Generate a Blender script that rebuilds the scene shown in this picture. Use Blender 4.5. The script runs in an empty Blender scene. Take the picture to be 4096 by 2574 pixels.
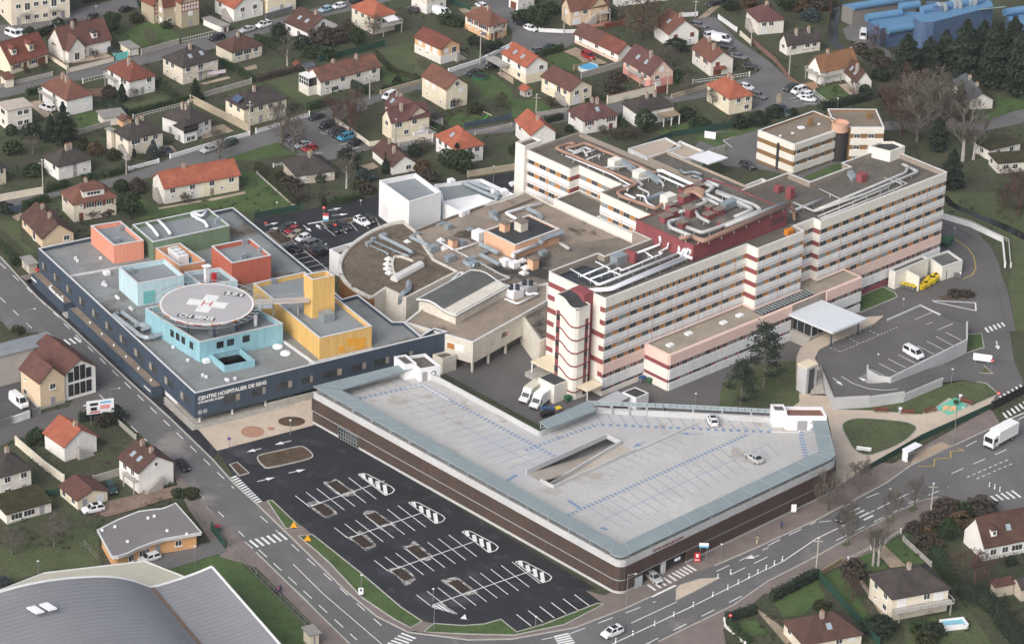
import bpy,bmesh,math,random
from mathutils import Vector,Matrix
rad=math.radians
RN=random.Random(11)
scn=bpy.context.scene
COL=scn.collection
V3=Vector
# ---------------- camera, world, sun, exposure ----------------
CAM=V3((0,-654.5,319.2));TH=rad(26.01);RO=rad(2.0);FPX=13508.6
_f=V3((0,math.cos(TH),-math.sin(TH)));_r=V3((1,0,0));_u=_r.cross(_f)
CR=math.cos(RO)*_r+math.sin(RO)*_u
CU=-math.sin(RO)*_r+math.cos(RO)*_u
cd=bpy.data.cameras.new('Camera');cam=bpy.data.objects.new('Camera',cd);COL.objects.link(cam)
m3=Matrix((CR,CU,-_f)).transposed()
cam.matrix_world=Matrix.Translation(CAM)@m3.to_4x4()
cd.sensor_width=36;cd.lens=FPX/4096*36;cd.clip_start=5;cd.clip_end=9000
scn.camera=cam
w=bpy.data.worlds.new('World');scn.world=w;w.use_nodes=True
nt=w.node_tree;bg=nt.nodes['Background']
sky=nt.nodes.new('ShaderNodeTexSky');sky.sky_type='NISHITA';sky.sun_disc=False
SUN_EL,SUN_AZ=rad(36),rad(212)  # azimuth: light comes from the lower left of the picture
sky.sun_elevation=SUN_EL;sky.sun_rotation=SUN_AZ
sky.air_density=1.0;sky.dust_density=6.0;sky.ozone_density=1.2;sky.altitude=100
hs=nt.nodes.new('ShaderNodeHueSaturation');hs.inputs['Saturation'].default_value=0.62
nt.links.new(sky.outputs[0],hs.inputs['Color']);nt.links.new(hs.outputs[0],bg.inputs[0])
bg.inputs[1].default_value=0.15
sl=bpy.data.lights.new('Sun','SUN');sl.energy=1.25;sl.angle=rad(48);sl.color=(1,0.99,0.985)
so=bpy.data.objects.new('Sun',sl);COL.objects.link(so)
sd=V3((math.sin(SUN_AZ)*math.cos(SUN_EL),math.cos(SUN_AZ)*math.cos(SUN_EL),math.sin(SUN_EL)))
so.rotation_euler=(-sd).to_track_quat('-Z','Y').to_euler()
vs=scn.view_settings;vs.view_transform='Standard';vs.look='None';vs.exposure=0.3;vs.gamma=1
# ---------------- survey helpers: points on the site plan ----------------
def S(X,Y,z=0.0):
    d=(X-2048)*CR-(Y-1287)*CU+FPX*_f
    return CAM+d*((z-CAM.z)/d.z)
def crop(x0,y0,k):return lambda x,y,z=0.0:S(x0+x/k,y0+y/k,z)
D=crop(0,0,1/1.701)
for _c in range(4):
    for _w in range(4):globals()['t%d%d'%(_c,_w)]=crop(1024*_c,(0,644,1288,1932)[_w],2.3496)
gA=crop(1220,1450,1.6443);gB=crop(2100,1560,1.8015);bl=crop(120,760,1.4333)
hp=crop(560,1080,4.627);ms=crop(2080,1000,2.1615);mf=crop(2500,900,3.4386)
def pix(P):
    d=V3(P)-CAM;k=d.dot(_f)
    return 2048+FPX*d.dot(CR)/k,1287-FPX*d.dot(CU)/k
def height(fn,gx,gy,tx,ty,z0=0.0):
    """height above z0 of a point whose foot is at (gx,gy)"""
    B=fn(gx,gy,z0);_,Y=pix(fn(tx,ty,0));lo,hi=-5.0,80.0
    for _ in range(40):
        m=(lo+hi)/2
        if pix((B.x,B.y,z0+m))[1]>Y:lo=m
        else:hi=m
    return m
def P2(fn,pts,z=0.0):return[fn(x,y,z)for x,y in pts]
# ---------------- materials ----------------
MATS={}
def lin(h):
    h=h.lstrip('#');o=[]
    for i in(0,2,4):
        c=int(h[i:i+2],16)/255;o.append(c/12.92 if c<=.04045 else((c+.055)/1.055)**2.4)
    return o
def M(name,col,rough=.8,var=.12,sc=.35,col2=None,metal=0.,spec=.3,sc2=4.,blot=None,stretch=None,emit=0,bump=0):
    """noise-varied surface in world space; blot=(colour,threshold,scale) adds patches of wear"""
    if name in MATS:return MATS[name]
    m=bpy.data.materials.new(name);m.use_nodes=True;n=m.node_tree;p=n.nodes['Principled BSDF']
    c=lin(col)if isinstance(col,str)else list(col)
    p.inputs['Roughness'].default_value=rough;p.inputs['Metallic'].default_value=metal
    p.inputs['Specular IOR Level'].default_value=spec
    m.diffuse_color=c+[1]
    if var or col2:
        geo=n.nodes.new('ShaderNodeNewGeometry');mp=n.nodes.new('ShaderNodeMapping')
        if stretch:mp.inputs['Scale'].default_value=stretch
        n.links.new(geo.outputs['Position'],mp.inputs['Vector'])
        def noise(s,det=5,ro=.6):
            q=n.nodes.new('ShaderNodeTexNoise');q.inputs['Scale'].default_value=s;q.inputs['Detail'].default_value=det
            q.inputs['Roughness'].default_value=ro
            n.links.new(mp.outputs[0],q.inputs['Vector']);return q
        def ramp(src,a,b):
            q=n.nodes.new('ShaderNodeMapRange');q.inputs[1].default_value=a;q.inputs[2].default_value=b
            n.links.new(src,q.inputs[0]);return q.outputs[0]
        def mix(f,a,b):
            q=n.nodes.new('ShaderNodeMix');q.data_type='RGBA'
            if isinstance(f,float):q.inputs[0].default_value=f
            else:n.links.new(f,q.inputs[0])
            for s,v in((6,a),(7,b)):
                if isinstance(v,list):q.inputs[s].default_value=v+[1]
                else:n.links.new(v,q.inputs[s])
            return q.outputs[2]
        lo=[x*(1-var)for x in c];hi=[min(1,x*(1+var))for x in c]
        out=mix(ramp(noise(sc).outputs[0],.32,.68),lo,hi)
        if col2:out=mix(ramp(noise(sc*1.7,6,.65).outputs[0],.38,.62),out,lin(col2)if isinstance(col2,str)else list(col2))
        if sc2:
            f2=ramp(noise(sc2,3).outputs[0],.3,.7)
            q=n.nodes.new('ShaderNodeMix');q.data_type='RGBA';q.blend_type='MULTIPLY';q.inputs[0].default_value=min(1,var*1.6)
            n.links.new(out,q.inputs[6]);n.links.new(f2,q.inputs[7]);out=q.outputs[2]
        if blot:
            for bc,th,bs in(blot if isinstance(blot,list)else[blot]):
                out=mix(ramp(noise(bs,6,.6).outputs[0],th,th+.06),out,lin(bc))
        n.links.new(out,p.inputs['Base Color'])
        if bump:
            b=n.nodes.new('ShaderNodeBump');b.inputs['Strength'].default_value=bump;b.inputs['Distance'].default_value=.3
            n.links.new(noise(2.5,4).outputs[0],b.inputs['Height']);n.links.new(b.outputs[0],p.inputs['Normal'])
    else:
        p.inputs['Base Color'].default_value=c+[1]
    if emit:
        p.inputs['Emission Color'].default_value=c+[1];p.inputs['Emission Strength'].default_value=emit
    MATS[name]=m;return m
# ---------------- mesh builder ----------------
class MB:
    def __init__(s):s.v=[];s.f=[];s.m=[]
    def add(s,vs,fs,mi=0):
        b=len(s.v);s.v+=[tuple(v)for v in vs]
        for f in fs:s.f.append(tuple(b+i for i in f));s.m.append(mi)
        return s
    def poly(s,pts,mi=0):return s.add(pts,[tuple(range(len(pts)))],mi)
    def prism(s,pts,z0,z1,mi=0,top=None,bottom=True):
        n=len(pts);a=sum(pts[i][0]*pts[(i+1)%n][1]-pts[(i+1)%n][0]*pts[i][1]for i in range(n))
        if a<0:pts=list(pts)[::-1]
        vs=[(p[0],p[1],z0)for p in pts]+[(p[0],p[1],z1)for p in pts]
        s.add(vs,[(i,(i+1)%n,n+(i+1)%n,n+i)for i in range(n)],mi)
        s.add(vs[n:],[tuple(range(n))],mi if top is None else top)
        if bottom:s.add(vs[:n],[tuple(range(n))[::-1]],mi)
        return s
    def obox(s,o,a,b,c,mi=0,skip=()):
        o,a,b,c=V3(o),V3(a),V3(b),V3(c)
        if a.cross(b).dot(c)<0:a,b=b,a
        vs=[o,o+a,o+a+b,o+b,o+c,o+a+c,o+a+b+c,o+b+c]
        fs=[(0,3,2,1),(4,5,6,7),(0,1,5,4),(1,2,6,5),(2,3,7,6),(3,0,4,7)]
        return s.add(vs,[f for i,f in enumerate(fs)if i not in skip],mi)
    def box(s,c,sx,sy,sz,rz=0,mi=0):
        """box standing on c"""
        a=V3((math.cos(rz),math.sin(rz),0));b=V3((-a.y,a.x,0));c=V3(c)
        return s.obox(c-a*sx/2-b*sy/2,a*sx,b*sy,V3((0,0,sz)),mi)
    def tube(s,path,r,n=8,mi=0,caps=True):
        path=[V3(p)for p in path];rings=[];k=len(path)
        rr=r if isinstance(r,(list,tuple))else[r]*k
        for i,p in enumerate(path):
            if i==0:t=path[1]-p
            elif i==k-1:t=p-path[i-1]
            else:t=((path[i+1]-p).normalized()+(p-path[i-1]).normalized())
            t=t.normalized()if t.length>1e-6 else V3((0,0,1))
            a=t.cross(V3((0,0,1)))if abs(t.z)<.95 else t.cross(V3((1,0,0)));a.normalize();b=a.cross(t)
            q=1.0
            if 0<i<k-1:
                cs=t.dot((path[i+1]-p).normalized());q=1/max(.6,cs)
            rings.append([p+a*(math.cos(j*2*math.pi/n)*rr[i]*q)+b*(math.sin(j*2*math.pi/n)*rr[i])for j in range(n)])
        vs=[v for rg in rings for v in rg];fs=[]
        for i in range(k-1):
            for j in range(n):fs.append((i*n+j,i*n+(j+1)%n,(i+1)*n+(j+1)%n,(i+1)*n+j))
        if caps and n>2:fs+=[tuple(range(n))[::-1],tuple(range((k-1)*n,k*n))]
        return s.add(vs,fs,mi)
    def cyl(s,c,r,h,n=12,r2=None,mi=0):
        c=V3(c);r2=r if r2 is None else r2
        return s.tube([c,c+V3((0,0,h))],[r,r2],n,mi)
    def lathe(s,c,prof,n=12,mi=0):
        c=V3(c);vs=[];k=len(prof)
        for r,z in prof:
            for j in range(n):vs.append(c+V3((r*math.cos(j*2*math.pi/n),r*math.sin(j*2*math.pi/n),z)))
        fs=[(i*n+j,i*n+(j+1)%n,(i+1)*n+(j+1)%n,(i+1)*n+j)for i in range(k-1)for j in range(n)]
        fs+=[tuple(range(n))[::-1],tuple(range((k-1)*n,k*n))]
        return s.add(vs,fs,mi)
    def build(s,name,mats,parent=None,smooth=False,loc=None):
        me=bpy.data.meshes.new(name)
        off=V3(parent['_o'])if parent is not None and '_o' in parent else V3((0,0,0))
        if parent is None and loc is None and s.v:
            n=len(s.v);off=V3((sum(v[0]for v in s.v)/n,sum(v[1]for v in s.v)/n,min(v[2]for v in s.v)))
        if loc is not None:off=V3(loc)
        me.from_pydata([(v[0]-off.x,v[1]-off.y,v[2]-off.z)for v in s.v],[],s.f)
        mats=mats if isinstance(mats,(list,tuple))else[mats]
        for x in mats:me.materials.append(x)
        if len(mats)>1:
            for p,i in zip(me.polygons,s.m):p.material_index=min(i,len(mats)-1)
        if smooth:
            for p in me.polygons:p.use_smooth=True
        me.update()
        o=bpy.data.objects.new(name,me);COL.objects.link(o)
        if parent is None:o.location=off
        else:
            o.parent=parent
            if '_o' in parent:o['_o']=parent['_o']
        return o
def tag(o,label,cat,group=None,kind=None):
    o['label']=label;o['category']=cat
    if group:o['group']=group
    if kind:o['kind']=kind
    return o
def thing(name,label,cat,loc=(0,0,0),group=None):
    """an Empty at the thing's base; parts are built in site coordinates and moved under it"""
    o=bpy.data.objects.new(name,None);COL.objects.link(o);o.location=loc;o['_o']=tuple(loc)
    o.empty_display_size=.2
    return tag(o,label,cat,group)
def copy_tree(o,parent=None):
    c=o.copy();COL.objects.link(c)
    if parent is not None:c.parent=parent
    for ch in[x for x in KIDS(o)]:copy_tree(ch,c)
    return c
_kids={}
def KIDS(o):return list(o.children)
def structure(o):o['kind']='structure';return o
SOLID=[]
def sheet(name,pts,z,mat,h=None):
    b=MB()
    if name not in('lawn','planting_bed','dust_stain'):SOLID.append([(p[0],p[1])for p in pts])
    pts=[V3((p[0],p[1],z))for p in pts]
    if h:b.prism(pts,z-h,z,0)
    else:
        n=len(pts);a=sum(pts[i][0]*pts[(i+1)%n][1]-pts[(i+1)%n][0]*pts[i][1]for i in range(n))
        b.poly(pts if a>0 else pts[::-1])
    return structure(b.build(name,mat))
def strip(b,path,wdt,z0,z1,mi=0,closed=False):
    """raised ribbon (kerb, wall) along a path of ground points"""
    p=[V3((q[0],q[1],0))for q in path];n=len(p);L=[];Rr=[]
    for i in range(n):
        if closed:d=(p[(i+1)%n]-p[i]).normalized()+(p[i]-p[i-1]).normalized()
        else:d=(p[min(i+1,n-1)]-p[max(i-1,0)])
        d.normalize();nn=V3((-d.y,d.x,0))*wdt/2;L.append(p[i]+nn);Rr.append(p[i]-nn)
    rng=range(n if closed else n-1)
    for i in rng:
        j=(i+1)%n
        vs=[Rr[i],Rr[j],L[j],L[i]]
        vv=[(q.x,q.y,z0)for q in vs]+[(q.x,q.y,z1)for q in vs]
        fs=[(4,5,6,7),(0,1,5,4),(2,3,7,6)]
        if not closed and i==0:fs.append((3,0,4,7))
        if not closed and i==n-2:fs.append((1,2,6,5))
        b.add(vv,fs,mi)
    return b
def smooth_path(pts,n=6,closed=False):
    pts=[V3(p)for p in pts];o=[];k=len(pts)
    for i in range(k if closed else k-1):
        g=(lambda j:pts[j%k])if closed else(lambda j:pts[max(0,min(k-1,j))])
        a,b,c,d=g(i-1),g(i),g(i+1),g(i+2)
        for q in range(n):
            t=q/n;o.append(.5*((2*b)+(-a+c)*t+(2*a-5*b+4*c-d)*t*t+(-a+3*b-3*c+d)*t**3))
    if not closed:o.append(pts[-1])
    return o
# ---------------- ground, roads, lawns ----------------
m_ground=M('garden_soil_grass',(.066,.090,.040),.95,.35,.12,col2=(.086,.082,.056),sc2=1.2,blot=[('434a34',.56,.05)])
m_lawn=M('lawn',(.070,.130,.038),.95,.3,.25,col2=(.095,.135,.05),sc2=2.5)
m_lawn2=M('lawn_worn',(.09,.125,.048),.95,.3,.2,col2=(.105,.115,.06),sc2=2.)
m_asph=M('asphalt_worn',(.165,.162,.163),.9,.2,.06,col2=(.138,.137,.139),sc2=3,blot=[('85807c',.60,.04),('6a6764',.6,.15)])
m_asph2=M('asphalt_street',(.155,.152,.152),.9,.16,.1,sc2=3)
m_new=M('asphalt_new',(.030,.032,.038),.75,.25,.15,sc2=3,blot=[('45474c',.6,.05),('3c3e45',.58,.3)])
m_dark=M('asphalt_terrace',(.125,.12,.12),.85,.12,.1,sc2=3)
m_pave=M('pavement_reddish',(.21,.175,.16),.9,.14,.3,sc2=3)
m_beige=M('beige_concrete',(.54,.455,.365),.9,.1,.2,sc2=2)
m_kerb=M('kerb_stone',(.42,.41,.38),.9,.12,1.)
m_white=M('road_paint',(.78,.78,.77),.8,.08,.8,sc2=6)
m_gravel=M('gravel_yard',(.36,.29,.21),.95,.2,.3,sc2=3)
m_soil=M('bare_soil',(.11,.075,.05),.95,.3,.5,sc2=2)
g=MB();g.poly([(-2600,-900,0),(2600,-900,0),(2600,4200,0),(-2600,4200,0)])
structure(g.build('ground',m_ground,loc=(0,0,0)))
avenue=[(-60,545),(0,603),(41,648),(88,699),(155,757),(300,893),(400,983),(500,1080),(550,1136),(602,1183),(685,1263),(810,1386),(885,1448),(960,1486),(1102,1504),(1204,1502),(1354,1475),(1469,1431),(1529,1403),(1627,1351),(1680,1330),(1780,1287),(1806,1266),(1919,1223),(1981,1190),(2084,1136),(2141,1095),(2352,997),(2500,930),
 (2500,1280),(2400,1215),(2330,1195),(2206,1168),(2156,1181),(2021,1251),(1986,1270),(1914,1311),(1806,1366),(1724,1423),(1549,1508),(1500,1570),(860,1570),(822,1513),(602,1298),(483,1190),(413,1107),(343,1032),(265,965),(185,877),(150,832),(128,807),(75,772),(-60,740)]
sheet('road',P2(D,avenue),.02,m_asph)
# reddish pavements either side of the avenue
sheet('pavement',P2(D,[(602,1298),(822,1513),(860,1570),(700,1560),(732,1463),(602,1333),(520,1310),(440,1190),(405,1110),(413,1107),(483,1190)]),.10,m_pave,.1)
sheet('pavement',P2(D,[(2206,1168),(2156,1181),(2021,1251),(1986,1270),(1914,1311),(1806,1366),(1724,1423),(1549,1508),(1500,1570),(1720,1570),(1700,1480),(1798,1395),(1805,1395),(1926,1351),(2079,1285),(2116,1248),(2185,1215),(2300,1190)]),.10,m_pave,.1)
sheet('pavement',P2(D,[(602,1183),(685,1263),(810,1386),(885,1448),(960,1486),(1005,1492),(1030,1474),(945,1451),(885,1410),(797,1335),(738,1278),(716,1257),(650,1188),(629,1178)]),.12,m_pave,.12)
sheet('pavement',P2(D,[(960,1486),(1102,1504),(1204,1502),(1354,1475),(1469,1431),(1529,1403),(1627,1351),(1680,1330),(1780,1287),(1919,1223),(1981,1190),(2084,1136),(2141,1095),(2352,997),(2330,960),(2100,1090),(1960,1080),(1920,1150),(1590,1330),(1420,1400),(1377,1388),(1414,1415),(1330,1460),(1219,1492),(1030,1474)]),.12,m_pave,.12)
def street(pts,fn=D,mat=None):return sheet('street',P2(fn,pts),.03,mat or m_asph2)
# suburb streets
street([(-20,210),(37,201),(160,172),(265,144),(333,129),(423,104),(520,79),(604,56),(731,22),(860,-8),(960,-8),(819,27),(770,38),(643,73),(502,115),(355,148),(249,173),(150,198),(-20,236)])
street([(-20,60),(37,57),(168,26),(263,2),(300,-20),(420,-20),(325,18),(225,47),(112,75),(0,97),(-20,100)])
street([(-20,477),(0,473),(100,451),(110,455),(160,446),(245,423),(298,410),(350,393),(420,365),(493,347),(585,320),(606,312),(737,270),(777,251),(842,233),(892,222),(992,189),(1013,172),(1067,162),(1127,148),(1170,132),(1204,110),(1204,70),(1160,30),(1090,-20),(1200,-20),(1234,62),(1266,75),(1330,80),(1355,80),(1357,95),(1325,118),(1280,122),(1228,130),(1170,150),(1127,165),(1060,187),(992,212),(968,215),(897,236),(865,250),(862,258),(785,285),(868,345),(871,352),(778,376),(700,366),(662,336),(602,350),(525,375),(460,388),(350,418),(337,420),(265,440),(172,450),(20,495),(-20,505)])
street([(869,345),(935,332),(1010,325),(1116,303),(1204,288),(1270,273),(1335,262),(1460,240),(1575,226),(1660,203),(1730,190),(1760,180),(1787,168),(1750,130),(1649,67),(1628,45),(1680,40),(1735,95),(1805,142),(1853,185),(1908,214),(1943,240),(1920,248),(1806,260),(1760,262),(1740,240),(1680,225),(1620,235),(1480,262),(1310,290),(1204,310),(1116,318),(1014,340),(970,352),(880,360)])
sheet('street',P2(t02,[(640,800),(380,850),(0,1000),(-60,1190),(150,1100),(420,1010),(880,880),(1010,790),(1060,830),(740,480),(700,500),(760,640)]),.034,m_dark)
sheet('street',P2(t02,[(-40,620),(180,560),(370,840),(280,840),(0,950),(-40,950)]),.036,M('courtyard_asphalt',(.09,.09,.095),.9))
sheet('street',P2(t02,[(-40,-160),(40,20),(120,110),(430,90),(260,-200),(100,-400),(-60,-420)]),.036,m_asph2)
# hospital site
site=[(1030,870),(1300,760),(1900,620),(2190,560),(2215,500),(2300,545),(2350,620),(2385,850),(2408,900),(2330,950),(2000,1090),(1960,1000),(1270,1000)]
sheet('street',P2(D,site),.03,m_dark)
sheet('street',P2(t30,[(-700,1390),(-560,1240),(-90,1210),(0,1230),(560,1400),(800,1520),(520,1750),(0,1600),(-400,1560)]),.03,m_asph2)
sheet('street',P2(t30,[(1050,1170),(1120,1140),(1280,1160),(2000,1150),(2250,1060),(2420,1020),(2420,1150),(2290,1180),(2030,1230),(1300,1220),(1090,1225)]),.03,m_asph2)
lotb=[(-45,600),(0,545),(430,465),(820,385),(1160,325),(1400,300),(2120,150),(2406,105),(2560,60),(2570,190),(2400,300),(1900,420),(1300,600),(1000,720),(700,960),(690,1060),(530,1045),(60,640)]
sheet('car_park',P2(t11,lotb),.035,m_new)
lota=[(510,1058),(737,1000),(760,1005),(1401,1382),(1377,1388),(1414,1415),(1219,1482),(1175,1456),(1090,1472),(1015,1463),(942,1428),(787,1296),(640,1177),(629,1178),(602,1183),(560,1135)]
sheet('car_park',P2(D,lota),.04,m_new)
# dark footway along the blue building and beige forecourt
sheet('pavement',P2(D,[(88,699),(155,757),(300,893),(400,983),(500,1080),(510,1060),(476,1022),(410,947),(330,872),(180,757),(150,690),(95,650),(60,660)]),.13,m_new,.13)
sheet('pavement',P2(D,[(470,1018),(510,1060),(560,1046),(737,1000),(790,940),(640,930),(440,960),(400,935)]),.13,m_beige,.13)
kb=MB()
for pts in([(0,603),(41,648),(88,699),(155,757),(300,893),(400,983),(500,1080),(550,1136),(602,1183),(685,1263),(810,1386),(885,1448),(960,1486),(1102,1504),(1204,1502),(1354,1475),(1469,1431),(1529,1403)],
            [(1680,1330),(1780,1287),(1919,1223),(1981,1190),(2084,1136),(2141,1095),(2352,997)],
            [(602,1298),(822,1513)],[(2206,1168),(2156,1181),(2021,1251),(1914,1311),(1806,1366),(1724,1423),(1549,1508)]):
    strip(kb,P2(D,pts),.3,0,.16)
structure(kb.build('kerb',m_kerb))
# verge lawns round the new car park
def lawn(name,fn,pts,z=.15,mat=None,kerb=True,sm=0,kz=.2):
    p=P2(fn,pts)
    if sm:p=smooth_path(p,sm,True)
    sheet(name,p,z,mat or m_lawn,.12)
    if kerb:structure(strip(MB(),p,.28,.0,kz,0,True).build('kerb',m_kerb))
lawn('lawn',D,[(629,1178),(640,1177),(706,1240),(672,1243)])
lawn('lawn',t13,[(400,500),(530,485),(740,650),(990,850),(1360,1165),(1560,1300),(1450,1360),(1300,1280),(1000,1080),(700,760),(550,625)])
lawn('lawn',t13,[(1580,1400),(1670,1320),(1950,1340),(2150,1325),(2300,1280),(2450,1400),(2700,1330),(3210,1130),(3265,1140),(2900,1330),(2430,1430),(2000,1420)])
sheet('pavement',P2(t13,[(270,440),(430,400),(520,480),(340,510)]),.17,m_pave,.15)
sheet('pavement',P2(t13,[(1560,1300),(1670,1320),(1560,1410),(1430,1370)]),.17,m_pave,.15)
# right hand forecourt: paths and lawns
sheet('path',P2(t32,[(300,670),(560,700),(640,825),(1000,840),(1450,875),(1575,810),(1700,720),(1850,790),(1920,790),(2130,700),(2110,790),(1950,880),(1000,1310),(640,1560),(640,1290),(560,880),(230,790)]),.14,m_beige,.14)
lawn('lawn',t32,[(695,985),(740,930),(840,908),(1000,912),(1250,935),(1360,965),(1395,1010),(1300,1110),(1150,1190),(980,1248),(880,1245),(800,1190),(740,1090)],.18,m_lawn2,True,3)
lawn('lawn',t32,[(650,825),(1000,770),(1280,700),(1550,600),(1700,555),(1850,545),(2050,580),(2170,680),(1920,790),(1700,720),(1575,810),(1440,875),(1000,840)],.18,m_lawn2)
lawn('lawn',t32,[(1875,120),(2005,110),(2030,240),(1860,295)],.18)
lawn('lawn',t32,[(1680,460),(1975,365),(2110,488),(1800,470)],.18,m_lawn2)
lawn('lawn',D,[(1690,955),(1700,900),(1760,860),(1830,850),(1870,850),(1880,945),(1860,960)],.17,m_lawn2,False)
lawn('lawn',t31,[(870,1425),(1215,1280),(1190,1240),(1080,1185),(850,1280),(680,1330)],.17)
sheet('planting_bed',P2(t31,[(1610,1280),(1800,1210),(1910,1220),(1920,1290),(1640,1300)]),.15,m_soil,.12)
sheet('lawn',P2(t31,[(1640,300),(2480,300),(2480,1600),(2330,1600),(2260,1200),(2290,940),(2200,730),(1900,620),(1630,520)]),.06,m_lawn2)
sheet('pavement',P2(t31,[(1620,590),(1800,640),(1960,740),(2080,850),(2130,1000),(2170,1230),(2240,1600),(2330,1600),(2250,1200),(2200,1100),(2160,950),(2090,800),(1960,680),(1800,600),(1640,560)]),.12,m_dark,.1)
sheet('river',P2(t31,[(1680,320),(1745,390),(1850,445),(2050,525),(2250,600),(2450,700),(2450,770),(2250,665),(2050,575),(1840,490),(1700,425),(1650,360)]),.07,M('river_water',(.02,.022,.02),.12,.1))
sheet('river',P2(t30,[(600,60),(690,60),(655,250),(670,400),(740,490),(690,500),(590,420),(560,300)]),.07,MATS['river_water'])
# lawns and yards of the suburb
for i_,(fn,pts,mt)in enumerate(((t00,[(1080,330),(1440,180),(1680,330),(1690,370),(1330,450),(1120,400)],m_lawn),(t00,[(140,190),(650,95),(655,120),(160,230)],m_lawn),
    (t00,[(700,1090),(890,1050),(950,1140),(1050,1180),(760,1260)],m_lawn),(t00,[(1310,960),(1480,910),(1610,940),(1400,1000)],m_lawn2),
    (t00,[(1130,990),(1320,960),(1390,1000),(1220,1060)],m_lawn2),(t00,[(2100,1505),(2420,1395),(2420,1513)],m_lawn),(t10,[(0,1395),(210,1335),(240,1400),(430,1440),(0,1500)],m_lawn),
    (t10,[(1110,480),(1490,400),(1490,500),(1780,640),(1560,740),(1170,570)],m_lawn2),(t10,[(1170,600),(1560,740),(1260,800),(1200,740)],m_lawn),
    (t10,[(2010,740),(2230,700),(2406,850),(2406,930),(2160,930)],m_lawn),(t10,[(1760,1110),(2000,1060),(2140,1100),(2140,1160),(1830,1190)],m_lawn),
    (t10,[(90,770),(430,690),(440,850),(690,950),(490,1010),(300,900)],m_lawn2),(t20,[(320,520),(480,500),(640,580),(580,680),(350,620)],m_lawn),
    (t20,[(0,930),(250,950),(400,1020),(230,1060),(0,1110)],m_lawn),(t20,[(-150,950),(0,920),(0,1010),(-100,990)],m_lawn),
    (t20,[(1330,1240),(1640,1160),(1880,1190),(1880,1230),(1500,1300)],m_lawn),(t20,[(1690,1290),(2280,1200),(2310,1220),(1980,1320),(2030,1410),(1990,1420)],m_lawn),
    (t30,[(440,860),(630,790),(780,920),(560,970)],m_lawn),(t30,[(1980,1100),(2140,1040),(2140,930),(2420,930),(2420,1010),(2020,1150)],m_lawn),
    (t11,[(0,120),(360,435),(0,490)],m_lawn),(t01,[(1310,350),(1490,430),(1890,390),(2290,310),(2260,110),(2420,90),(2420,510),(2150,450),(1990,445),(1320,560)],m_lawn),
    (t01,[(0,560),(190,560),(210,760),(350,860),(270,890),(0,620)],m_lawn2),(t03,[(1590,812),(1740,880),(2000,800),(2420,1240),(2600,1513),(2970,1513),(2920,1390),(2408,890),(2150,645)],m_lawn),
    (t03,[(0,600),(800,420),(920,470),(940,770),(420,830),(0,960)],m_lawn2),(t31,[(340,150),(650,20),(760,60),(750,95),(450,210)],m_lawn),
    (t33,[(840,700),(1000,640),(1130,800),(980,830),(900,860)],m_lawn),(t33,[(1090,570),(1230,520),(1490,750),(1310,780)],m_lawn),(t33,[(60,1120),(440,900),(540,1060),(330,1240),(150,1260)],m_lawn),
    (t33,[(500,880),(680,790),(920,1200),(940,1330)],m_lawn),(t23,[(2060,1340),(2290,1280),(2400,1420),(2200,1440)],m_lawn),(t33,[(1260,1330),(1700,1210),(1900,1200),(2100,1513),(1300,1513)],m_lawn2))):
    sheet('lawn',P2(fn,pts),.05+.0016*i_,mt)
m_yard=M('yard_paving',(.42,.34,.26),.9,.18,.3,sc2=2)
m_brick=M('brick_paving',(.22,.13,.10),.9,.2,.5,sc2=2)
for i_,(fn,pts,mt)in enumerate(((t00,[(650,580),(950,480),(1060,540),(690,600)],m_yard),(t00,[(250,970),(380,940),(500,1090),(420,1110)],m_yard),(t00,[(1880,790),(2140,720),(2170,740),(1930,800)],m_yard),
    (t00,[(830,840),(970,830),(1090,900),(1000,920),(880,910)],m_brick),(t00,[(1540,1380),(1610,1370),(1670,1430),(1600,1450)],m_gravel),(t00,[(1880,1220),(2100,1170),(2200,1240),(1900,1310)],m_gravel),
    (t00,[(2290,640),(2406,610),(2420,650),(2310,670)],m_gravel),(t10,[(1900,90),(2090,60),(2100,110),(1950,130)],m_gravel),(t20,[(480,490),(600,450),(900,600),(700,620),(600,540)],m_gravel),
    (t20,[(590,240),(800,230),(870,200),(960,220),(860,250),(640,270)],M('red_tiles',(.33,.16,.12),.9)),(t20,[(1740,180),(1900,50),(1960,60),(1830,170)],m_gravel),
    (t10,[(2260,690),(2330,680),(2420,740),(2420,800)],m_yard),(t30,[(660,800),(760,790),(900,890),(780,910)],m_yard),(t30,[(330,790),(440,770),(480,830),(420,850)],M('terrace_wood',(.36,.22,.13),.9)),
    (t30,[(700,280),(800,220),(930,220),(1000,420),(1150,480),(1160,560),(950,500),(850,400),(740,380)],m_asph2),(t03,[(890,290),(1030,170),(1400,80),(1690,20),(1640,130),(1300,240),(1000,320)],M('dirt_yard',(.25,.18,.14),.95,.25,.3,sc2=2)),
    (t03,[(1130,740),(1500,670),(1840,590),(2050,540),(2150,640),(1600,810),(1380,740)],m_asph2),(t01,[(110,530),(200,490),(220,520),(170,570)],m_gravel),(t01,[(1480,445),(1880,375),(1910,385),(1500,460)],m_yard),(t01,[(1910,370),(2300,290),(2310,310),(1990,380)],m_yard),
    (t33,[(770,800),(820,830),(1100,1200),(1180,1330),(1110,1310)],m_gravel),(t33,[(1000,630),(1090,580),(1300,780),(1150,800)],m_gravel),(t23,[(2290,1190),(2320,1190),(2700,1480),(2570,1513)],m_gravel),(t11,[(970,50),(1100,20),(1160,60),(1060,100)],m_gravel),
    (t20,[(2480,900),(2520,880),(2540,960),(2490,990)],m_gravel))):
    sheet('path',P2(fn,pts),.115+.002*i_,mt)
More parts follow.
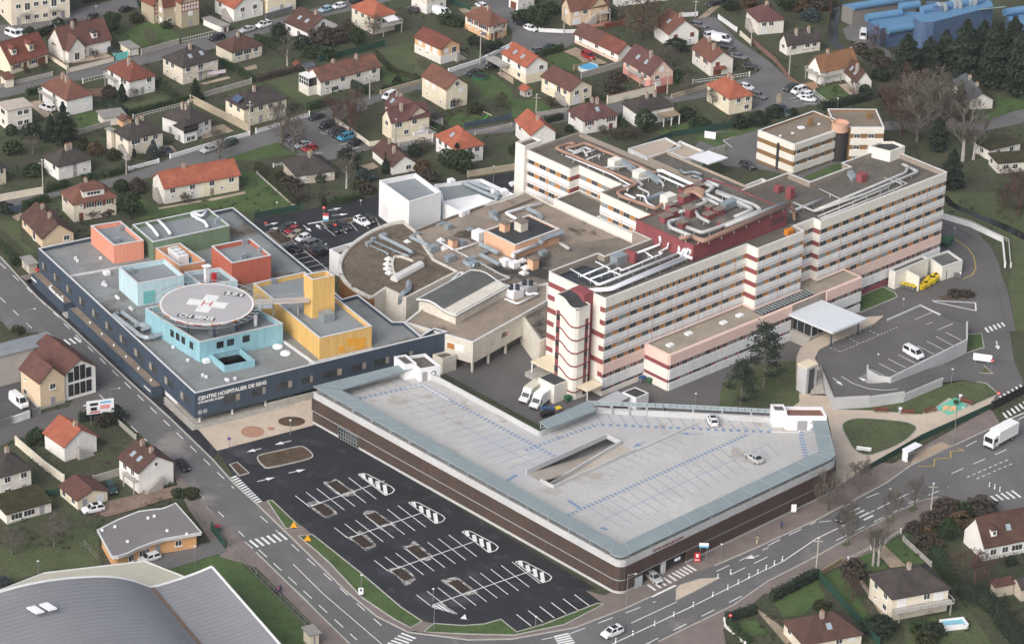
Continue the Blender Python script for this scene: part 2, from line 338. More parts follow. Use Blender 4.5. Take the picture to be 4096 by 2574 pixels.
# ---------------- houses of the suburb ----------------
WALL={k:M('render_'+k,c,.9,.07,.25,sc2=1.5)for k,c in dict(cream=(.71,.65,.54),pale=(.72,.69,.63),white=(.78,.77,.74),sand=(.66,.52,.37),pink=(.72,.52,.43),grey=(.42,.40,.38),butter=(.74,.67,.52),stone=(.42,.36,.27),orange=(.68,.43,.24),dirty=(.52,.46,.38)).items()}
ROOF={k:M('tiles_'+k,c,.85,.2,.35,col2=c2,sc2=3.5,bump=.25)for k,c,c2 in(('red','7d4a3f','6c4238'),('orange','a9644e','985844'),('brown','5e463d','503b35'),('dark','4b4543','3d3938'),('redbrown','6b4a43','5e423c'),
 ('rust','7a5346','694a40'),('wine','684846','5c403f'),('ochre','8f6a4e','7d5a43'),('slate','5e646b','565c63'),('moss','45432c','35331f'),('mix','82584a','5c4840'))}
m_frame=M('window_frame',(.75,.75,.74),.6,0);m_glass=M('window_glass',(.035,.042,.05),.08,0,spec=.6);m_gdark=M('dark_glass',(.02,.022,.026),.1,0,spec=.6)
m_shut=M('shutter_white',(.74,.74,.76),.7,.05,2);m_shutb=M('shutter_brown',(.17,.06,.04),.8,.1,2);m_door=M('door_grey',(.3,.3,.32),.6,0);m_garage=M('garage_door_white',(.68,.69,.72),.6,.05,1)
m_chim=M('chimney_render',(.42,.36,.31),.9,.2,1);m_sill=M('sill',(.72,.71,.68),.8,0);m_steps=M('concrete_steps',(.40,.38,.35),.9,.15,1)
m_flatroof=M('roof_felt_grey',(.30,.29,.27),.9,.15,.2);m_gravelroof=M('roof_gravel',(.40,.36,.30),.95,.12,.25)
m_metal=M('galvanised',(.36,.40,.42),.5,.08,.6,metal=.2)
def window(root,o,ex,nz,w,h,kind='w',brown=False):
    """opening on a wall: o = centre bottom, ex along the wall, nz outward"""
    z=V3((0,0,1));c=V3(o)
    if kind in 'wvb':
        fr=MB().obox(c-ex*w/2-nz*.06,ex*w,nz*.13,z*h).build('window',m_frame,root)
        n=1 if w<.95 else(2 if w<1.9 else 3 if w<2.8 else 4);g=MB();pw=(w-.1*(n+1))/n
        for i in range(n):g.obox(c-ex*(w/2-.1-i*(pw+.1))+nz*.06+z*.1,ex*pw,nz*.03,z*(h-.2),0)
        g.build('pane',m_glass,fr)
        MB().obox(c-ex*(w/2+.12)-z*.12,ex*(w+.24),nz*.2,z*.12).build('sill',m_sill,fr)
    elif kind=='s':
        fr=MB().obox(c-ex*w/2-nz*.05,ex*w,nz*.1,z*h).build('window',m_frame,root)
        MB().obox(c-ex*(w/2-.08)+nz*.04+z*.06,ex*(w-.16),nz*.03,z*(h-.1)).build('shutter',m_shutb if brown else m_shut,fr)
    elif kind=='d':
        fr=MB().obox(c-ex*w/2-nz*.05,ex*w,nz*.1,z*h).build('door',m_door if not brown else m_shutb,root)
    elif kind=='g':
        fr=MB().obox(c-ex*w/2-nz*.05,ex*w,nz*.1,z*h).build('garage_door',m_garage if not brown else m_shutb,root)
    if brown and kind=='w':
        for s in(-1,1):MB().obox(c+ex*(s*(w/2+.27)-.25),ex*.5,nz*.08,z*h).build('shutter',m_shutb,fr)
    return fr
def face_rows(root,A,B,nz,z0,z1,rows,brown=False,inset=.7):
    """rows: strings from the ground up"""
    ex=(B-A);L=ex.length;ex=ex/L;n=len(rows);fh=(z1-z0)/n
    for i,row in enumerate(rows):
        k=len(row)
        for j,ch in enumerate(row):
            if ch in '. ':continue
            u=inset+(L-2*inset)*(j+.5)/k;zb=z0+i*fh
            w,h,dz=dict(w=(1.35,1.25,.95),s=(1.35,1.3,.9),v=(.85,.5,1.2),d=(1.0,2.05,.05),g=(2.4,2.0,.05),b=(1.5,2.05,.2),W=(2.4,1.3,.9),S=(1.9,1.9,.2))[ch]
            w=min(w,(L-2*inset)/k*.92);h=min(h,fh-.25);dz=min(dz,max(.05,fh-h-.2))
            window(root,V3((A.x,A.y,zb+dz))+ex*u,ex,nz,w,h,{'W':'w','S':'s'}.get(ch,ch),brown)
AUTO=[('wws','vgd'),('wsw','gvw'),('ws','dg'),('ww','vw'),('sw','wd')]
HOUSES={}
def house(fn,F,g,L,R,typ,rise,wall,roof,label,name='house',cat='house',group=None,ov=.35,fr=None,fl=None,brown=False,chim=1,sky=0,root=None,ze=None,base=None,wing=None,z0=0.,flat_m=None):
    ze=height(fn,F[0],g,F[0],F[1],z0)+z0 if ze is None else ze
    Fp=fn(F[0],F[1],ze);Z=V3((0,0,1))
    perp=lambda v:V3((-v.y,v.x,0)).normalized()
    Rp=fn(R[0],R[1],ze)if not isinstance(R,(int,float))else None
    Lp=fn(L[0],L[1],ze)if not isinstance(L,(int,float))else None
    if Rp is None:eL=Lp-Fp;eR=-perp(eL)*R
    elif Lp is None:eR=Rp-Fp;eL=perp(eR)*L
    else:
        eR=Rp-Fp;eL=Lp-Fp;a=math.atan2(eR.y,eR.x);b=math.atan2(eL.y,eL.x);d=(b-a)%(2*math.pi)-math.pi/2
        wr=eL.length/(eL.length+eR.length);a+=d*wr;b-=d*(1-wr)
        eR=V3((math.cos(a),math.sin(a),0))*eR.length;eL=V3((math.cos(b),math.sin(b),0))*eL.length
    xR=eR.normalized();xL=eL.normalized();lr=eR.length;ll=eL.length
    W=[Fp+xR*ov+xL*ov,Fp+eR-xR*ov+xL*ov,Fp+eR+eL-xR*ov-xL*ov,Fp+eL-xL*ov+xR*ov]
    new=root is None
    if new:root=thing(name,label,cat,(W[0].x,W[0].y,z0),group)
    wm=WALL[wall];zt=ze-.12
    b=MB()
    if typ=='flat':
        b.prism([p for p in W],z0,ze);b.build('wall',wm,root)
        q=MB();q.prism([Fp,Fp+eR,Fp+eR+eL,Fp+eL],ze,ze+.22,0);rf=q.build('roof',flat_m or m_flatroof,root)
    elif typ=='mono':
        b.prism(W,z0,ze-.02);b.build('wall',wm,root)
        T=[Fp,Fp+eR,Fp+eR+eL+Z*rise,Fp+eL+Z*rise];q=MB()
        q.add(T+[p+Z*.2 for p in T],[(3,2,1,0),(4,5,6,7),(0,1,5,4),(1,2,6,5),(2,3,7,6),(3,0,4,7)]);rf=q.build('roof',ROOF.get(roof)or flat_m or m_flatroof,root)
        MB().prism([W[2],W[3],W[3]-xL*.3,W[2]-xL*.3],ze-.1,ze+rise-.1).build('wall',wm,root)
    else:
        if typ=='hip':
            b.prism(W,z0,zt);E=[Fp,Fp+eR,Fp+eR+eL,Fp+eL];q=MB()
            if lr>=ll:h=ll/2*.95;r0=Fp+eL/2+xR*h;r1=Fp+eR+eL/2-xR*h;fs=[(0,1,9,8),(2,3,8,9),(1,2,9),(3,0,8)]
            else:h=lr/2*.95;r0=Fp+eR/2+xL*h;r1=Fp+eL+eR/2-xL*h;fs=[(0,1,8),(1,2,9,8),(2,3,9),(3,0,8,9)]
            q.add(E+[p-Z*.2 for p in E]+[r0+Z*rise,r1+Z*rise],fs+[(0,4,5,1),(1,5,6,2),(2,6,7,3),(3,7,4,0),(7,6,5,4)])
        else:
            # gable: ridge parallel to FL (B) or FR (A)
            if typ=='gableB':o,e,xe,s,le,lsp=Fp,eR,xR,eL,ll,lr
            else:o,e,xe,s,le,lsp=Fp,eL,xL,eR,lr,ll
            xs=s.normalized();sl=rise/(lsp/2);apz=ze+rise
            wz=zt;hw=lsp/2-ov
            pent=lambda p0:[V3((p0.x,p0.y,z0)),V3((p0.x,p0.y,0))+xe*2*hw+Z*z0,V3((p0.x,p0.y,wz))+xe*2*hw+Z*0,V3((p0.x,p0.y,apz-.3))+xe*hw,V3((p0.x,p0.y,wz))]
            A=pent(o+xe*ov+xs*ov);B=pent(o+s+xe*ov-xs*ov)
            b.add(A+B,[(0,1,2,3,4),(9,8,7,6,5),(0,5,6,1),(1,6,7,2),(2,7,8,3),(3,8,9,4),(4,9,5,0)])
            q=MB()
            for k in(0,1):
                e0=o if k==0 else o+e;rg=o+e/2
                T=[e0,e0+s,rg+s+Z*rise,rg+Z*rise]
                q.add(T+[p-Z*.22 for p in T],[(0,1,2,3),(7,6,5,4),(0,4,5,1),(1,5,6,2),(2,6,7,3),(3,7,4,0)])
            r0=o+e/2+s*.1;r1=o+e/2+s*.9
        wo=b.build('wall',wm,root);rf=q.build('roof',ROOF[roof],root)
        # ridge tiles
        MB().tube([V3((r0.x,r0.y,ze+rise+.02)),V3((r1.x,r1.y,ze+rise+.02))],.14,6).build('ridge',ROOF[roof],rf)
        for i in range(chim):
            t=[.3,.75,.5][i];p=r0.lerp(r1,t)+(xR if lr<ll else xL)*RN.uniform(-1,.2);p.z=ze+rise*.62
            cb=MB().box(p,.75,.6,rise*.38+.9,math.atan2(xR.y,xR.x));ch=cb.build('chimney',m_chim,rf)
            MB().box((p.x,p.y,ze+rise+.9),.4,.3,.3,math.atan2(xR.y,xR.x)).build('chimney_pot',M('pot',(.35,.16,.09),.9,0),ch)
        for i in range(sky):
            # skylights on the visible slope
            if typ=='gableB' or(typ=='hip' and ll>=lr):ax,dn,half,ln=xL,-xR,lr/2,ll
            else:ax,dn,half,ln=xR,-xL,ll/2,lr
            c=Fp+ax*ln*(.35+.3*i if sky>1 else.5)-dn*half*.5;up=(-dn*half+Z*rise).normalized()
            nn=ax.cross(up);nn=nn if nn.z>0 else-nn
            c.z=ze+rise*.5
            fm=MB().obox(c-ax*.5-up*.65+nn*.03,ax*1.0,up*1.3,nn*.1).build('skylight',m_metal,rf)
            MB().obox(c-ax*.4-up*.55+nn*.12,ax*.8,up*1.1,nn*.03).build('pane',M('skylight_glass',(.3,.36,.42),.1,0,spec=.8),fm)
    if base:
        MB().prism([p-xR*.04*(1 if i in(0,3)else-1)-xL*.04*(1 if i in(0,1)else-1)for i,p in enumerate(W)],z0,z0+base[1],0).build('plinth',WALL[base[0]]if base[0]in WALL else base[0],root)
    n=max(1,round((ze-z0)/2.75))
    nR=-xL;nL=-xR
    RN.seed(hash(label)&0 or sum(map(ord,label)))
    def auto(l):
        k=max(1,int(l/3.2));return[''.join(RN.choice('wwws' if i else 'vwgd')for _ in range(k))for i in range(n)]
    fr=auto(lr-2*ov)if fr is None else fr;fl=auto(ll-2*ov)if fl is None else fl
    if fr:face_rows(root,W[0],W[1],nR,z0+.05,zt,fr,brown)
    if fl:face_rows(root,W[3],W[0],nL,z0+.05,zt,fl,brown)
    fmt=dict(root=root,F=Fp,eR=eR,eL=eL,xR=xR,xL=xL,ze=ze,rise=rise,lr=lr,ll=ll,W=W,nR=nR,nL=nL,roof=rf,typ=typ)
    HOUSES[label]=fmt;return fmt
def attic(h,kind='w',w=1.1,hh=1.1,face='R',dz=.25,brown=False):
    W=h['W'];a,b,n=(W[0],W[1],h['nR'])if face=='R' else(W[3],W[0],h['nL'])
    c=(a+b)/2;c.z=h['ze']+dz;window(h['root'],c,(b-a).normalized(),n,w,hh,kind,brown)
def balcony(h,face,u0,u1,z,depth=1.3,mat=None,posts=True):
    W=h['W'];a,b,n=(W[0],W[1],h['nR'])if face=='R' else(W[3],W[0],h['nL'])
    L=(b-a).length;ex=(b-a)/L;o=V3((a.x,a.y,z))+ex*L*u0;Z=V3((0,0,1));w=L*(u1-u0)
    s=MB().obox(o,ex*w,n*depth,Z*.18).build('balcony',mat or m_steps,h['root'])
    r=MB();p=o+n*(depth-.06)
    r.obox(p+Z*1.0,ex*w,n*.06,Z*.06)
    k=max(2,int(w/.5))
    for i in range(k+1):r.obox(p+ex*(w*i/k-.03)+Z*.18,ex*.06,n*.05,Z*.85)
    r.obox(o+Z*1.0,n*depth,ex*.06,Z*.06);r.obox(o+ex*(w-.06)+Z*1.0,n*depth,ex*.06,Z*.06)
    r.build('railing',M('railing_grey',(.55,.54,.52),.6,0),s)
    if posts and z>1.5:
        for q in(.05,.95):MB().obox(o+ex*w*q+n*(depth-.3)-Z*z,ex*.2,n*.2,Z*z).build('post',m_steps,h['root'])
def stairs(h,face,u,z,run=4.,wdt=1.1,along=1,off=.1):
    """outside stair running along a face down to the garden"""
    W=h['W'];a,b,n=(W[0],W[1],h['nR'])if face=='R' else(W[3],W[0],h['nL'])
    L=(b-a).length;ex=(b-a)/L*along;o=V3((a.x,a.y,0))+(b-a)*u+n*off;k=max(4,int(z/.19));m=MB();Z=V3((0,0,1))
    for i in range(k):m.obox(o+ex*run*i/k,ex*run/k,n*wdt,Z*(z*(k-i)/k))
    s=m.build('stairs',m_steps,h['root'])
    r=MB();r.tube([o+n*wdt+Z*(z+.9),o+n*wdt+ex*run+Z*.9],.05,5);r.build('railing',MATS['railing_grey']if 'railing_grey' in MATS else m_metal,s)
def dormer(h,face,u,w=1.8,hh=1.7,v=.35,roof='red',wall='cream',flat=False):
    """roof dormer on the slope above a face"""
    if face=='R':o,ax,inn,half,ln=h['F'],h['xR'],h['xL'],h['ll']/2,h['lr']
    else:o,ax,inn,half,ln=h['F'],h['xL'],h['xR'],h['lr']/2,h['ll']
    Z=V3((0,0,1));sl=h['rise']/half;c=o+ax*ln*u+inn*half*v;c.z=h['ze']+h['rise']*v
    dp=min(half*(1-v),(hh+.5)/sl)
    f=c-ax*w/2
    b=MB().obox(f-Z*.3,ax*w,inn*dp,Z*(hh+.3)).build('dormer',WALL[wall],h['root'])
    q=MB();t=f+Z*hh-inn*.25-ax*.2;ww=w+.4;d2=dp+.25;rs=ww*.38 if not flat else.25
    if flat:q.obox(t,ax*ww,inn*d2+Z*rs,Z*.15)
    else:q.add([t,t+ax*ww,t+ax*ww/2+Z*rs,t+inn*d2,t+inn*d2+ax*ww,t+inn*(d2+rs*.8/sl)+ax*ww/2+Z*rs],[(0,1,2),(3,5,4),(1,4,5,2),(3,0,2,5),(0,3,4,1)])
    q.build('dormer_roof',ROOF[roof],b)
    window(b,f+ax*w/2+Z*.35,ax,-inn,w*.62,hh-.6,'w')
H=house
h=H(t00,(95,612),708,8.5,(465,500),'gableA',4.6,'butter','red','long cream house with steep red roof, brown shutters and two small dormers',fr=['wdwg'],fl=['.'],brown=True,chim=0)
dormer(h,'R',.2,1.6,1.6,.35,'red','butter');dormer(h,'R',.62,1.6,1.9,.3,'red','butter')
h=H(t00,(590,470),590,(432,372),(1058,372),'gableA',4.6,'pale','redbrown','large L shaped cream house with brown-red roof behind the turquoise gate',fr=['..wd.g'],fl=['..'],chim=1)
H(t00,(640,485),600,7.5,(815,440),'gableB',3.2,'pale','redbrown','w',root=h['root'],fr=['b'],fl=[''],chim=0);attic(HOUSES['w'],'s',1,1.1)
dormer(h,'R',.68,1.5,1.5,.2,'dark','pale')
h=H(t00,(1530,75),262,(1437,40),(1885,20),'gableA',6.5,'stone','red','half-timbered stone villa with steep red roofs and white shutters at the top edge',name='villa',fr=['wdww','.ss.'],fl=['s','s'],chim=0)
H(t00,(1700,40),275,7,(1888,0),'gableB',5,'stone','red','w3',root=h['root'],fr=['d','s','S'],fl=[''],chim=0)
H(t00,(1442,60),235,6,(1550,30),'gableB',4,'stone','red','w4',root=h['root'],fr=['w','w'],fl=[''],chim=0)
tb=MB()
for nm in('w3','w4'):
    q=HOUSES[nm];a,b_,n=q['W'][0],q['W'][1],q['nR'];ex=(b_-a).normalized();Lw=(b_-a).length;Z=V3((0,0,1));zt=q['ze']
    wp=MB().obox(V3((a.x,a.y,zt-2.4)),ex*Lw,n*.06,Z*2.3).build('timber_panel',WALL['white'],h['root'])
    for i in range(7):tb.obox(V3((a.x,a.y,zt-2.4))+ex*(Lw-.2)*i/6,ex*.2,n*.12,Z*2.3)
    for zz in(0,1.1,2.1):tb.obox(V3((a.x,a.y,zt-2.4+zz)),ex*Lw,n*.11,Z*.2)
tb.build('timber_frame',M('timber_red',(.25,.07,.05),.8,.1),h['root'])
H(t00,(90,-110),250,14,(665,-190),'flat',0,'cream','dark','pale block of flats with railed balconies and glazed stairwells at the top corner',name='apartment_building',cat='block of flats',fr=['dwwwwd','wbwwbw','wwwwww'],fl=['w','w','w'])
balcony(HOUSES['pale block of flats with railed balconies and glazed stairwells at the top corner'],'R',.12,.3,2.9);balcony(HOUSES['pale block of flats with railed balconies and glazed stairwells at the top corner'],'R',.62,.8,2.9)
h=H(t00,(2195,85),215,(2015,-20),(2480,10),'gableB',3.2,'white','orange','white house with orange roof and outside stair beside the half-timbered villa',fr=['vv','ww'],fl=['..','w.']);stairs(h,'L',.55,2.6,4,1.2,1)
H(t00,(2085,262),322,(1890,178),(2168,240),'flat',0,'white','dark','white garage with dark red door at the end of the villa wall',name='garage',cat='garage',fr=['g'],fl=[''],brown=True)
H(t00,(1215,472),537,(1105,405),(1325,455),'flat',0,'cream','dark','small flat-roofed cream garage next to the turquoise gate',name='garage',cat='garage',fr=['g'],fl=[''])
h=H(t00,(1712,640),805,(1508,535),(2070,550),'hip',3.0,'cream','dark','two-storey cream house with dark hipped roof and long laundry line',fr=['vdw','w b s'],fl=['v.v','ww.'],sky=2,chim=1);balcony(h,'R',.35,.68,2.7,1.2,posts=False)
h=H(t00,(2180,497),605,(1998,415),(2491,424),'hip',2.4,'cream','brown','low cream bungalow with brown hipped roof and dark framed verandah windows',fr=['vdv','WWw'],fl=['.','.'],chim=1)
h=H(t00,(1213,770),925,(983,642),(1478,710),'hip',3.1,'white','red','white two-storey house under a bright red hipped roof with a cypress in front',fr=['wdv','..w'],fl=['gw','wsw']);balcony(h,'L',0,.5,2.7,1.2)
h=H(t00,(620,947),1100,(383,797),(882,880),'hip',3.1,'white','rust','white house with rust brown hipped roof and a satellite dish',fr=['..s','..s'],fl=['gd.','sw.'],chim=2);balcony(h,'L',0,.62,2.7,1.2)
H(t00,(62,1047),1242,(-60,975),(327,1010),'flat',0,'pale','dark','boxy off-white flat-roofed house at the photo edge',fr=['.ww','.ww'],fl=['w','W'],flat_m=M('roof_felt_beige',(.50,.44,.38),.9),chim=0)
h=H(t01,(545,58),192,(400,-45),(868,-25),'hip',2.7,'white','dark','white bungalow with dark hipped roof, brown shutters and front steps by the conifer',fr=['.dv','sds'],fl=['v','.w'],chim=2)
h=H(t00,(1200,1320),1490,(1062,1232),(1548,1237),'hip',2.8,'cream','dark','cream house with dark hipped roof and outside stair next to the blue spruce',fr=['..g','Www'],fl=['.','w'],chim=2);stairs(h,'L',.55,2.6,4,1.2,1)
H(t00,(1045,1240),1400,(975,1215),(1100,1225),'flat',0,'cream','dark','w5',root=h['root'],fr=['.','.'],fl=['.','w'],ze=5.0,flat_m=m_flatroof)
h=H(t00,(1790,1190),1330,(1500,1090),(2010,1105),'hip',2.8,'white','dark','white house with dark roof and a dark timber bay window over the entrance',fr=['.vv','..w'],fl=['d.','..'],chim=2)
k=H(t00,(1725,1230),1358,4.5,(1872,1188),'hip',1.7,'white','dark','w6',root=h['root'],fr=['ww',''],fl=['d',''],chim=0)
a,b_=k['W'][0],k['W'][1];ex=(b_-a).normalized();MB().obox(V3((a.x,a.y,2.6))-ex*.1,ex*((b_-a).length+.2),k['nR']*.25,V3((0,0,1.9))).build('bay_window',M('timber_dark',(.03,.025,.025),.5,.1),h['root'])
h=H(t00,(2290,1030),1205,(2105,925),(2708,918),'hip',2.7,'butter','dark','long butter-coloured house with a solar panel on its dark hipped roof',fr=['vdvg','wwww'],fl=['vv','ww'])
sp=t00(2225,945,h['ze']+1.2);MB().obox(sp-h['xL']*1.4-h['xR']*.7,h['xL']*2.6,h['xR']*1.6+V3((0,0,.95)),V3((0,0,.12))).build('solar_panel',M('solar_cells',(.06,.09,.16),.15,0,spec=.8),h['roof'])
h=H(t10,(485,307),412,(266,202),(778,220),'gableB',3.0,'white','brown','white gabled house with brown roof, two skylights and a stone porch',fr=['w.w'],fl=['w w.'],sky=2);attic(h,'w',1.4,1.3)
h=H(t10,(1105,172),335,(883,60),(1325,118),'hip',2.6,'cream','orange','cream house with orange hipped roof and raised glazed terrace',fr=['v..','wb.'],fl=['vvv','www'],chim=0);balcony(h,'R',.1,1.05,2.7,3.0)
MB().obox(h['W'][0]*.6+h['W'][1]*.4+V3((0,0,-.6)),h['xR']*3.6,h['nR']*2.6-V3((0,0,.5)),V3((0,0,.1))).build('awning',m_shut,h['root'])
H(t10,(1605,-20),142,(1412,-75),(1835,-60),'hip',2.6,'cream','rust','cream house with white lower storey behind the parked white van',fr=['.vd','ws'],fl=['v.','sw'],base=('white',2.6))
h=H(t10,(2190,252),385,(1943,140),(2380,207),'hip',2.7,'cream','rust','cream house with rust red hipped roof, orange base and brown shutters',fr=['gv','bw'],fl=['vvw','wwW'],brown=True,base=('orange',1.6));balcony(h,'R',.1,.65,2.6,1.2)
h=H(t10,(1735,467),612,(1480,345),(1928,410),'gableB',2.0,'orange','red','apricot house with brick red gabled roof standing alone on a lawn',fr=['g.','sb'],fl=['vv.','sSS'],chim=0,base=('pale',2.3));stairs(h,'R',.7,2.5,3.5,1.2,1)
h=H(t10,(605,772),910,7.0,(1183,622),'gableA',2.5,'pale','mix','long pale terrace house with rusty streaked roof and glass conservatory',fr=['vWg.gvv','w.w.w.w'],fl=['',''],chim=2)
cw=MB();a=h['W'][3];b_=h['W'][0];ex=(b_-a).normalized();n=h['nL'];o=a+ex*.6;o.z=2.4;Z=V3((0,0,1))
cv=MB().obox(V3((o.x,o.y,0)),ex*4.2,n*2.6,Z*2.4).build('conservatory',WALL['pale'],h['root']);MB().obox(o+n*.1,ex*4.1,n*2.4,Z*2.2).build('glazing',m_gdark,cv)
for i in range(5):cw.obox(o+ex*(4.1*i/4.2)+n*2.5,ex*.12,n*.08,Z*2.3);cw.obox(o+ex*(4.1*i/4.2)+Z*2.3,ex*.12,n*2.6,Z*.1)
for zz in(0,1.1,2.2):cw.obox(o+n*2.5+Z*zz,ex*4.2,n*.08,Z*.1)
cw.build('frame',m_frame,cv);MB().obox(o+Z*2.3,ex*4.2,n*2.6-Z*.1,Z*.06).build('glass_roof',m_shut,cv)
h=H(t10,(1785,845),1040,(1563,705),(1993,785),'gableB',2.6,'butter','rust','tall pale yellow house with rust gable and lean-to glass porch',fr=['b.','.s'],fl=['v.v','ss.'],chim=0);attic(h,'w',1.2,1.3,dz=.1)
h=H(t10,(1270,1160),1325,(1170,1090),(1645,1085),'gableA',2.9,'butter','wine','pale yellow house with wine red roofs and outside stairs beside the small car park',fr=['.w.g','W.w.'],fl=['.','w'],chim=1);stairs(h,'R',.82,2.4,3.4,1.2,1)
H(t10,(1425,1130),1290,8,(1650,1075),'gableB',2.9,'butter','wine','w7',root=h['root'],fr=['',''],fl=['',''],chim=0,ze=h['ze'])
H(t10,(1320,1050),1160,(1185,985),(1500,1010),'gableB',2.6,'butter','wine','w8',root=h['root'],fr=['',''],fl=['',''],chim=2,sky=2)
h=H(t10,(1875,1413),1560,(1655,1275),(2165,1365),'hip',3.3,'white','orange','white house with tall orange-red hipped roof and one skylight near the fir tree',fr=['.vv','.ww'],fl=['v..','ww.'],chim=0,sky=1)
h=H(t11,(1275,55),137,(1075,-113),(1518,15),'gableB',2.4,'white','brown','low white house with brown gabled roof beside the white cube building',fr=['.w'],fl=['..w'],chim=2)
H(t10,(105,-90),152,9,(392,-150),'flat',0,'butter','dark','two-storey pale yellow house with grey garage doors cut by the top edge',fr=['gdg','wws'],fl=['',''])
H(t11,(372,143),235,(243,0),(757,88),'hip',3.0,'dirty','dark','weathered grey bungalow with dark hipped roof beside the big grey birch',fr=['vv','s.ws'],fl=['','..'],chim=2)
H(t10,(1690,1122),1200,(1645,1082),(1770,1097),'gableB',.5,'grey','dark','small grey garden shed behind the wine-roofed house',name='shed',cat='shed',fr=['d'],fl=[''],chim=0)
H(t10,(470,640),668,(405,605),(570,620),'gableA',.6,'grey','slate','low garden shed with blue-grey curved roof',name='shed',cat='shed',fr=[''],fl=[''],chim=0)
H(t10,(390,614),640,(340,595),(432,600),'gableB',.5,'orange','red','tiny red-roofed garden hut next to the blue-grey shed',name='shed',cat='shed',fr=[''],fl=[''],chim=0)
h=H(t20,(545,110),250,(455,48),(918,48),'gableA',3.2,'sand','rust','sand-coloured house with cross gable, two stairs and a terrace by the cul-de-sac',fr=['g.v.','swdw'],fl=['.','s'],chim=0);balcony(h,'R',.72,1.0,2.4,1.6);stairs(h,'R',.66,2.3,3.6,1.1,-1)
H(t20,(735,85),225,8,(918,48),'gableB',3.2,'sand','rust','w9',root=h['root'],fr=['',''],fl=['',''],chim=0,ze=h['ze'])
H(t20,(985,-70),70,(925,-105),(1500,-130),'hip',3,'white','rust','white house behind the big copper beech at the top edge',fr=['.w.d','w.ww'],fl=['.','w'])
H(t20,(60,-50),112,(-60,-90),(245,-90),'hip',3,'white','rust','white house with brown garage door at the top edge by the black car',fr=['vv','ww'],fl=['g','w'],brown=True)
h=H(t20,(1000,512),602,(608,305),(1135,455),'gableB',2.4,'white','red','long white terrace house with half brown, half orange roof above the pool',fr=[''],fl=['vv.vv','w.w.w'],chim=0,base=('pink',.9))
e=h;MB().add([e['F']-V3((0,0,-.03))+e['eL']*.46+V3((0,0,.02)),e['F']+e['eL']+V3((0,0,.05)),e['F']+e['eL']+e['eR']/2+V3((0,0,e['rise']+.05)),e['F']+e['eL']*.46+e['eR']/2+V3((0,0,e['rise']+.05))],[(3,2,1,0)]).build('brown_tiles',ROOF['redbrown'],e['roof'])
h=H(t20,(1295,716),842,(1045,560),(1523,660),'gableB',3.8,'pink','wine','pink house with steep wine-brown gable and tall chimney beside the walled garden',fr=['g.','w.'],fl=['..d','w.bw'],chim=1,sky=2,base=(M('render_rose',(.62,.30,.25),.9,.08),2.3));attic(h,'s',1.3,1.4,dz=.3);balcony(h,'L',.3,.8,2.4,1.4)
h=H(t20,(1470,327),457,(1330,215),(1770,285),'gableB',3.5,'white','rust','white gabled house with rust roof and two brown shuttered windows behind the copper beech',fr=['.v','s.s'],fl=['..','..'],brown=True,chim=1,sky=1)
h=H(t20,(1865,587),725,(1688,450),(2093,550),'gableB',2.5,'pale','rust','pale house with rust gable, brown shutters and red awning by the parked cars',fr=['g.','s.'],fl=['vv','ww'],brown=True,chim=2)
MB().obox(h['W'][0]*.9+h['W'][1]*.1-V3((0,0,h['ze']-2.4)),h['xR']*3.4,h['nR']*1.4-V3((0,0,.4)),V3((0,0,.1))).build('awning',m_shutb,h['root'])
h=H(t20,(130,637),797,(-100,495),(348,585),'gableB',2.4,'white','orange','white house with orange gabled roof, three skylights and a glass verandah',fr=['.','.w'],fl=['vw','ww'],chim=0,sky=3,base=('butter',2.4));balcony(h,'L',-.3,.35,2.5,3.)
h=H(t20,(545,862),1005,(270,715),(762,800),'gableB',2.2,'butter','redbrown','butter yellow house with brown gable and curved outside stair',fr=['gv','ww'],fl=['v.d','wsbw'],chim=0);stairs(h,'L',.6,2.5,4.5,1.1,1)
h=H(t20,(667,1140),1270,(523,1030),(1003,1075),'hip',3.0,'white','wine','white house with wine red hipped roof and two tall chimneys',fr=['v.vd','wvvw'],fl=['..','w.'],brown=True,chim=2,sky=1)
h=H(t20,(1160,1063),1197,(1028,970),(1542,995),'hip',2.6,'white','dark','white house with dark grey hipped roof and wooden porch',fr=['.gd','.sS'],fl=['','.'],chim=2)
a=h['W'][0].lerp(h['W'][1],.55);a.z=2.4;pr=MB().obox(a,h['xR']*5,h['nR']*3.2,V3((0,0,.2))).build('porch_roof',M('wood_weathered',(.34,.26,.17),.9,.2),h['root'])
for i in range(3):MB().box((a+h['xR']*(.3+2.2*i)+h['nR']*3-V3((0,0,2.4))),.25,.25,2.4).build('post',m_frame,h['root'])
H(t20,(2040,933),1087,(1818,790),(2280,890),'hip',2.9,'butter','orange','pale yellow house with orange hipped roof near the parking bays',fr=['..w','.w.w'],fl=['v..','w.w'],chim=2)
h=H(t20,(2310,207),335,(2188,95),(2575,185),'hip',2.9,'pale','wine','pale house with wine-brown hipped roof and steep grey stair at the upper right',fr=['g..','ww.'],fl=['..','..'],chim=1);stairs(h,'L',.3,2.6,4,1.2,1)
h=H(t20,(175,1275),1420,(-30,1135),(443,1262),'gableB',2.6,'white','orange','white house with orange gabled roof close behind the hospital ward block',fr=['.','s.'],fl=['.v','w.'],chim=1)
H(t20,(122,862),922,(52,828),(214,842),'gableB',.9,'grey','orange','small grey playhouse with orange roof and one arched window',name='shed',cat='shed',fr=['w'],fl=[''],chim=0)
h=H(t30,(180,437),530,(70,385),(525,395),'gableA',2.8,'pale','dark','pale bungalow with dark weathered roof and red extension beside the stream',fr=['.vv','W.ww'],fl=['.','w'],chim=2)
h=H(t30,(497,687),805,(385,610),(840,600),'gableA',3.6,'white','ochre','white L shaped house with ochre tiled roof and raised terrace',fr=['g...','w...'],fl=['..','ww'],chim=1);balcony(h,'R',0,.5,2.4,1.3);balcony(h,'L',0,1,2.4,1.2)
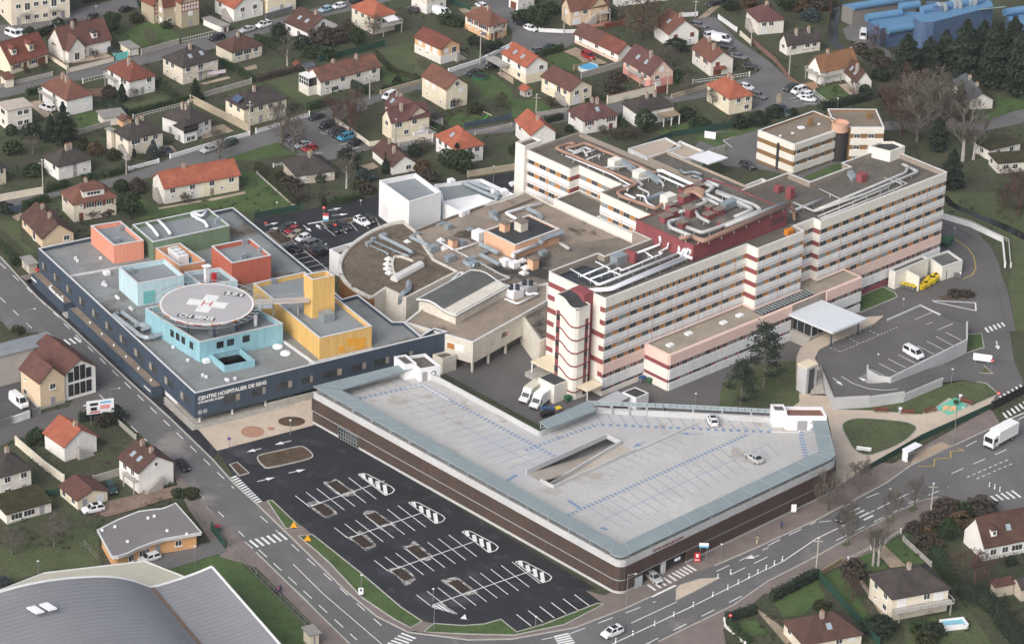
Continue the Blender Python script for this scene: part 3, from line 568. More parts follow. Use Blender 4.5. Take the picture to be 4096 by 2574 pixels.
k=H(t30,(825,780),860,(690,660),(995,768),'gableB',3.0,'white','brown','w10',root=h['root'],fr=['.'],fl=['.w'],chim=1,sky=2)
H(t30,(1890,950),1035,(1690,760),(2142,955),'gableB',2.0,'pale','slate','low house with grey slate and mossy roof at the edge of the dark conifers',fr=['..'],fl=['...'],chim=2)
e=HOUSES['low house with grey slate and mossy roof at the edge of the dark conifers'];MB().add([e['F']+e['eR']/2+V3((0,0,e['rise']+.06)),e['F']+e['eR']+V3((0,0,.06)),e['F']+e['eR']+e['eL']+V3((0,0,.06)),e['F']+e['eR']/2+e['eL']+V3((0,0,e['rise']+.06))],[(0,1,2,3)]).build('moss_cover',ROOF['moss'],e['roof'])
H(t30,(2080,1420),1513,(1980,1330),(2350,1325),'flat',0,'pale','moss','flat mossy-roofed pavilion with white chimney by the park lawn',name='pavilion',cat='pavilion',fr=['ww'],fl=['w'],flat_m=ROOF['moss'])
H(t31,(2160,30),125,(2070,-70),(2500,0),'flat',0,'pale','moss','second flat mossy-roofed pavilion at the photo edge below the first',name='pavilion',cat='pavilion',fr=['ww.'],fl=['w.'],flat_m=ROOF['moss'])
h=H(t01,(680,412),582,(553,290),(1112,342),'hip',3.2,'cream','rust','cream house with red hipped roof and wide white dormer above the coloured boxes',fr=['dvv.','vWww'],fl=['..','w.'],brown=True,chim=1)
dormer(h,'R',.5,5.2,1.5,.25,'rust','pale',True)
h=H(t01,(390,732),828,(188,520),(708,672),'gableB',3.0,'sand','brown','sand-coloured house with mottled brown gable next to the dark blue wing',fr=['..w'],fl=['w.b.'],chim=2)
h=H(t01,(1540,263),412,7.5,(2264,130),'gableA',2.8,'pale','orange','long semi-detached house with bright orange roof, half grey and half yellow',fr=['v.v.dv.','w.w.w.w'],fl=['',''],chim=1)
MB().obox(h['W'][0].lerp(h['W'][1],.5)-V3((0,0,h['ze']-.02)),h['eR']*.47,h['nR']*.05,V3((0,0,h['ze']-.3))).build('yellow_wall',WALL['butter'],h['root']);stairs(h,'L',.4,2.6,3.5,1.2,1)
H(t01,(-60,90),250,(-200,20),(78,55),'hip',2.5,'butter','dark','butter-coloured house with outside steps cut by the photo edge',fr=['w.','ww'],fl=['',''])
h=H(t02,(370,580),832,(180,432),(622,500),'gableB',3.0,'sand','redbrown','peach corner building with red-brown roof and glazed white front by the crossing',name='corner_building',cat='building',fr=['.d.','.W.'],fl=['w..','v..'],chim=0,base=('grey',.6))
k=H(t02,(600,500),780,(500,215),(740,345),'gableB',2.6,'white','redbrown','w11',root=h['root'],fr=['',''],fl=['',''],chim=0,ze=h['ze'])
a,b_=k['W'][0],k['W'][1];ex=(b_-a).normalized();n=k['nR'];gm=MB();Z=V3((0,0,1));Lk=(b_-a).length
for i in range(4):gm.obox(V3((a.x,a.y,.8))+ex*(.8+i*(Lk-1.6)/4),ex*((Lk-1.6)/4-.25),n*.1,Z*2.6);gm.obox(V3((a.x,a.y,4.0))+ex*(.8+i*(Lk-1.6)/4),ex*((Lk-1.6)/4-.25),n*.1,Z*(2.2+(1.0 if i in(1,2)else 0)))
gm.build('shop_window',m_gdark,h['root'])
H(t02,(-40,340),620,(-60,230),(510,155),'flat',0,'grey','dark','long grey workshop with ribbed metal roof behind the peach corner building',name='workshop',cat='workshop',fr=['.dw.'],fl=[''],flat_m=M('ribbed_metal',(.25,.27,.29),.5,.15,.4))
h=H(t02,(600,1177),1322,(413,1030),(918,1060),'gableB',2.8,'white','orange','small white house with patchy orange roof beside the billboard',fr=['..'],fl=['..'],chim=1);attic(h,'s',.9,1.5,dz=-.7);stairs(h,'R',.35,2.4,3.6,1.1,1)
h=H(t02,(1295,1422),1620,(1113,1262),(1642,1307),'gableB',2.7,'white','brown','white house with brown gabled roof, two skylights and a metal stair on its gable',fr=['.','..','.'],fl=['v.','ww'],chim=2,sky=2);attic(h,'w',.7,.9);stairs(h,'R',.62,2.6,4,1.1,-1);balcony(h,'L',.4,1,2.7,1.2)
H(t02,(-10,1462),1690,(-200,1310),(318,1375),'hip',3,'pale','dark','pale two-storey house with dark roof at the photo edge beside the walled drive',fr=['wvd','w.w'],fl=['',''])
h=H(t03,(722,166),260,(545,18),(1030,70),'gableB',1.4,'butter','redbrown','low cream double garage with brown roof behind the white parked car',name='garage',cat='garage',fr=['d.g'],fl=['w.w'],chim=0)
H(t03,(55,302),396,(-80,150),(492,165),'mono',.6,'pale','moss','long cream shed with mossy roof at the photo edge',name='shed',cat='shed',fr=['WWd'],fl=[''])
h=H(t33,(1165,1090),1305,(938,852),(1724,988),'hip',3.3,'cream','dark','cream house with dark hipped roof and long terrace beside the small blue pool',fr=['...','S.wS'],fl=['vw','ww'],chim=1);balcony(h,'R',0,1.02,2.5,2.0)
H(t33,(330,1520),1640,(118,1290),(912,1422),'hip',3.0,'cream','brown','cream house with brown hipped roof and white chimney cut by the bottom edge',fr=['...','s.ws'],fl=['','w.'],chim=1,sky=1)
h=H(t33,(2030,610),740,(1835,420),(2560,500),'gableA',4.6,'white','brown','white house with steep dark roof, small dormer and skylights at the right edge',fr=['wwWw'],fl=['.'],chim=0,sky=1)
dormer(h,'R',.22,1.2,1.4,.3,'brown','white')
H(t33,(2130,985),1090,(2080,930),(2330,940),'mono',.4,'dirty','redbrown','long garden shed with reddish flat roof behind the bare red tree',name='shed',cat='shed',fr=['..'],fl=[''])
H(t33,(2380,1000),1120,(2290,890),(2560,960),'gableA',1.2,'dirty','dark','dark-roofed wooden garden hut at the right edge',name='shed',cat='shed',fr=['d'],fl=[''],chim=0)
H(t00,(965,1118),1165,5,(1195,1085),'flat',0,'pale','dark','low grey felt-roofed garden store beside the tiny brown shed',name='shed',cat='shed',fr=[''],fl=[''],ze=2.2)
H(t00,(1145,1140),1175,3.4,(1250,1120),'gableB',.6,'orange','rust','tiny timber shed with rusty roof next to the grey store',name='shed',cat='shed',fr=['d'],fl=[''],chim=0,ze=2.0)
H(t00,(45,755),835,(-30,705),(150,745),'mono',.3,'cream','rust','small cream lean-to with rusty roof at the street edge',name='shed',cat='shed',fr=['.'],fl=[''])
H(t01,(265,985),1070,(195,905),(362,960),'flat',0,'dirty','dark','small concrete substation with a red sign at the end of the blue wing',name='substation',cat='substation',fr=['.'],fl=['d'])
H(t13,(500,1440),1560,(424,1355),(615,1410),'flat',0,'butter','dark','small cream kiosk with grey flat roof by the bottom pavement',name='kiosk',cat='kiosk',fr=['d'],fl=[''])
# ---------------- hospital: ward block, ward wing ----------------
ma=crop(2080,520,2.1891);rb=crop(1320,720,2.5083);mb=crop(2180,1180,2.408)
Z1=V3((0,0,1))
_F0=ms(738,418,22.3);_A=t31(1668,105,22.3)-_F0;_A.z=0;_A.normalize()
_B=V3((-_A.y,_A.x,0));_a0=math.radians(1.0);AX=_A*math.cos(_a0)+_B*math.sin(_a0);BX=V3((-AX.y,AX.x,0))
AG=math.atan2(AX.y,AX.x)
def UV(u,v,z=0.):return V3((_F0.x,_F0.y,z))+AX*u+BX*v
def uvn(P):
    d=V3(P)-_F0;return d.dot(AX),d.dot(BX)
def ccw(p):
    p=[V3((q[0],q[1],0))for q in p];n=len(p)
    return p if sum(p[i].x*p[(i+1)%n].y-p[(i+1)%n].x*p[i].y for i in range(n))>0 else p[::-1]
def inset(p,t):
    p=ccw(p);n=len(p);o=[]
    for i in range(n):
        a,b,c=p[i-1],p[i],p[(i+1)%n];d1=(b-a).normalized();d2=(c-b).normalized()
        n1=V3((-d1.y,d1.x,0));n2=V3((-d2.y,d2.x,0));m=n1+n2
        o.append(b+m*(t/max(.35,1+n1.dot(n2))))
    return o
m_cap=M('metal_coping',(.66,.67,.67),.5,.05,.5)
def flat_block(root,poly,z0,z1,wm,dm,name='wall',par=.6,t=.3,cap=None,capw=.36):
    """walls with a parapet and a sunk roof deck; returns the deck height"""
    p=ccw(poly);q=inset(p,t);n=len(p);zd=z1-par
    b=MB();vs=[(v.x,v.y,z0)for v in p]+[(v.x,v.y,z1)for v in p]+[(v.x,v.y,z1)for v in q]+[(v.x,v.y,zd)for v in q]
    fs=[]
    for i in range(n):
        j=(i+1)%n;fs+=[(i,j,n+j,n+i),(n+i,n+j,2*n+j,2*n+i),(2*n+i,2*n+j,3*n+j,3*n+i)]
    fs.append(tuple(range(n))[::-1]);b.add(vs,fs);w_=b.build(name,wm,root)
    MB().poly([(v.x,v.y,zd)for v in q]).build('roof_deck',dm,w_)
    if cap:
        c0=inset(p,-.05);c1=inset(p,capw);cb=MB()
        vs=[(v.x,v.y,z1+.01)for v in c0]+[(v.x,v.y,z1+.1)for v in c0]+[(v.x,v.y,z1+.1)for v in c1]+[(v.x,v.y,z1+.01)for v in c1]
        for i in range(n):
            j=(i+1)%n;cb.add([vs[i],vs[j],vs[n+j],vs[n+i],vs[2*n+j],vs[2*n+i],vs[3*n+j],vs[3*n+i]],[(0,1,2,3),(3,2,4,5),(5,4,6,7)])
        cb.build('coping',cap,w_)
    return zd
m_wcream=M('ward_cream',(.75,.725,.66),.85,.05,.2,sc2=1)
m_wback=M('ward_strip',(.30,.26,.22),.85,.1,.5)
m_span=M('spandrel_white',(.76,.765,.775),.7,.08,.6,sc2=2,stretch=(1,1,.15))
m_line=M('ledge_terracotta',(.42,.26,.22),.8,.1,.5)
m_orange=M('infill_orange',(.46,.21,.065),.7,.14,.8)
m_maroon=M('maroon_render',(.25,.07,.078),.8,.1,.3)
m_pinkb=M('pink_render',(.74,.55,.49),.85,.05,.3)
m_deckb=M('ward_roof_gravel',(.17,.155,.13),.95,.25,.12,col2=(.13,.12,.105),sc2=2)
m_win=M('window_dark',(.055,.062,.068),.15,.3,.9,spec=.6)
m_winl=M('window_curtain',(.30,.34,.35),.25,.3,.8,spec=.6)
m_pipe=M('duct_white',(.80,.81,.84),.35,.03,.5);m_pipeg=M('duct_grey',(.46,.47,.47),.5,.1,.4);m_pipet=M('duct_terracotta',(.36,.225,.17),.7,.15,.4)
m_galv=M('duct_galvanised',(.33,.38,.41),.4,.12,.5,metal=.3)
ward=thing('ward_block','tall cream ward block with long rows of orange panelled windows and white roof ducts','hospital',tuple(UV(0,0)))
WINCOUNT={}
def strip_windows(root,A,B,n,z,h,pat,period,x0=0.,mat_b=None,small=False):
    """window strip between two plan points: a coloured infill strip with windows set in it; pat = [(start, width, kind)] per period"""
    ex=(B-A);L=ex.length;ex=ex/L
    kd=next((k for _,_,k in pat if k!='w'),'o')
    MB().obox(V3((A.x,A.y,z))-n*.02,ex*L,n*.08,Z1*h).build('infill_strip',{'o':m_orange,'r':m_maroon}[kd],root)
    u=x0
    while u<L:
        for s,w_,k in pat:
            a=u+s;e=min(a+w_,L-.12)
            if k!='w' or a<.1 or e-a<.3:continue
            o=V3((A.x,A.y,z))+ex*a
            c=WINCOUNT.setdefault(root.name,[0,MB()])
            b=MB()if c[0]<100 else c[1];ww=e-a
            b.obox(o-n*.02-ex*.12,ex*(ww+.24),n*.12,Z1*h,0)
            m=2 if ww>1.3 else 1;pw=(ww-.08*(m+1))/m;lt=RN.random()<.22
            for i in range(m):b.obox(o+ex*(.08+i*(pw+.08))+n*.08+Z1*.08,ex*pw,n*.04,Z1*(h-.16),2 if lt else 1)
            if c[0]<100:b.build('window',[M('ward_window_frame',(.33,.32,.30),.6,0),m_win,m_winl],root)
            c[0]+=1
        u+=period
def spandrel(root,A,B,n,z0,z1,mat=None,proud=.22,line=True,seams=7.0,sx=0.):
    ex=(B-A);L=ex.length;ex=ex/L
    w_=MB().obox(V3((A.x,A.y,z0))-n*.02,ex*L,n*(proud+.02),Z1*(z1-z0)).build('spandrel',mat or m_span,root)
    if line:
        zl=z0+(z1-z0)*.22;b=MB().obox(V3((A.x,A.y,zl)),ex*L,n*(proud+.03),Z1*.14);u=seams
        while u<L-1:b.obox(V3((A.x,A.y,z0))+ex*u,ex*.1,n*(proud+.025),Z1*(z1-z0));u+=seams
        b.build('ledge',m_line,w_)
PAT=[(.35,2.0,'w'),(2.45,1.6,'o'),(4.15,2.0,'w'),(6.25,.85,'o')]
PATS=[(.3,.7,'w'),(1.05,.9,'o'),(2.05,.7,'w'),(2.8,.9,'o'),(3.8,.7,'w'),(4.55,.9,'o'),(5.55,.7,'w'),(6.3,.9,'o')]
PATR=[(.3,.9,'w'),(1.25,.8,'r'),(2.1,.9,'w'),(3.05,.6,'r'),(3.7,1.7,'w'),(5.45,.7,'r'),(6.2,.7,'w')]
PITCH=2.96;SH=1.12
def facade(root,A,B,n,ztop,nst,par=2.1,pat=PAT,x0=0.,top=None,skip_par=False):
    """parapet band then nst window strips and spandrels downwards"""
    if not skip_par:spandrel(root,A,B,n,ztop-par,ztop+.02,m_wcream,line=False,seams=200)
    for i in range(nst):
        zt=ztop-par-i*PITCH
        strip_windows(root,A,B,n,zt-SH,SH,top if(top and i==0)else pat,7.0,x0)
        spandrel(root,A,B,n,zt-PITCH,zt-SH)
# --- bodies
out=[(0,0),(42,0),(42.1,-3.1),(56.4,-3.1),(56.4,0),(63,0),(63,-1.9),(104.7,-1.9),(104.7,16.2),(90.2,16.2),(90.2,13.6),(76.6,13.6),(76.6,20.1),(57,20.1),(57,25),(44,25),(44,20.1),(27.8,20.1),(27.8,14.6),(14.1,14.6),(14.1,16.6),(0,16.6)]
flat_block(ward,[UV(*p)for p in out],0,22.3,m_wback,m_deckb,par=1.1,t=.35)
n_f=-BX;n_l=-AX
cb=MB();strip(cb,[UV(*p)for p in out],.45,22.3,22.38,0,True);cb.build('coping',m_cap,ward)
seg=[((0,0),(42,0)),((42.1,-3.1),(56.4,-3.1)),((56.4,0),(63,0)),((63,-1.9),(104.7,-1.9))]
TOPM=PATS
facade(ward,UV(0,0),UV(31.5,0),n_f,22.3,1,top=PATS);facade(ward,UV(31.5,0),UV(42,0),n_f,22.3,1)
for i in range(1,5):
    zt=20.2-i*PITCH;strip_windows(ward,UV(0,0),UV(42,0),n_f,zt-SH,SH,PAT,7.0)
    if i<4:spandrel(ward,UV(0,0),UV(42,0),n_f,zt-PITCH,zt-SH)
facade(ward,UV(42.1,-3.1),UV(56.4,-3.1),n_f,22.3,5,x0=.1)
facade(ward,UV(56.4,0),UV(63,0),n_f,22.3,5,x0=-2.6)
facade(ward,UV(63,-1.9),UV(84.5,-1.9),n_f,22.3,1);facade(ward,UV(84.5,-1.9),UV(104.7,-1.9),n_f,22.3,1,top=PATS)
for i in range(1,5):
    zt=20.2-i*PITCH;strip_windows(ward,UV(63,-1.9),UV(104.7,-1.9),n_f,zt-SH,SH,PAT,7.0)
    if i<4:spandrel(ward,UV(63,-1.9),UV(104.7,-1.9),n_f,zt-PITCH,zt-SH)
# stepped reveals: cream with maroon bands
for u,va,vb in((42.05,-3.1,0),(63,-1.9,0)):
    spandrel(ward,UV(u,vb),UV(u,va),n_l,20.2,22.3,m_wcream,.1,False,99)
    for i in range(5):
        zt=20.2-i*PITCH
        MB().obox(UV(u,vb,zt-SH-.05)-n_l*.0,BX*(va-vb),n_l*.06,Z1*(SH+.1)).build('reveal_panel',m_maroon,ward)
        if i<4:spandrel(ward,UV(u,vb),UV(u,va),n_l,zt-PITCH,zt-SH,m_wcream,.1,False,99)
# lower pink and white storeys under the strips
def base_storeys(A,B,n,z_pink=7.25,ground=0.,red=False):
    spandrel(ward,A,B,n,5.0,z_pink,m_pinkb,.3,False,99)
    strip_windows(ward,A,B,n,3.95,1.05,PATR,7.0);spandrel(ward,A,B,n,1.75,3.95,m_span,.3,False,7)
    strip_windows(ward,A,B,n,1.05,.7,[(.2,2.4,'w'),(2.7,.9,'r'),(3.7,2.2,'w'),(6.0,.9,'r')],7.0)
    spandrel(ward,A,B,n,0,1.05,m_maroon if red else m_wcream,.3,False,99)
base_storeys(UV(0,0),UV(12.4,0),n_f);base_storeys(UV(72,-1.9),UV(104.7,-1.9),n_f,7.25,0,True)
# low pink front wing
lowp=[(12.4,-7.2),(72,-7.2),(72,-1.9),(56.4,.1),(56.4,-3),(42,-3),(42,.1),(12.4,.1)]
lw=[UV(12.4,-7.2),UV(72,-7.2),UV(72,-2.1),UV(63.1,-2.1),UV(63.1,-.1),UV(56.5,-.1),UV(56.5,-3.2),UV(41.9,-3.2),UV(41.9,-.1),UV(12.4,-.1)]
flat_block(ward,lw,0,8.2,m_wback,M('wing_roof_gravel',(.36,.32,.26),.95,.12,.2,col2=(.30,.26,.20),sc2=2),par=.35,t=.3,cap=m_pinkb)
for A,B,n in((UV(12.4,-7.2),UV(49.5,-7.2),n_f),(UV(60.5,-7.2),UV(72,-7.2),n_f)):
    spandrel(ward,A,B,n,5.9,8.2,m_pinkb,.3,False,99);strip_windows(ward,A,B,n,4.85,1.05,PATR,7.0)
    spandrel(ward,A,B,n,2.55,4.85,m_span,.3,False,7);strip_windows(ward,A,B,n,1.75,.8,[(.2,2.4,'w'),(2.7,.9,'r'),(3.7,2.2,'w'),(6.0,.9,'r')],7.0);spandrel(ward,A,B,n,0,1.75,m_span,.3,False,7)
A,B=UV(12.4,-.1),UV(12.4,-7.2)
spandrel(ward,A,B,n_l,5.9,8.2,m_pinkb,.25,False,99);spandrel(ward,A,B,n_l,2.55,4.85,m_wcream,.25,False,99);spandrel(ward,A,B,n_l,0,1.75,m_wcream,.25,False,99)
for z,h in((4.85,1.05),(1.75,.8)):MB().obox(V3((A.x,A.y,z)),B-A,n_l*.1,Z1*h).build('infill_panel',m_maroon,ward)
for x,y in((1205,485),(1385,375),(1720,270),(1875,200)):
    p=mb(x,y,7.9);MB().box(p,1.6,1.2,.35,AG).build('skylight',m_pipe,ward)
# --- end wall, stair tower and canopies
spandrel(ward,UV(0,16.6),UV(0,0),n_l,0,22.3,m_wcream,.05,False,99)
rb_=MB()
for i in range(6):
    zt=20.2-i*PITCH;big=i%2==0
    rb_.obox(UV(0,16.6,zt-SH)+n_l*.02,BX*-(7.0 if i==0 else 4.5 if big else 2.0),n_l*.1,Z1*(SH if i<5 else 1.1))
    rb_.obox(UV(0,0,zt-SH)+n_l*.02,BX*(3.4 if big and i else 1.2),n_l*.1,Z1*SH)
rb_.build('maroon_band',m_maroon,ward)
MB().obox(UV(0,16.6,5.3)+n_l*.03,BX*-2,n_l*.08,Z1*2.4).build('pink_panel',m_pinkb,ward)
MB().obox(UV(0,0,5.0)+n_l*.03,BX*1.4,n_l*.08,Z1*2.3).build('pink_panel',m_pinkb,ward)
MB().prism([UV(-2.6,3.4),UV(0,3.4),UV(0,7.4),UV(-2.6,7.4)],0,22.7).build('service_shaft',m_maroon,ward)
tp=[UV(-2.2,7.8),UV(-6.2,7.8),UV(-6.2,3.2),UV(-5.9,2.5),UV(-5.2,2.1),UV(-2.2,2.0)]
n=len(tp);tpc=tp
prof=lambda v:21.0+1.4*(1/(1+math.exp(-(v-4.6)*2.2)))
tw=MB();ring=[]
edges=[]
for i in range(n):
    a,b=tp[i],tp[(i+1)%n];k=8 if(b-a).length>3 else 1
    for j in range(k):ring.append(a.lerp(b,j/k))
m_=len(ring);zt=[prof(uvn(p)[1])for p in ring]
vs=[(p.x,p.y,0)for p in ring]+[(p.x,p.y,z)for p,z in zip(ring,zt)]
tw.add(vs,[(i,(i+1)%m_,m_+(i+1)%m_,m_+i)for i in range(m_)])
stair=tw.build('stair_tower',m_wcream,ward)
rf=MB()
for j in range(9):
    va=2.0+5.8*j/9;vb=2.0+5.8*(j+1)/9
    q=[UV(-6.1,va,prof(va)-.25),UV(-2.2,va,prof(va)-.25),UV(-2.2,vb,prof(vb)-.25),UV(-6.1,vb,prof(vb)-.25)];rf.poly(q)
rf.build('tower_roof',M('bitumen_dark',(.06,.062,.066),.8,.2,.4),stair)
sm=MB();sg=MB()
for i in range(6):
    z=18.3-i*PITCH
    pts=[UV(-6.25,7.0-4.2*t_,z-1.7*(1/(1+math.exp(-(t_-.5)*7))))for t_ in[q/8 for q in range(9)]]+[UV(-5.5,2.1,z-1.75),UV(-2.3,1.95,z-1.6)]
    sm.tube(pts,.16,6)
for z in range(0,6):
    zz=18.0-z*PITCH
    sg.obox(UV(-6.3,7.55,zz-1.2),BX*-.9,-AX*.06,Z1*1.3);sg.obox(UV(-3.4,1.9,zz-2.5),AX*.7,BX*-.06,Z1*1.3)
sm.obox(UV(-6.25,7.6,1.5),BX*-1.0,AX*.02,Z1*17.4);sm.obox(UV(-3.5,1.97,1.0),AX*.9,BX*.02,Z1*17)
sm.build('wave_band',m_maroon,stair);sg.build('stair_window',m_win,stair)
m_canc=M('canopy_cream',(.70,.62,.46),.6,.06,.4)
MB().obox(UV(-5.3,15.6,3.4),AX*5.2,BX*-7.2,Z1*.3).build('canopy',m_canc,ward)
for u,v in((-5.1,15.4),(-5.1,8.7)):MB().box(UV(u,v,0),.25,.25,3.4).build('canopy_post',m_span,ward)
MB().obox(UV(-5.2,1.9,3.0),AX*4.6,BX*-3.1,Z1*.25).build('canopy',m_canc,ward)
MB().box(UV(-5.0,-1.0,0),.2,.2,3.0).build('canopy_post',m_span,ward)
lb=MB();lb.prism([UV(-10.0,8.4),UV(-6.3,8.4),UV(-6.3,3.6),UV(-10,3.6)],0,4.2);lb.build('plant_annex',m_wcream,ward);MB().prism([UV(-9.8,8.2),UV(-6.4,8.2),UV(-6.4,3.8),UV(-9.8,3.8)],4.2,4.24).build('annex_roof',MATS['bitumen_dark'],ward)
MB().prism([UV(-6,16.5),UV(-.2,16.5),UV(-.2,8.2),UV(-6,8.2)],0,1.0).build('loading_dock',m_steps,ward)
# --- penthouse
ph=[(28.2,2.6),(57.2,2.6),(57.2,19.5),(56.5,25.2),(46.8,25.2),(46.8,19.5),(28.2,19.5)]
pent=thing('roof_plant_room','maroon plant room on the ward block roof, topped by thick grey and terracotta ducts','plant room',tuple(UV(40,10,21.2)))
flat_block(pent,[UV(*p)for p in ph],21.2,25.0,m_maroon,m_deckb,par=.25,t=.3)
b=MB();b.obox(UV(52,2.55,22.6),AX*4,BX*-.1,Z1*1.6);b.build('louvre',M('louvre_maroon',(.13,.06,.07),.6,.1),pent)
for u,v,w_,d_,h_ in((33,15.3,2.6,1.6,1.3),(33.6,11,1.8,1.6,1.2),(36,16,1.9,1.6,1.5),(39.2,14.2,2.6,2.2,1.9),(41,10.5,2.2,1.6,1.2),(44.5,10.8,2,1.6,1.2),(44,13,1.5,1.4,1.3),(40,5.5,1.8,1.5,1.4),(43,20,1.7,1.7,1.6),(48,20.5,1.7,1.7,1.4),(37.5,18.5,1.7,1.4,1.6),(50.5,22.5,2.0,1.6,1.2)):
    c=MB().box(UV(u,v,24.75),w_,d_,h_,AG).build('vent_stack',m_maroon,pent);MB().box(UV(u,v,24.75+h_),w_+.3,d_+.3,.15,AG).build('stack_cap',M('cap_concrete',(.22,.18,.15),.9,.15),c)
# --- roof ducts, measured on the picture and carried on stands above the decks
def duct(root,fn,pts,z,r,mat,n=10,name='duct',zz=None,stand=0):
    r*=.84 if n>4 else.9
    p=[fn(x,y,z if len(q)==0 else q[0])for x,y,*q in pts]
    # round the corners
    o=[p[0]]
    for i in range(1,len(p)-1):
        a,b_,c=p[i-1],p[i],p[i+1];k=min(r*1.8,(a-b_).length*.45,(c-b_).length*.45)
        o+=[b_+(a-b_).normalized()*k,b_*.5+(b_+(a-b_).normalized()*k)*.25+(b_+(c-b_).normalized()*k)*.25,b_+(c-b_).normalized()*k]
    o.append(p[-1]);d=MB().tube(o,r,n).build(name,mat,root,n>4)
    if stand:
        s=MB()
        for i in range(len(p)-1):
            L=(p[i+1]-p[i]).length
            for k in range(max(1,int(L/4))):
                q=p[i].lerp(p[i+1],(k+.5)/max(1,int(L/4)));s.obox((q.x-.1,q.y-.1,q.z-stand),(.2,0,0),(0,.2,0),(0,0,stand-r*.5))
        s.build('duct_stand',m_pipeg,d)
    return d
for pts,r,mt in(([(1440,770),(1300,800),(1310,850),(1520,935)],.5,m_pipeg),([(1520,935),(1600,975),(2360,650)],.65,m_pipet),([(1395,950),(1510,930)],.5,m_pipet),
    ([(1460,850),(1590,900),(1730,855),(2110,700),(2060,660),(1720,535)],.5,m_pipeg),([(1880,760),(2040,695),(1830,590),(1720,545)],.5,m_pipeg),([(1530,690),(1565,760),(1660,810)],.45,m_pipeg),
    ([(1440,700),(1395,720),(1640,630),(1580,580)],.55,m_pipeg),([(1800,640),(1600,550),(1520,520)],.5,m_pipeg),([(1740,655),(1590,580)],.45,m_pipeg),([(1620,470),(1700,500),(1610,560)],.5,m_pipeg),
    ([(1640,450),(1740,490)],.5,m_pipeg),([(1800,840),(2320,640)],.5,m_pipeg)):duct(pent,ma,pts,26.0,r,mt,stand=1.2)
for y in(0,22,45):duct(pent,ma,[(1600+y*.4,590-y*1.2),(1520+y*.3,535-y*.6),(1435+y*.4,560-y*.7),(1430+y*.4,640-y*.6,24.5)],26.4,.55,m_pipet)
sb=MB();
for p in((1760,690),(1840,640),(1960,680)):pass
sb.obox(ma(1750,690,25.0),ma(1850,645,25.0)-ma(1750,690,25.0),BX*-1.6,Z1*1.5);sb.obox(ma(1850,645,25.0),ma(1990,690,25.0)-ma(1850,645,25.0),BX*-1.4,Z1*1.3);sb.build('air_handler',m_galv,pent)
for pts,r in(([(595,1400),(790,1385),(1500,1080)],.42),([(620,1408),(800,1398),(1520,1100)],.42),([(650,1330),(690,1355),(1400,1075)],.38),([(600,1310),(830,1225),(860,1205),(895,1228),(1250,1080),(1215,1070),(1290,1030),(1300,990,23.5)],.24),([(530,1280),(850,1150)],.25),([(440,1215),(585,1295),(650,1330)],.2),([(660,1150),(790,1215)],.2),([(770,1225),(890,1270)],.2),([(1015,1080),(1230,1000),(1225,930,24.0)],.32),([(1090,1065),(1160,1110)],.2)):
    duct(ward,ma,pts,22.0,r,m_pipe,8,stand=.8)
duct(ward,ma,[(1395,1075,21.9),(1410,960,24.6),(1450,935,26.0)],22,.55,m_pipe);duct(ward,ma,[(1380,1070),(1510,1125)],22.4,.4,m_pipe)
for x in(1430,1460,1495):duct(ward,ma,[(x-20,1110,21.9),(x,1055,23.6),(x+15,1040,23.7)],22,.42,m_pipe)
MB().obox(ma(850,1190,21.2),AX*3.2,BX*2.2,Z1*1.8).build('air_handler',m_galv,ward);MB().obox(ma(1010,1170,21.2)-AX*.4,AX*.9,BX*2.6,Z1*2.4).build('vent_stack',m_maroon,ward)
MB().prism([p for p in P2(ma,[(330,1275),(560,1185),(800,1260),(860,1310),(640,1365),(520,1350)],21.2)],21.2,21.24).build('bitumen_patch',m_gdark,ward)
for pts,r,mt in(([(430,470),(1290,110),(1320,50),(1260,30)],.38,m_pipeg),([(440,470),(900,315),(1410,100),(1330,60)],.38,m_pipeg),([(470,520),(1120,250),(1150,230)],.18,m_pipeg),([(480,540),(1240,250),(1260,215),(1090,155)],.16,m_pipeg),([(500,545),(1310,215),(1170,150)],.16,m_pipeg),([(210,480),(350,420),(500,360)],.38,m_pipeg),([(240,390),(430,470)],.3,m_pipeg),([(480,260),(690,360)],.14,m_pipeg)):
    duct(ward,t31,pts,22.1,r,mt,8,stand=.8)
for k in(0,14,28):duct(ward,t31,[(150+k,410-k*.3,25),(230,420+k,24.5),(250+k,560-k*2,21.9),(450,500+k,21.8)][:3],25,.4,m_pipet)
MB().box(t31(205,350,21.2),1.5,1.5,2.6,AG).build('vent_stack',m_maroon,ward);MB().box(t31(95,290,21.2),1.6,1.4,1.5,AG).build('vent_stack',m_maroon,ward);MB().box(t31(880,190,21.2),2,1.6,2.0,AG).build('vent_stack',m_maroon,ward)
MB().obox(t31(790,200,21.2),AX*1.6,BX*1.6+Z1*1.2,Z1*1.0).build('air_handler',m_galv,ward)
MB().box(t31(195,690,21.2),1.8,1.2,1.3,.7).build('generator',M('generator_orange',(.62,.22,.03),.5,.05),ward)
# far end stair tower with curved top
tt=[UV(101,16.1),UV(104.6,16.1),UV(104.6,9),UV(100,10.8)]
et=thing('end_tower','cream stair tower with dark sloping roof at the far end of the ward block','tower',tuple(UV(102,14)))
flat_block(et,[UV(99.5,16.8),UV(103.5,16.8),UV(106,15),UV(106,11.5),UV(101,11.5)],0,23.7,m_wcream,MATS['bitumen_dark'],par=.4,t=.25,cap=m_wcream)
b=MB();b.obox(UV(101,16.0,22.4)+AX*-.1,BX*-.9,AX*-.1,Z1*1.2);b.build('stair_window',m_win,et)
c_=WINCOUNT.get(ward.name)
def flush_windows(root):
    c=WINCOUNT.get(root.name)
    if c and c[1].v:
        o=c[1].build('window_rows',[MATS['ward_window_frame'],m_win,m_winl],root);o['kind']='stuff'
flush_windows(ward)
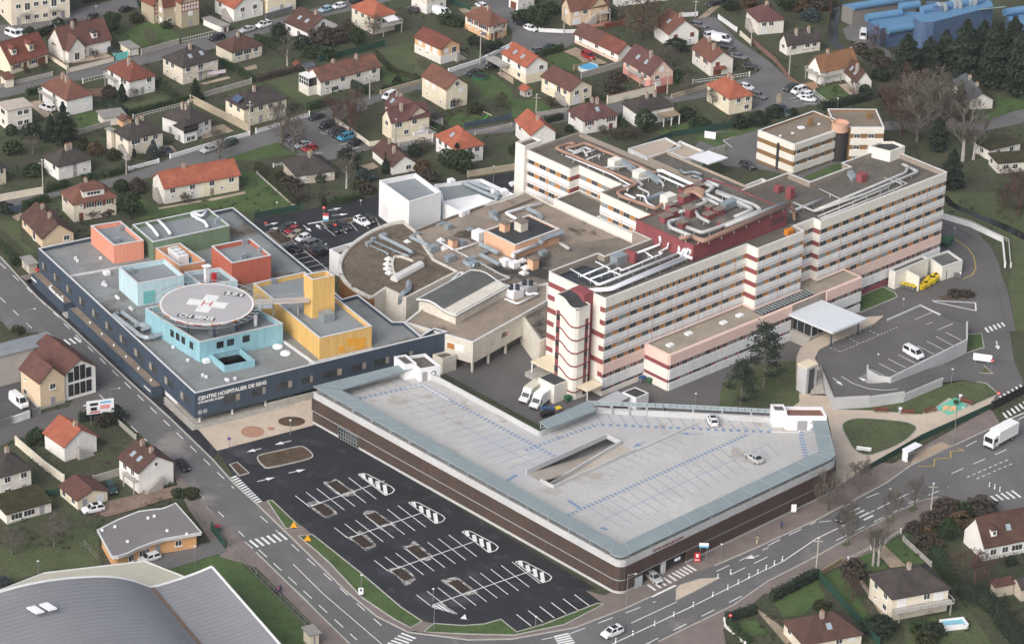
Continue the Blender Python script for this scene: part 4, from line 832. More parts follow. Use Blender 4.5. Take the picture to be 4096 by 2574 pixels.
# --- rear ward wing
wing=thing('ward_wing','lower cream ward wing behind the plant room, with terracotta ducts looping over its roof','hospital',tuple(UV(54,50)))
wo=[(50.3,25.1),(71.4,25.1),(70.6,80),(54.2,80),(54.2,66),(57.2,66),(57.2,52),(50.3,52)]
flat_block(wing,[UV(*p)for p in wo],0,14.0,m_wback,m_deckb,par=.9,t=.35)
cb=MB();strip(cb,[UV(*p)for p in wo],.42,14.0,14.07,0,True);cb.build('coping',M('coping_dull',(.30,.28,.24),.8,.15),wing)
for(u0,v0),(u1,v1)in(((54.2,80),(54.2,66)),((57.2,66),(57.2,52)),((50.3,52),(50.3,25.1))):facade(wing,UV(u0,v0),UV(u1,v1),n_l,14.0,4)
for(u0,v0),(u1,v1)in(((54.2,66),(57.2,66)),((50.3,52),(57.2,52))):
    spandrel(wing,UV(u0,v0),UV(u1,v1),n_f,11.9,14,m_wcream,.1,False,99)
    for i in range(4):
        zt=11.9-i*PITCH;MB().obox(UV(u0,v0,zt-SH),AX*(u1-u0),n_f*.06,Z1*SH).build('infill_panel',m_maroon if u0<54.1 or True else m_orange,wing)
        spandrel(wing,UV(u0,v0),UV(u1,v1),n_f,zt-PITCH,zt-SH,m_wcream,.1,False,99)
ao=[(49.2,64.8),(49.2,25.2),(50.2,25.2),(50.2,51.9),(57.1,51.9),(57.1,64.8)]
ao=[(49.0,65.5),(49.0,25.3),(50.0,25.3),(50.0,52.2),(57.0,52.2),(57.0,65.5)]
flat_block(wing,[UV(*p)for p in ao],0,8.0,m_wback,m_deckb,par=.5,t=.3,cap=m_cap)
facade(wing,UV(49,65.5),UV(49,25.3),n_l,8.0,2,par=1.6)
spandrel(wing,UV(49,65.5),UV(49,25.3),n_l,0,2.0,M('peach_render',(.68,.42,.28),.85,.06),.25,False,99)
for pts,r,mt in(([(480,125),(430,115),(310,160),(1030,470),(850,545),(880,580),(1190,690),(1245,650),(1255,590)],.5,m_pipet),([(500,128),(420,150),(405,165),(570,115),(1010,300),(1160,370),(1200,375)],.45,m_pipet),
    ([(420,175),(480,190),(570,150),(620,175)],.35,m_pipeg),([(450,215),(555,175),(590,230)],.33,m_pipeg),([(570,265),(700,215),(690,240)],.3,m_pipeg),([(400,225),(800,390),(960,480)],.2,m_pipe),([(580,200),(680,165)],.3,m_pipeg),([(720,330),(1000,315)],.3,m_pipeg),([(1200,360),(1240,355),(1530,485)],.5,m_pipe),([(1210,395),(1440,495)],.32,m_pipe),([(1090,380),(1250,460),(1255,490)],.32,m_pipeg),([(980,420),(1080,480),(1030,500),(1130,550),(1125,580)],.32,m_pipeg),([(920,560),(1010,600)],.35,m_pipe),([(1020,570),(1090,580),(1115,640),(1190,680)],.28,m_pipe),([(900,490),(950,490),(940,530)],.35,m_pipeg),([(1050,430),(1200,400)],.25,m_pipeg)):
    duct(wing,ma,pts,14.3,r,mt,8,stand=1.0)
for x,y in((830,330),(1045,430)):
    MB().box(ma(x,y,13.1),2.6,2.2,2.2,AG).build('vent_stack',m_wcream,wing);q=ma(x+40,y+5,13.1)
    MB().obox(q+Z1*1.2,BX*-4.5-Z1*.9,AX*1.2,Z1*1.0).build('air_handler',m_galv,wing)
MB().obox(ma(1105,640,13.1),AX*6,BX*1.0,Z1*.9).build('air_handler',m_galv,wing);MB().box(ma(1295,680,13.1),3,2.4,3.2,AG).build('vent_stack',m_wcream,wing)
flat_block(wing,[UV(53,83),UV(58.5,83),UV(58.5,79.9),UV(53,79.9)],0,15.2,m_wcream,m_deckb,par=.5,t=.3)
flush_windows(wing)
# --- low service roofs behind the wing
serv=thing('service_building','low flat service building with pale gravel roofs behind the ward wing','building',tuple(UV(80,50)))
m_sand=M('roof_sand',(.48,.40,.32),.95,.1,.2,sc2=2)
flat_block(serv,P2(ma,[(1128,250),(1282,190),(2015,503),(1960,545),(1690,430),(1600,455)],8.0),0,8.0,M('service_wall',(.5,.42,.33),.9),m_deckb,par=.4,cap=m_sand)
flat_block(serv,P2(ma,[(945,165),(1278,68),(1415,140),(1290,190),(1120,245)],4.0),0,4.0,m_span,m_sand,par=.3,cap=m_cap)
flat_block(serv,P2(ma,[(1300,190),(1400,95),(1610,185),(1560,210),(1490,240),(1440,250)],3.6),0,3.6,m_span,m_sand,par=.3,cap=m_cap)
MB().obox(ma(1480,245,4.4),ma(1650,190,4.4)-ma(1480,245,4.4),ma(1650,305,4.4)-ma(1480,245,4.4),Z1*.3).build('canopy',m_pipe,serv);MB().obox(ma(1640,310,0),ma(1790,262,0)-ma(1640,310,0),BX*.2,Z1*4).build('wall',m_steps,serv)
flat_block(serv,P2(ma,[(1970,485),(2120,425),(2210,470),(2060,530)],6.0),0,6.0,m_span,m_sand,par=.4,cap=m_cap)
for pts in([(1400,350),(1440,380),(1520,365),(1590,390)],[(1500,400),(1560,410),(1590,440)]):duct(serv,ma,pts,8.6,.45,m_galv,8)
# ---------------- new coloured wing with helipad ----------------
def text_mesh(txt,size,ext=.02,space=1.0,bold=False):
    c=bpy.data.curves.new('t','FONT');c.body=txt;c.size=size;c.extrude=ext;c.space_character=space
    if bold:c.offset=size*.03
    o=bpy.data.objects.new('t',c);COL.objects.link(o);bpy.context.view_layer.update()
    me=bpy.data.meshes.new_from_object(o.evaluated_get(bpy.context.evaluated_depsgraph_get()))
    v=[tuple(x.co)for x in me.vertices];f=[tuple(p.vertices)for p in me.polygons]
    bpy.data.objects.remove(o);bpy.data.meshes.remove(me);bpy.data.curves.remove(c)
    return v,f
def lettering(root,txt,o,ex,ey,n,width=None,size=1.0,mat=None,name='lettering',bold=True,space=1.0):
    """raised letters: o = lower left, ex/ey along and up, n outward"""
    v,f=text_mesh(txt,size,.02,space,bold);x0=min(a[0]for a in v);x1=max(a[0]for a in v);k=(width/(x1-x0))if width else 1
    return MB().add([V3(o)+ex*((a[0]-x0)*k)+ey*a[1]*(k if width else 1)+n*(a[2]+.03)for a in v],f).build(name,mat or m_white,root)
def box3(root,fn,L,F,R,z0,z1,wm,dm,name='wall',par=.6,cap=None,t=.25):
    L,F,R=fn(*L,z1),fn(*F,z1),fn(*R,z1);p=[F,R,R+L-F,L]
    a=flat_block(root,p,z0,z1,wm,dm,name,par,t,cap);return p
m_navy=M('cladding_navy',(.052,.074,.108),.6,.1,.8,sc2=3,stretch=(1,1,.1));m_deckg=M('roof_membrane',(.255,.272,.275),.8,.12,.12,col2=(.22,.23,.23),sc2=1.5,blot=[('6a6761',.55,.07),('574c41',.60,.05)])
m_deck2=M('roof_membrane_clean',(.24,.265,.28),.8,.08,.2,sc2=2);m_capw=M('coping_light',(.60,.61,.62),.5,.04,.5)
bw=thing('hospital_new_wing','long navy clad wing carrying coloured boxes and the helipad on its flat roof','hospital',tuple(t02(1827,670,0)))
bp=P2(bl,[(945,1165),(48,335),(1165,100),(1640,490),(1790,625),(1880,600),(2080,755),(2145,755),(2240,835),(2315,790),(2395,812)],7.6)
flat_block(bw,bp,1.95,7.6,m_navy,m_deckg,par=.75,t=.35,cap=m_capw)
q0,qL,qR=bp[0],bp[1],bp[-1]
exL=(qL-q0);LL=exL.length;exL=exL/LL;exR=(qR-q0);LR=exR.length;exR=exR/LR
nL_=V3((exL.y,-exL.x,0));nL_=nL_ if nL_.dot(V3((-1,-1,0)))>0 else-nL_
nR_=V3((exR.y,-exR.x,0));nR_=nR_ if nR_.y<0 else-nR_
g0=V3((q0.x,q0.y,0));gR=V3((qR.x,qR.y,0));gL=V3((qL.x,qL.y,0))
MB().prism([g0+exL*10-nL_*.7,g0+exL*10-nL_*6,g0+exR*17-nR_*4,gR-nR_*3-exR,gR-nR_*18-exR,gL-nL_*30-exL,gL-nL_*.7-exL],0,1.95).build('ground_floor',m_span,bw)
MB().prism([g0+exL*12-nL_*.5,g0-nL_*.5-nR_*.5,g0+exR*24-nR_*.5,g0+exR*24-nR_*10],.1,.45).build('entrance_platform',m_steps,bw)
for k in range(3):MB().prism([g0+exL*(14-k)+nL_*(.3+.5*k),g0+nL_*(.3+.5*k)+nR_*(.3+.5*k),g0+exR*(20+k)+nR_*(.3+.5*k),g0+exR*(20+k)-nR_*.2,g0-nR_*.2-nL_*.2,g0+exL*(14-k)-nL_*.2],.1,.4-.1*k).build('step',m_steps,bw)
for a,b in((.8,.8),(8.2,.8),(15.8,.8)):MB().cyl(g0+exR*a-nR_*b-nL_*.6+Z1*.3,.22,1.7,12).build('column',m_span,bw)
MB().obox(g0+exR*16+nR_*.6+Z1*.1,exR*15,nR_*-.3,Z1*1.5).build('ramp_wall',m_steps,bw)
# street-side single storey strip with entrance
for a,b in((.195*LL,.735*LL),(.765*LL,.985*LL)):
    s=MB().obox(g0+exL*a+nL_*.02,exL*(b-a),nL_*2.3,Z1*2.5).build('street_annex',m_navy,bw)
    MB().obox(g0+exL*(a+.3)+nL_*.3+Z1*2.5,exL*(b-a-.6),nL_*1.7,Z1*.05).build('annex_roof',M('annex_roof_brown',(.24,.19,.15),.9,.15),s)
    for i in range(int((b-a)/6)):MB().box(g0+exL*(a+3+i*6)+nL_*1.2+Z1*2.5,.35,.35,.4).build('roof_vent',m_pipe,s)
MB().obox(g0+exL*.735*LL+nL_*.05,exL*.03*LL,nL_*2.6,Z1*.6).build('entrance_steps',m_steps,bw)
sg_=MB();x=.775*LL
sg_.obox(g0+exL*x+nL_*1.9+Z1*2.52,exL*7.6,nL_*.12,Z1*.1)
for i in range(16):
    if i!=8:sg_.obox(g0+exL*(x+.48*i)+nL_*1.95+Z1*2.55,exL*.3,nL_*.1,Z1*(.55 if i%3 else.7))
sg_.build('entrance_sign',m_white,bw)
MB().obox(g0+exL*.95*LL+nL_*2.35+Z1*1.5,exL*.035*LL,nL_*.08,Z1*.35).build('name_strip',m_white,bw);MB().obox(g0+exL*.205*LL+nL_*2.35+Z1*1.2,exL*.04*LL,nL_*.08,Z1*.25).build('name_strip',m_white,bw)
def navy_win(A,ex,n,a,w_,z,h,m):
    o=A+ex*a;o=V3((o.x,o.y,z))
    f=MB().obox(o-n*.02,ex*w_,n*.06,Z1*h).build('window',M('frame_anthracite',(.07,.075,.08),.5,0),bw);g=MB();pw=(w_-.08*(m+1))/m
    for i in range(m):g.obox(o+ex*(.08+i*(pw+.08))+n*.04+Z1*.08,ex*pw,n*.03,Z1*(h-.16),1 if i==m-1 and m>1 else 0)
    g.build('pane',[m_win,M('blind_beige',(.30,.27,.23),.8,.1)],f)
for x0,x1 in((70,100),(142,175),(218,255),(297,330),(373,410),(450,490),(532,575),(615,660),(697,742),(782,828),(868,915)):
    a=1-(x1-48)/897;navy_win(q0,exL,nL_,a*LL,(x1-x0)/897*LL,3.6,1.7,3)
for x0,x1 in((1100,1195),(1258,1340),(1395,1490),(1540,1608),(1660,1775),(1825,1915),(1960,2050),(2095,2190)):
    navy_win(q0,exR,nR_,(x0-945)/1450*LR,(x1-x0)/1450*LR,3.7,1.6,4)
lettering(bw,'CENTRE HOSPITALIER DE SENS',q0+exR*.75+Z1*-1.75,exR,Z1,nR_,width=LR*.262);lettering(bw,'SITE MICHEL RUSSIN',q0+exR*.75+Z1*-2.55,exR,Z1,nR_,width=LR*.098)
for k in(0,1):
    c=q0+exR*(1.1+1.15*k)-Z1*4.5;r=MB()
    for j in range(20):
        t0,t1=j*math.pi/10,(j+1)*math.pi/10;f_=lambda t,s:c+exR*math.cos(t)*s+Z1*math.sin(t)*s+nR_*.05
        r.add([f_(t0,.36),f_(t1,.36),f_(t1,.46),f_(t0,.46)],[(0,1,2,3)])
    r.obox(c+exR*-.18+Z1*-.12+nR_*.02,exR*.36,nR_*.04,Z1*.22);r.build('round_sign',m_white,bw)
# coloured boxes
C_=dict(salmon=(.72,.30,.21),sky=(.50,.67,.73),red=(.45,.125,.085),green=(.15,.215,.14),orange=(.60,.31,.17),cyan=(.27,.49,.57),yellow=(.68,.44,.155))
CM={k:M('cladding_'+k,v,.6,.09,.8,sc2=3,stretch=(1,1,.1))for k,v in C_.items()}
def cbox(name,L,F,R,z1,col,**k):return box3(bw,bl,L,F,R,6.8,z1,CM[col],m_deck2,name,cap=m_capw,**k)
cbox('salmon_box',(348,205),(480,318),(652,290),11.2,'salmon',par=1.0)
sb_=cbox('sky_blue_box',(508,442),(617,538),(883,490),12.1,'sky',par=1.0)
cbox('red_box',(1040,322),(1158,420),(1382,375),12.4,'red',par=1.0)
gb=cbox('green_box',(587,200),(705,300),(1145,205),11.2,'green',par=.9)
ob=cbox('orange_enclosure',(717,332),(860,436),(1005,408),9.7,'orange',par=2.5)
cbox('grey_box',(885,470),(985,545),(1190,520),9.2,'sky',par=.8)
cb_=cbox('cyan_box',(660,680),(972,873),(1450,765),11.4,'cyan',par=1.0)
yb=cbox('yellow_box',(1280,535),(1660,850),(1960,780),11.7,'yellow',par=1.0)
ytp=[bl(1570,485,19.6),bl(1620,515,19.6),bl(1748,490,19.6)]
flat_block(bw,[ytp[1],ytp[2],ytp[2]+ytp[0]-ytp[1],ytp[0]],10.6,19.6,CM['yellow'],m_deck2,'yellow_tower',1.4,.25,m_capw)
court=P2(bl,[(1030,940),(1115,1012),(1290,977),(1202,905)],8.2);flat_block(bw,court,6.8,8.2,CM['cyan'],m_deck2,'light_court',1.35,.2,CM['cyan'])
# cyan box windows
ca,cb2=cb_[0],cb_[1];ex=(cb2-ca).normalized();nn=V3((ex.y,-ex.x,0));nn=nn if nn.y<0 else-nn;Lc=(cb2-ca).length
for x0,x1 in((1068,1102),(1128,1162),(1217,1250)):MB().obox(ca+ex*Lc*(x0-972)/478-Z1*2.3-nn*.02,ex*1.6,nn*.05,Z1*1.5).build('window',m_gdark,bw)
ex2=(cb_[3]-ca).normalized();n2=V3((-ex2.y,ex2.x,0));n2=n2 if n2.x<0 else-n2;L2=(cb_[3]-ca).length
for x in(826,858,890,936):MB().obox(ca+ex2*L2*(972-x)/312-Z1*2.6-n2*.02,ex2*1.3,n2*.05,Z1*1.6).build('window',m_gdark,bw)
wl=MB();wl.obox(bl(1100,985,7.0),bl(1195,968,7.0)-bl(1100,985,7.0),Z1*1.0,V3((0,.1,0)));wl.build('glazed_wall',m_gdark,bw)
pv=MB().obox(sb_[0]+(sb_[1]-sb_[0])*.12+nn*.03-Z1*4.9,(sb_[1]-sb_[0]).normalized()*2.6,nn*.05,Z1*2.8).build('panel_door',M('teal_panel',(.16,.46,.46),.6,.05),bw)
yn=V3(((yb[1]-yb[0]).normalized().y,-(yb[1]-yb[0]).normalized().x,0));yn=yn if yn.y<0 else-yn;ye=(yb[1]-yb[0]).normalized()
yl=(yb[1]-yb[0]).length
for a,w_,z_,h_ in((.37*yl,1.3,-4.2,1.2),(.52*yl,2.2,-3.4,1.8),(.68*yl,2.4,-4.5,2.4)):MB().obox(yb[0]+ye*a+yn*.02+Z1*z_,ye*w_,yn*.04,Z1*h_).build('panel_door',M('amber_panel',(.74,.36,.045),.6,.05),bw)
# chiller in the orange enclosure
oc=bl(850,405,7.2);ang=math.atan2(exR.y,exR.x);ch=MB().box(oc,2.4,5.4,2.3,ang).build('chiller',m_pipe,bw)
for i in range(3):
    for j in range(2):MB().cyl(oc+V3((math.cos(ang),math.sin(ang),0))*(-.55+1.1*j)+V3((-math.sin(ang),math.cos(ang),0))*(-1.7+1.7*i)+Z1*2.3,.48,.12,12).build('fan',m_pipeg,ch)
MB().cyl(bl(940,408,7.2),1.0,1.2,16).build('water_tank',M('tank_blue',(.12,.42,.66),.4,.05),bw)
def unit(root,fn,x,y,z,sx=1.3,sy=1.0,h=1.1,mat=None,name='roof_unit'):return MB().box(fn(x,y,z),sx,sy,h,ang).build(name,mat or m_galv,root)
for x,y,z in((522,230,10.2),(497,300,10.2),(580,478,11.1),(1230,310,11.4),(1327,358,11.4),(1222,392,11.4),(1075,190,10.3),(1395,535,10.7),(1518,705,10.7),(1700,755,10.7)):unit(bw,bl,x,y,z)
unit(bw,bl,1700,745,10.7,2.6,2.2,1.9)
for p in([(670,190),(700,215),(735,262)],[(735,172),(770,205),(805,250)],[(1015,115),(925,130),(930,145),(975,170),(1000,180),(1018,210)],[(930,130),(985,150),(1010,125)]):duct(bw,bl,p,11.2,.4,m_pipe,8,stand=.8)
for p in([(500,700),(480,715),(580,790),(640,840),(680,850),(755,825)],[(545,690),(530,700),(640,780),(730,765)],[(600,780),(720,745),(740,770),(640,800)]):duct(bw,bl,p,7.9,.62,m_galv,4,stand=.7)
for x,y in((262,395),(272,410),(405,395),(425,535),(435,550),(418,545),(495,615),(505,625),(585,690),(820,905),(905,980),(990,1065),(1010,1075),(1125,1090),(1135,1095),(1175,1085),(575,680),(440,478),(1010,985)):unit(bw,bl,x,y,6.85,.5,.5,.5,m_pipe,'roof_vent')
for x,y in((1420,900),(1465,938)):MB().lathe(bl(x,y,6.85),[(1.1,0),(1.1,.25),(.9,.45),(.4,.6),(.05,.64)],16).build('dome_skylight',m_pipe,bw)
for x,y in((440,482),(1010,985)):unit(bw,bl,x,y,6.85,1.3,1.3,.7,m_pipe,'roof_hatch')
strip(MB(),[bl(225,495,7),bl(500,445,7)],.4,6.8,7.2).build('expansion_joint',m_capw,bw)
strip(MB(),[bl(1450,865,7),bl(1640,1000,7)],.4,6.8,7.3).build('expansion_joint',m_capw,bw);strip(MB(),[bl(1600,990,7),bl(1965,905,7)],.3,6.8,7.1).build('expansion_joint',m_capw,bw)
# ---- helipad
PC=hp(1238,622,14.8);PR=9.75
pad=thing('helipad','round raised helipad with white cross and red H, ringed by a safety net','helipad',(PC.x,PC.y,10.5))
m_pad=M('helipad_deck',(.42,.41,.42),.8,.05,.12,sc2=2)
MB().lathe((PC.x,PC.y,0),[(.1,14.3),(PR-.4,14.3),(PR,14.55),(PR,14.78),(.1,14.8)],96).build('deck',m_pad,pad)
def ring(r0,r1,z,mat,name,seg=None,n=96):
    b=MB()
    for j in range(n):
        if seg and(j//seg)%2:continue
        t0,t1=j*2*math.pi/n,(j+1)*2*math.pi/n;f_=lambda t,r:(PC.x+r*math.cos(t),PC.y+r*math.sin(t),z)
        b.add([f_(t0,r0),f_(t1,r0),f_(t1,r1),f_(t0,r1)],[(3,2,1,0)]if r0>r1 else[(0,3,2,1)][::1])
    return b.build(name,mat,pad)
b=MB();n=96
for j in range(n):
    t0,t1=j*2*math.pi/n,(j+1)*2*math.pi/n;f_=lambda t,r:(PC.x+r*math.cos(t),PC.y+r*math.sin(t),14.815)
    b.add([f_(t0,PR-.42),f_(t0,PR),f_(t1,PR),f_(t1,PR-.42)],[(0,1,2,3)])
b.build('edge_line',m_white,pad)
b=MB()
for j in range(n):
    t0,t1=j*2*math.pi/n,(j+1)*2*math.pi/n;f_=lambda t,z:(PC.x+(PR+.02)*math.cos(t),PC.y+(PR+.02)*math.sin(t),z)
    b.add([f_(t0,14.56),f_(t1,14.56),f_(t1,14.68),f_(t0,14.68)],[(0,1,2,3)],(j//3)%2)
b.build('edge_band',[m_white,M('signal_red',(.50,.03,.03),.6,.05)],pad)
xh=(hp(1610,660,14.8)-hp(870,568,14.8));xh.z=0;xh.normalize();yh=V3((-xh.y,xh.x,0))
c=hp(1241,617,14.82);b=MB()
def padpoly(b,pts,z):b.poly([V3((c.x,c.y,z))+xh*x+yh*y for x,y in pts])
aw,al=1.42,4.15
padpoly(b,[(-al,-aw),(-aw,-aw),(-aw,-al),(aw,-al),(aw,-aw),(al,-aw),(al,aw),(aw,aw),(aw,al),(-aw,al),(-aw,aw),(-al,aw)],14.815);b.build('cross',m_white,pad)
b=MB()
for x0,y0,x1,y1 in((-1.0,-1.25,-.72,1.25),(.72,-1.25,1.0,1.25),(-.72,-.14,.72,.14)):padpoly(b,[(x0,y0),(x1,y0),(x1,y1),(x0,y1)],14.83)
b.build('letter_mark',MATS['signal_red'],pad)
m_plate=M('plate_charcoal',(.075,.08,.09),.8,.05)
for txt,cx_,w_,wt in(('CH SENS',(1040,870),8.0,7.3),('5.0 t',(1748,448),4.4,3.7)):
    o=hp(*cx_,14.82);b=MB();b.poly([V3((o.x,o.y,14.818))+xh*x+yh*y for x,y in((-w_/2,-.78),(w_/2,-.78),(w_/2,.78),(-w_/2,.78))]);b.build('plate',m_plate,pad)
    lettering(pad,txt,V3((o.x,o.y,14.80))-xh*wt/2-yh*.52,xh,yh,Z1*1.0,width=wt,bold=True)
# net
NR=11.45;b=MB()
for j in range(40):
    t=j*2*math.pi/40;d=V3((math.cos(t),math.sin(t),0));b.tube([V3((PC.x,PC.y,14.5))+d*PR,V3((PC.x,PC.y,14.75))+d*NR],.055,5)
b.tube([(PC.x+NR*math.cos(j*2*math.pi/80),PC.y+NR*math.sin(j*2*math.pi/80),14.75)for j in range(81)],.06,5);b.tube([(PC.x+(PR+.5)*math.cos(j*2*math.pi/80),PC.y+(PR+.5)*math.sin(j*2*math.pi/80),14.55)for j in range(81)],.04,4)
b.build('safety_net',m_metal,pad)
b=MB()
for j in range(12):
    t=j*2*math.pi/12+.2;b=MB().cyl((PC.x+PR*math.cos(t),PC.y+PR*math.sin(t),14.7),.16,.25,8);b.build('edge_lamp',M('lamp_amber',(.75,.33,.03),.4,0),pad)
for j in range(8):
    t=j*2*math.pi/8+.3;MB().cyl((PC.x+7.2*math.cos(t),PC.y+7.2*math.sin(t),10.4),.3,3.95,10).build('column',m_navy,pad)
for j in range(4):
    t=j*math.pi/4;d=V3((math.cos(t),math.sin(t),0));MB().obox(V3((PC.x,PC.y,13.7))-d*9-V3((-d.y,d.x,0))*.2,d*18,V3((-d.y,d.x,0))*.4,Z1*.6).build('beam',M('steel_dark',(.05,.055,.06),.5,0),pad)
for p in([(1270,1190,11.2),(1780,1110,11.2)],[(1420,1060,11.4),(1760,1010,11.4)]):MB().obox(hp(p[0][0],p[0][1],10.4),hp(p[1][0],p[1][1],10.4)-hp(p[0][0],p[0][1],10.4),V3((.5,1.2,0)),Z1*1.1).build('air_handler',m_galv,bw)
duct(bw,hp,[(2140,1040,10.6),(2140,850,12.8),(2120,860,12.9)],11,.5,m_pipe,8)
# bridge from the pad to the yellow lift tower
br=thing('helipad_bridge','railed footbridge linking the helipad to the yellow lift tower','footbridge',tuple(hp(2200,640,10.5)))
A_=PC+(ytp[0].lerp(ytp[1],.5)-PC).normalized()*0;A_=V3((PC.x,PC.y,14.5));Bq=ytp[0].lerp(ytp[1],.6);d=V3((Bq.x-PC.x,Bq.y-PC.y,0));dl=d.length;d.normalize();s=V3((-d.y,d.x,0));st=A_+d*(PR+.05)
MB().obox(st-s*1.1,d*(dl-PR),s*2.2,Z1*.25).build('deck',M('bridge_deck',(.50,.44,.40),.8,.06),br)
for k in(-1.1,1.05):
    r=MB();r.obox(st+s*k+Z1*1.1,d*(dl-PR),s*.06,Z1*.07);r.obox(st+s*k+Z1*.65,d*(dl-PR),s*.05,Z1*.05)
    for i in range(int((dl-PR)/1.2)+1):r.obox(st+s*k+d*i*1.2+Z1*.2,d*.06,s*.06,Z1*.95)
    r.build('railing',m_metal,br)
for i in(.35,.8):MB().cyl(st+d*(dl-PR)*i-Z1*3.8,.15,3.85,8).build('column',m_metal,br)
MB().prism([st+d*.5-s*3,st+d*3.5-s*3,st+d*3.5-s*1.15,st+d*.5-s*1.15],14.5,14.7).build('landing',m_metal,br)
hut=thing('helipad_hut','little white rooftop cabin with a red hose cabinet behind the helipad','cabin',tuple(hp(1240,200,9)))
hq=hp(1235,215,9.0);MB().box(hq,.9,.9,3.6,.6).build('cabin',m_span,hut);MB().box(hq+Z1*3.6,1.7,1.4,.2,.6).build('roof',m_pipe,hut);MB().box(hp(1370,205,9.0),.9,.7,1.9,.6).build('hose_cabinet',MATS['signal_red'],hut)
# ---------------- old technical building (round front), white cube ----------------
m_dirty=M('render_offwhite',(.68,.65,.58),.9,.10,.3,col2=(.61,.57,.50),sc2=1.5)
m_bronze=M('bronze_cladding',(.23,.10,.035),.6,.12,.6,stretch=(1,1,.1))
m_deckm=M('roof_moss_brown',(.135,.105,.08),.95,.3,.12,col2=(.20,.16,.115),sc2=2,blot=[('5b5144',.60,.15)])
m_decks=M('roof_gravel_sand',(.34,.28,.225),.95,.14,.1,col2=(.26,.215,.175),sc2=2,blot=[('4a443a',.62,.09)])
m_decko=M('roof_gravel_dark',(.17,.155,.13),.95,.25,.1,col2=(.25,.21,.17),sc2=2,blot=[('3c3b38',.58,.07)])
old=thing('technical_building','old technical building with curved mossy roof, cluttered with ducts, skylights and vents','building',tuple(rb(900,900)))
arc=smooth_path(P2(rb,[(740,410),(600,440),(440,502),(300,585),(190,675),(122,765),(97,850),(105,920),(142,1000),(222,1075),(320,1132),(408,1172)],7.0),4)
r1=arc+P2(rb,[(447,1160),(560,1083),(612,1106),(765,1178),(1290,910),(1040,785),(850,497)],7.0)
flat_block(old,r1,0,7.0,m_dirty,m_deckm,par=.35,t=.5)
rim=MB();strip(rim,arc,.75,6.6,7.14);rim.build('rim',M('rim_concrete',(.62,.60,.55),.9,.15,.8,blot=[('6b675e',.6,.5)]),old)
ap=[p for p in arc[24:]];bz=MB()
cn=V3((sum(p.x for p in arc)/len(arc),sum(p.y for p in arc)/len(arc),0))
for i in range(len(ap)-1):
    a,b=ap[i],ap[i+1];oa=V3((a.x-cn.x,a.y-cn.y,0)).normalized()*.12;ob2=V3((b.x-cn.x,b.y-cn.y,0)).normalized()*.12
    bz.add([V3((a.x,a.y,0))+oa,V3((b.x,b.y,0))+ob2,V3((b.x,b.y,6.55))+ob2,V3((a.x,a.y,6.55))+oa],[(0,1,2,3)])
e0=ap[-1];e1=r1[len(arc)]
bz.build('bronze_cladding',m_bronze,old);dd=(e1-e0);MB().obox(V3((e0.x,e0.y,0)),V3((dd.x,dd.y,0))*.96,V3((.03,-.1,0)),Z1*6.5).build('bronze_cladding',m_bronze,old)
r2=P2(rb,[(850,497),(1545,250),(1800,180),(1970,110)],6.6)+[UV(48.8,66),UV(48.8,25.5),UV(27.5,22),UV(27.5,15),UV(13.9,17),UV(-1.5,17)]+P2(rb,[(1800,1180),(1780,1110),(1290,912),(1040,788)],6.6)
flat_block(old,r2,0,6.6,m_dirty,m_decks,par=.3,t=.4)
MB().prism([UV(48.5,44),UV(48.5,25.8),UV(27.8,22.5),UV(27.2,15.4),UV(13.6,17.4),UV(0,17.4)]+P2(rb,[(1760,1120),(1440,870),(1830,800),(2010,700)],6.3),6.3,6.34).build('dark_roof_area',m_decko,old)
r3=[t12(1395,2,7.2),t12(2040,190,7.2),t21(338,1312,7.2),rb(2190,1030,7.2),rb(1785,1112,7.2),rb(1300,918,7.2),rb(965,1252,7.2)]
flat_block(old,r3,2.3,7.2,m_dirty,m_decks,par=.35,t=.4,cap=m_cap)
q=[V3((p.x,p.y,0))for p in r3];c=sum(q,V3())/len(q)
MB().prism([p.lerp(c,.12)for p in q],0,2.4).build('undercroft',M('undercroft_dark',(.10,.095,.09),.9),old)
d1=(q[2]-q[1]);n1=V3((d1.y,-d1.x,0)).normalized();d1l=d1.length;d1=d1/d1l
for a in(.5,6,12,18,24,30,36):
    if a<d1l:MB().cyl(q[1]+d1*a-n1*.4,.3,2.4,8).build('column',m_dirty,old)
def old_win(fr,z,w_,kind=0):
    o=q[1]+d1*(d1l*fr)+Z1*z;f=MB().obox(o-n1*.02,d1*w_,n1*.08,Z1*1.3).build('window',m_frame,old)
    MB().obox(o+n1*.06+d1*.08+Z1*.08,d1*(w_*.55),n1*.03,Z1*1.14).build('pane',m_win,f);MB().obox(o+n1*.06+d1*(w_*.62),d1*(w_*.3),n1*.03,Z1*1.14).build('panel',m_orange,f)
for fr,z in((.37,4.4),(.66,4.6),(.8,3.0),(.92,4.0)):old_win(fr,z,2.4)
d0=q[0]-q[1];n0=V3((-d0.y,d0.x,0)).normalized();n0=n0 if n0.y<0 else-n0;d0=d0.normalized();f=MB().obox(q[1]+d0*2.2+Z1*4.2,d0*4.2,n0*.1,Z1*1.5).build('window',m_frame,old);MB().obox(q[1]+d0*4.4+Z1*4.3+n0*.08,d0*1.8,n0*.05,Z1*1.3).build('panel',m_orange,f)
flat_block(old,P2(t12,[(1660,300),(1755,345),(1885,300),(1790,270)],3.6),0,3.6,m_dirty,m_deckb,'side_block',.3,.25)
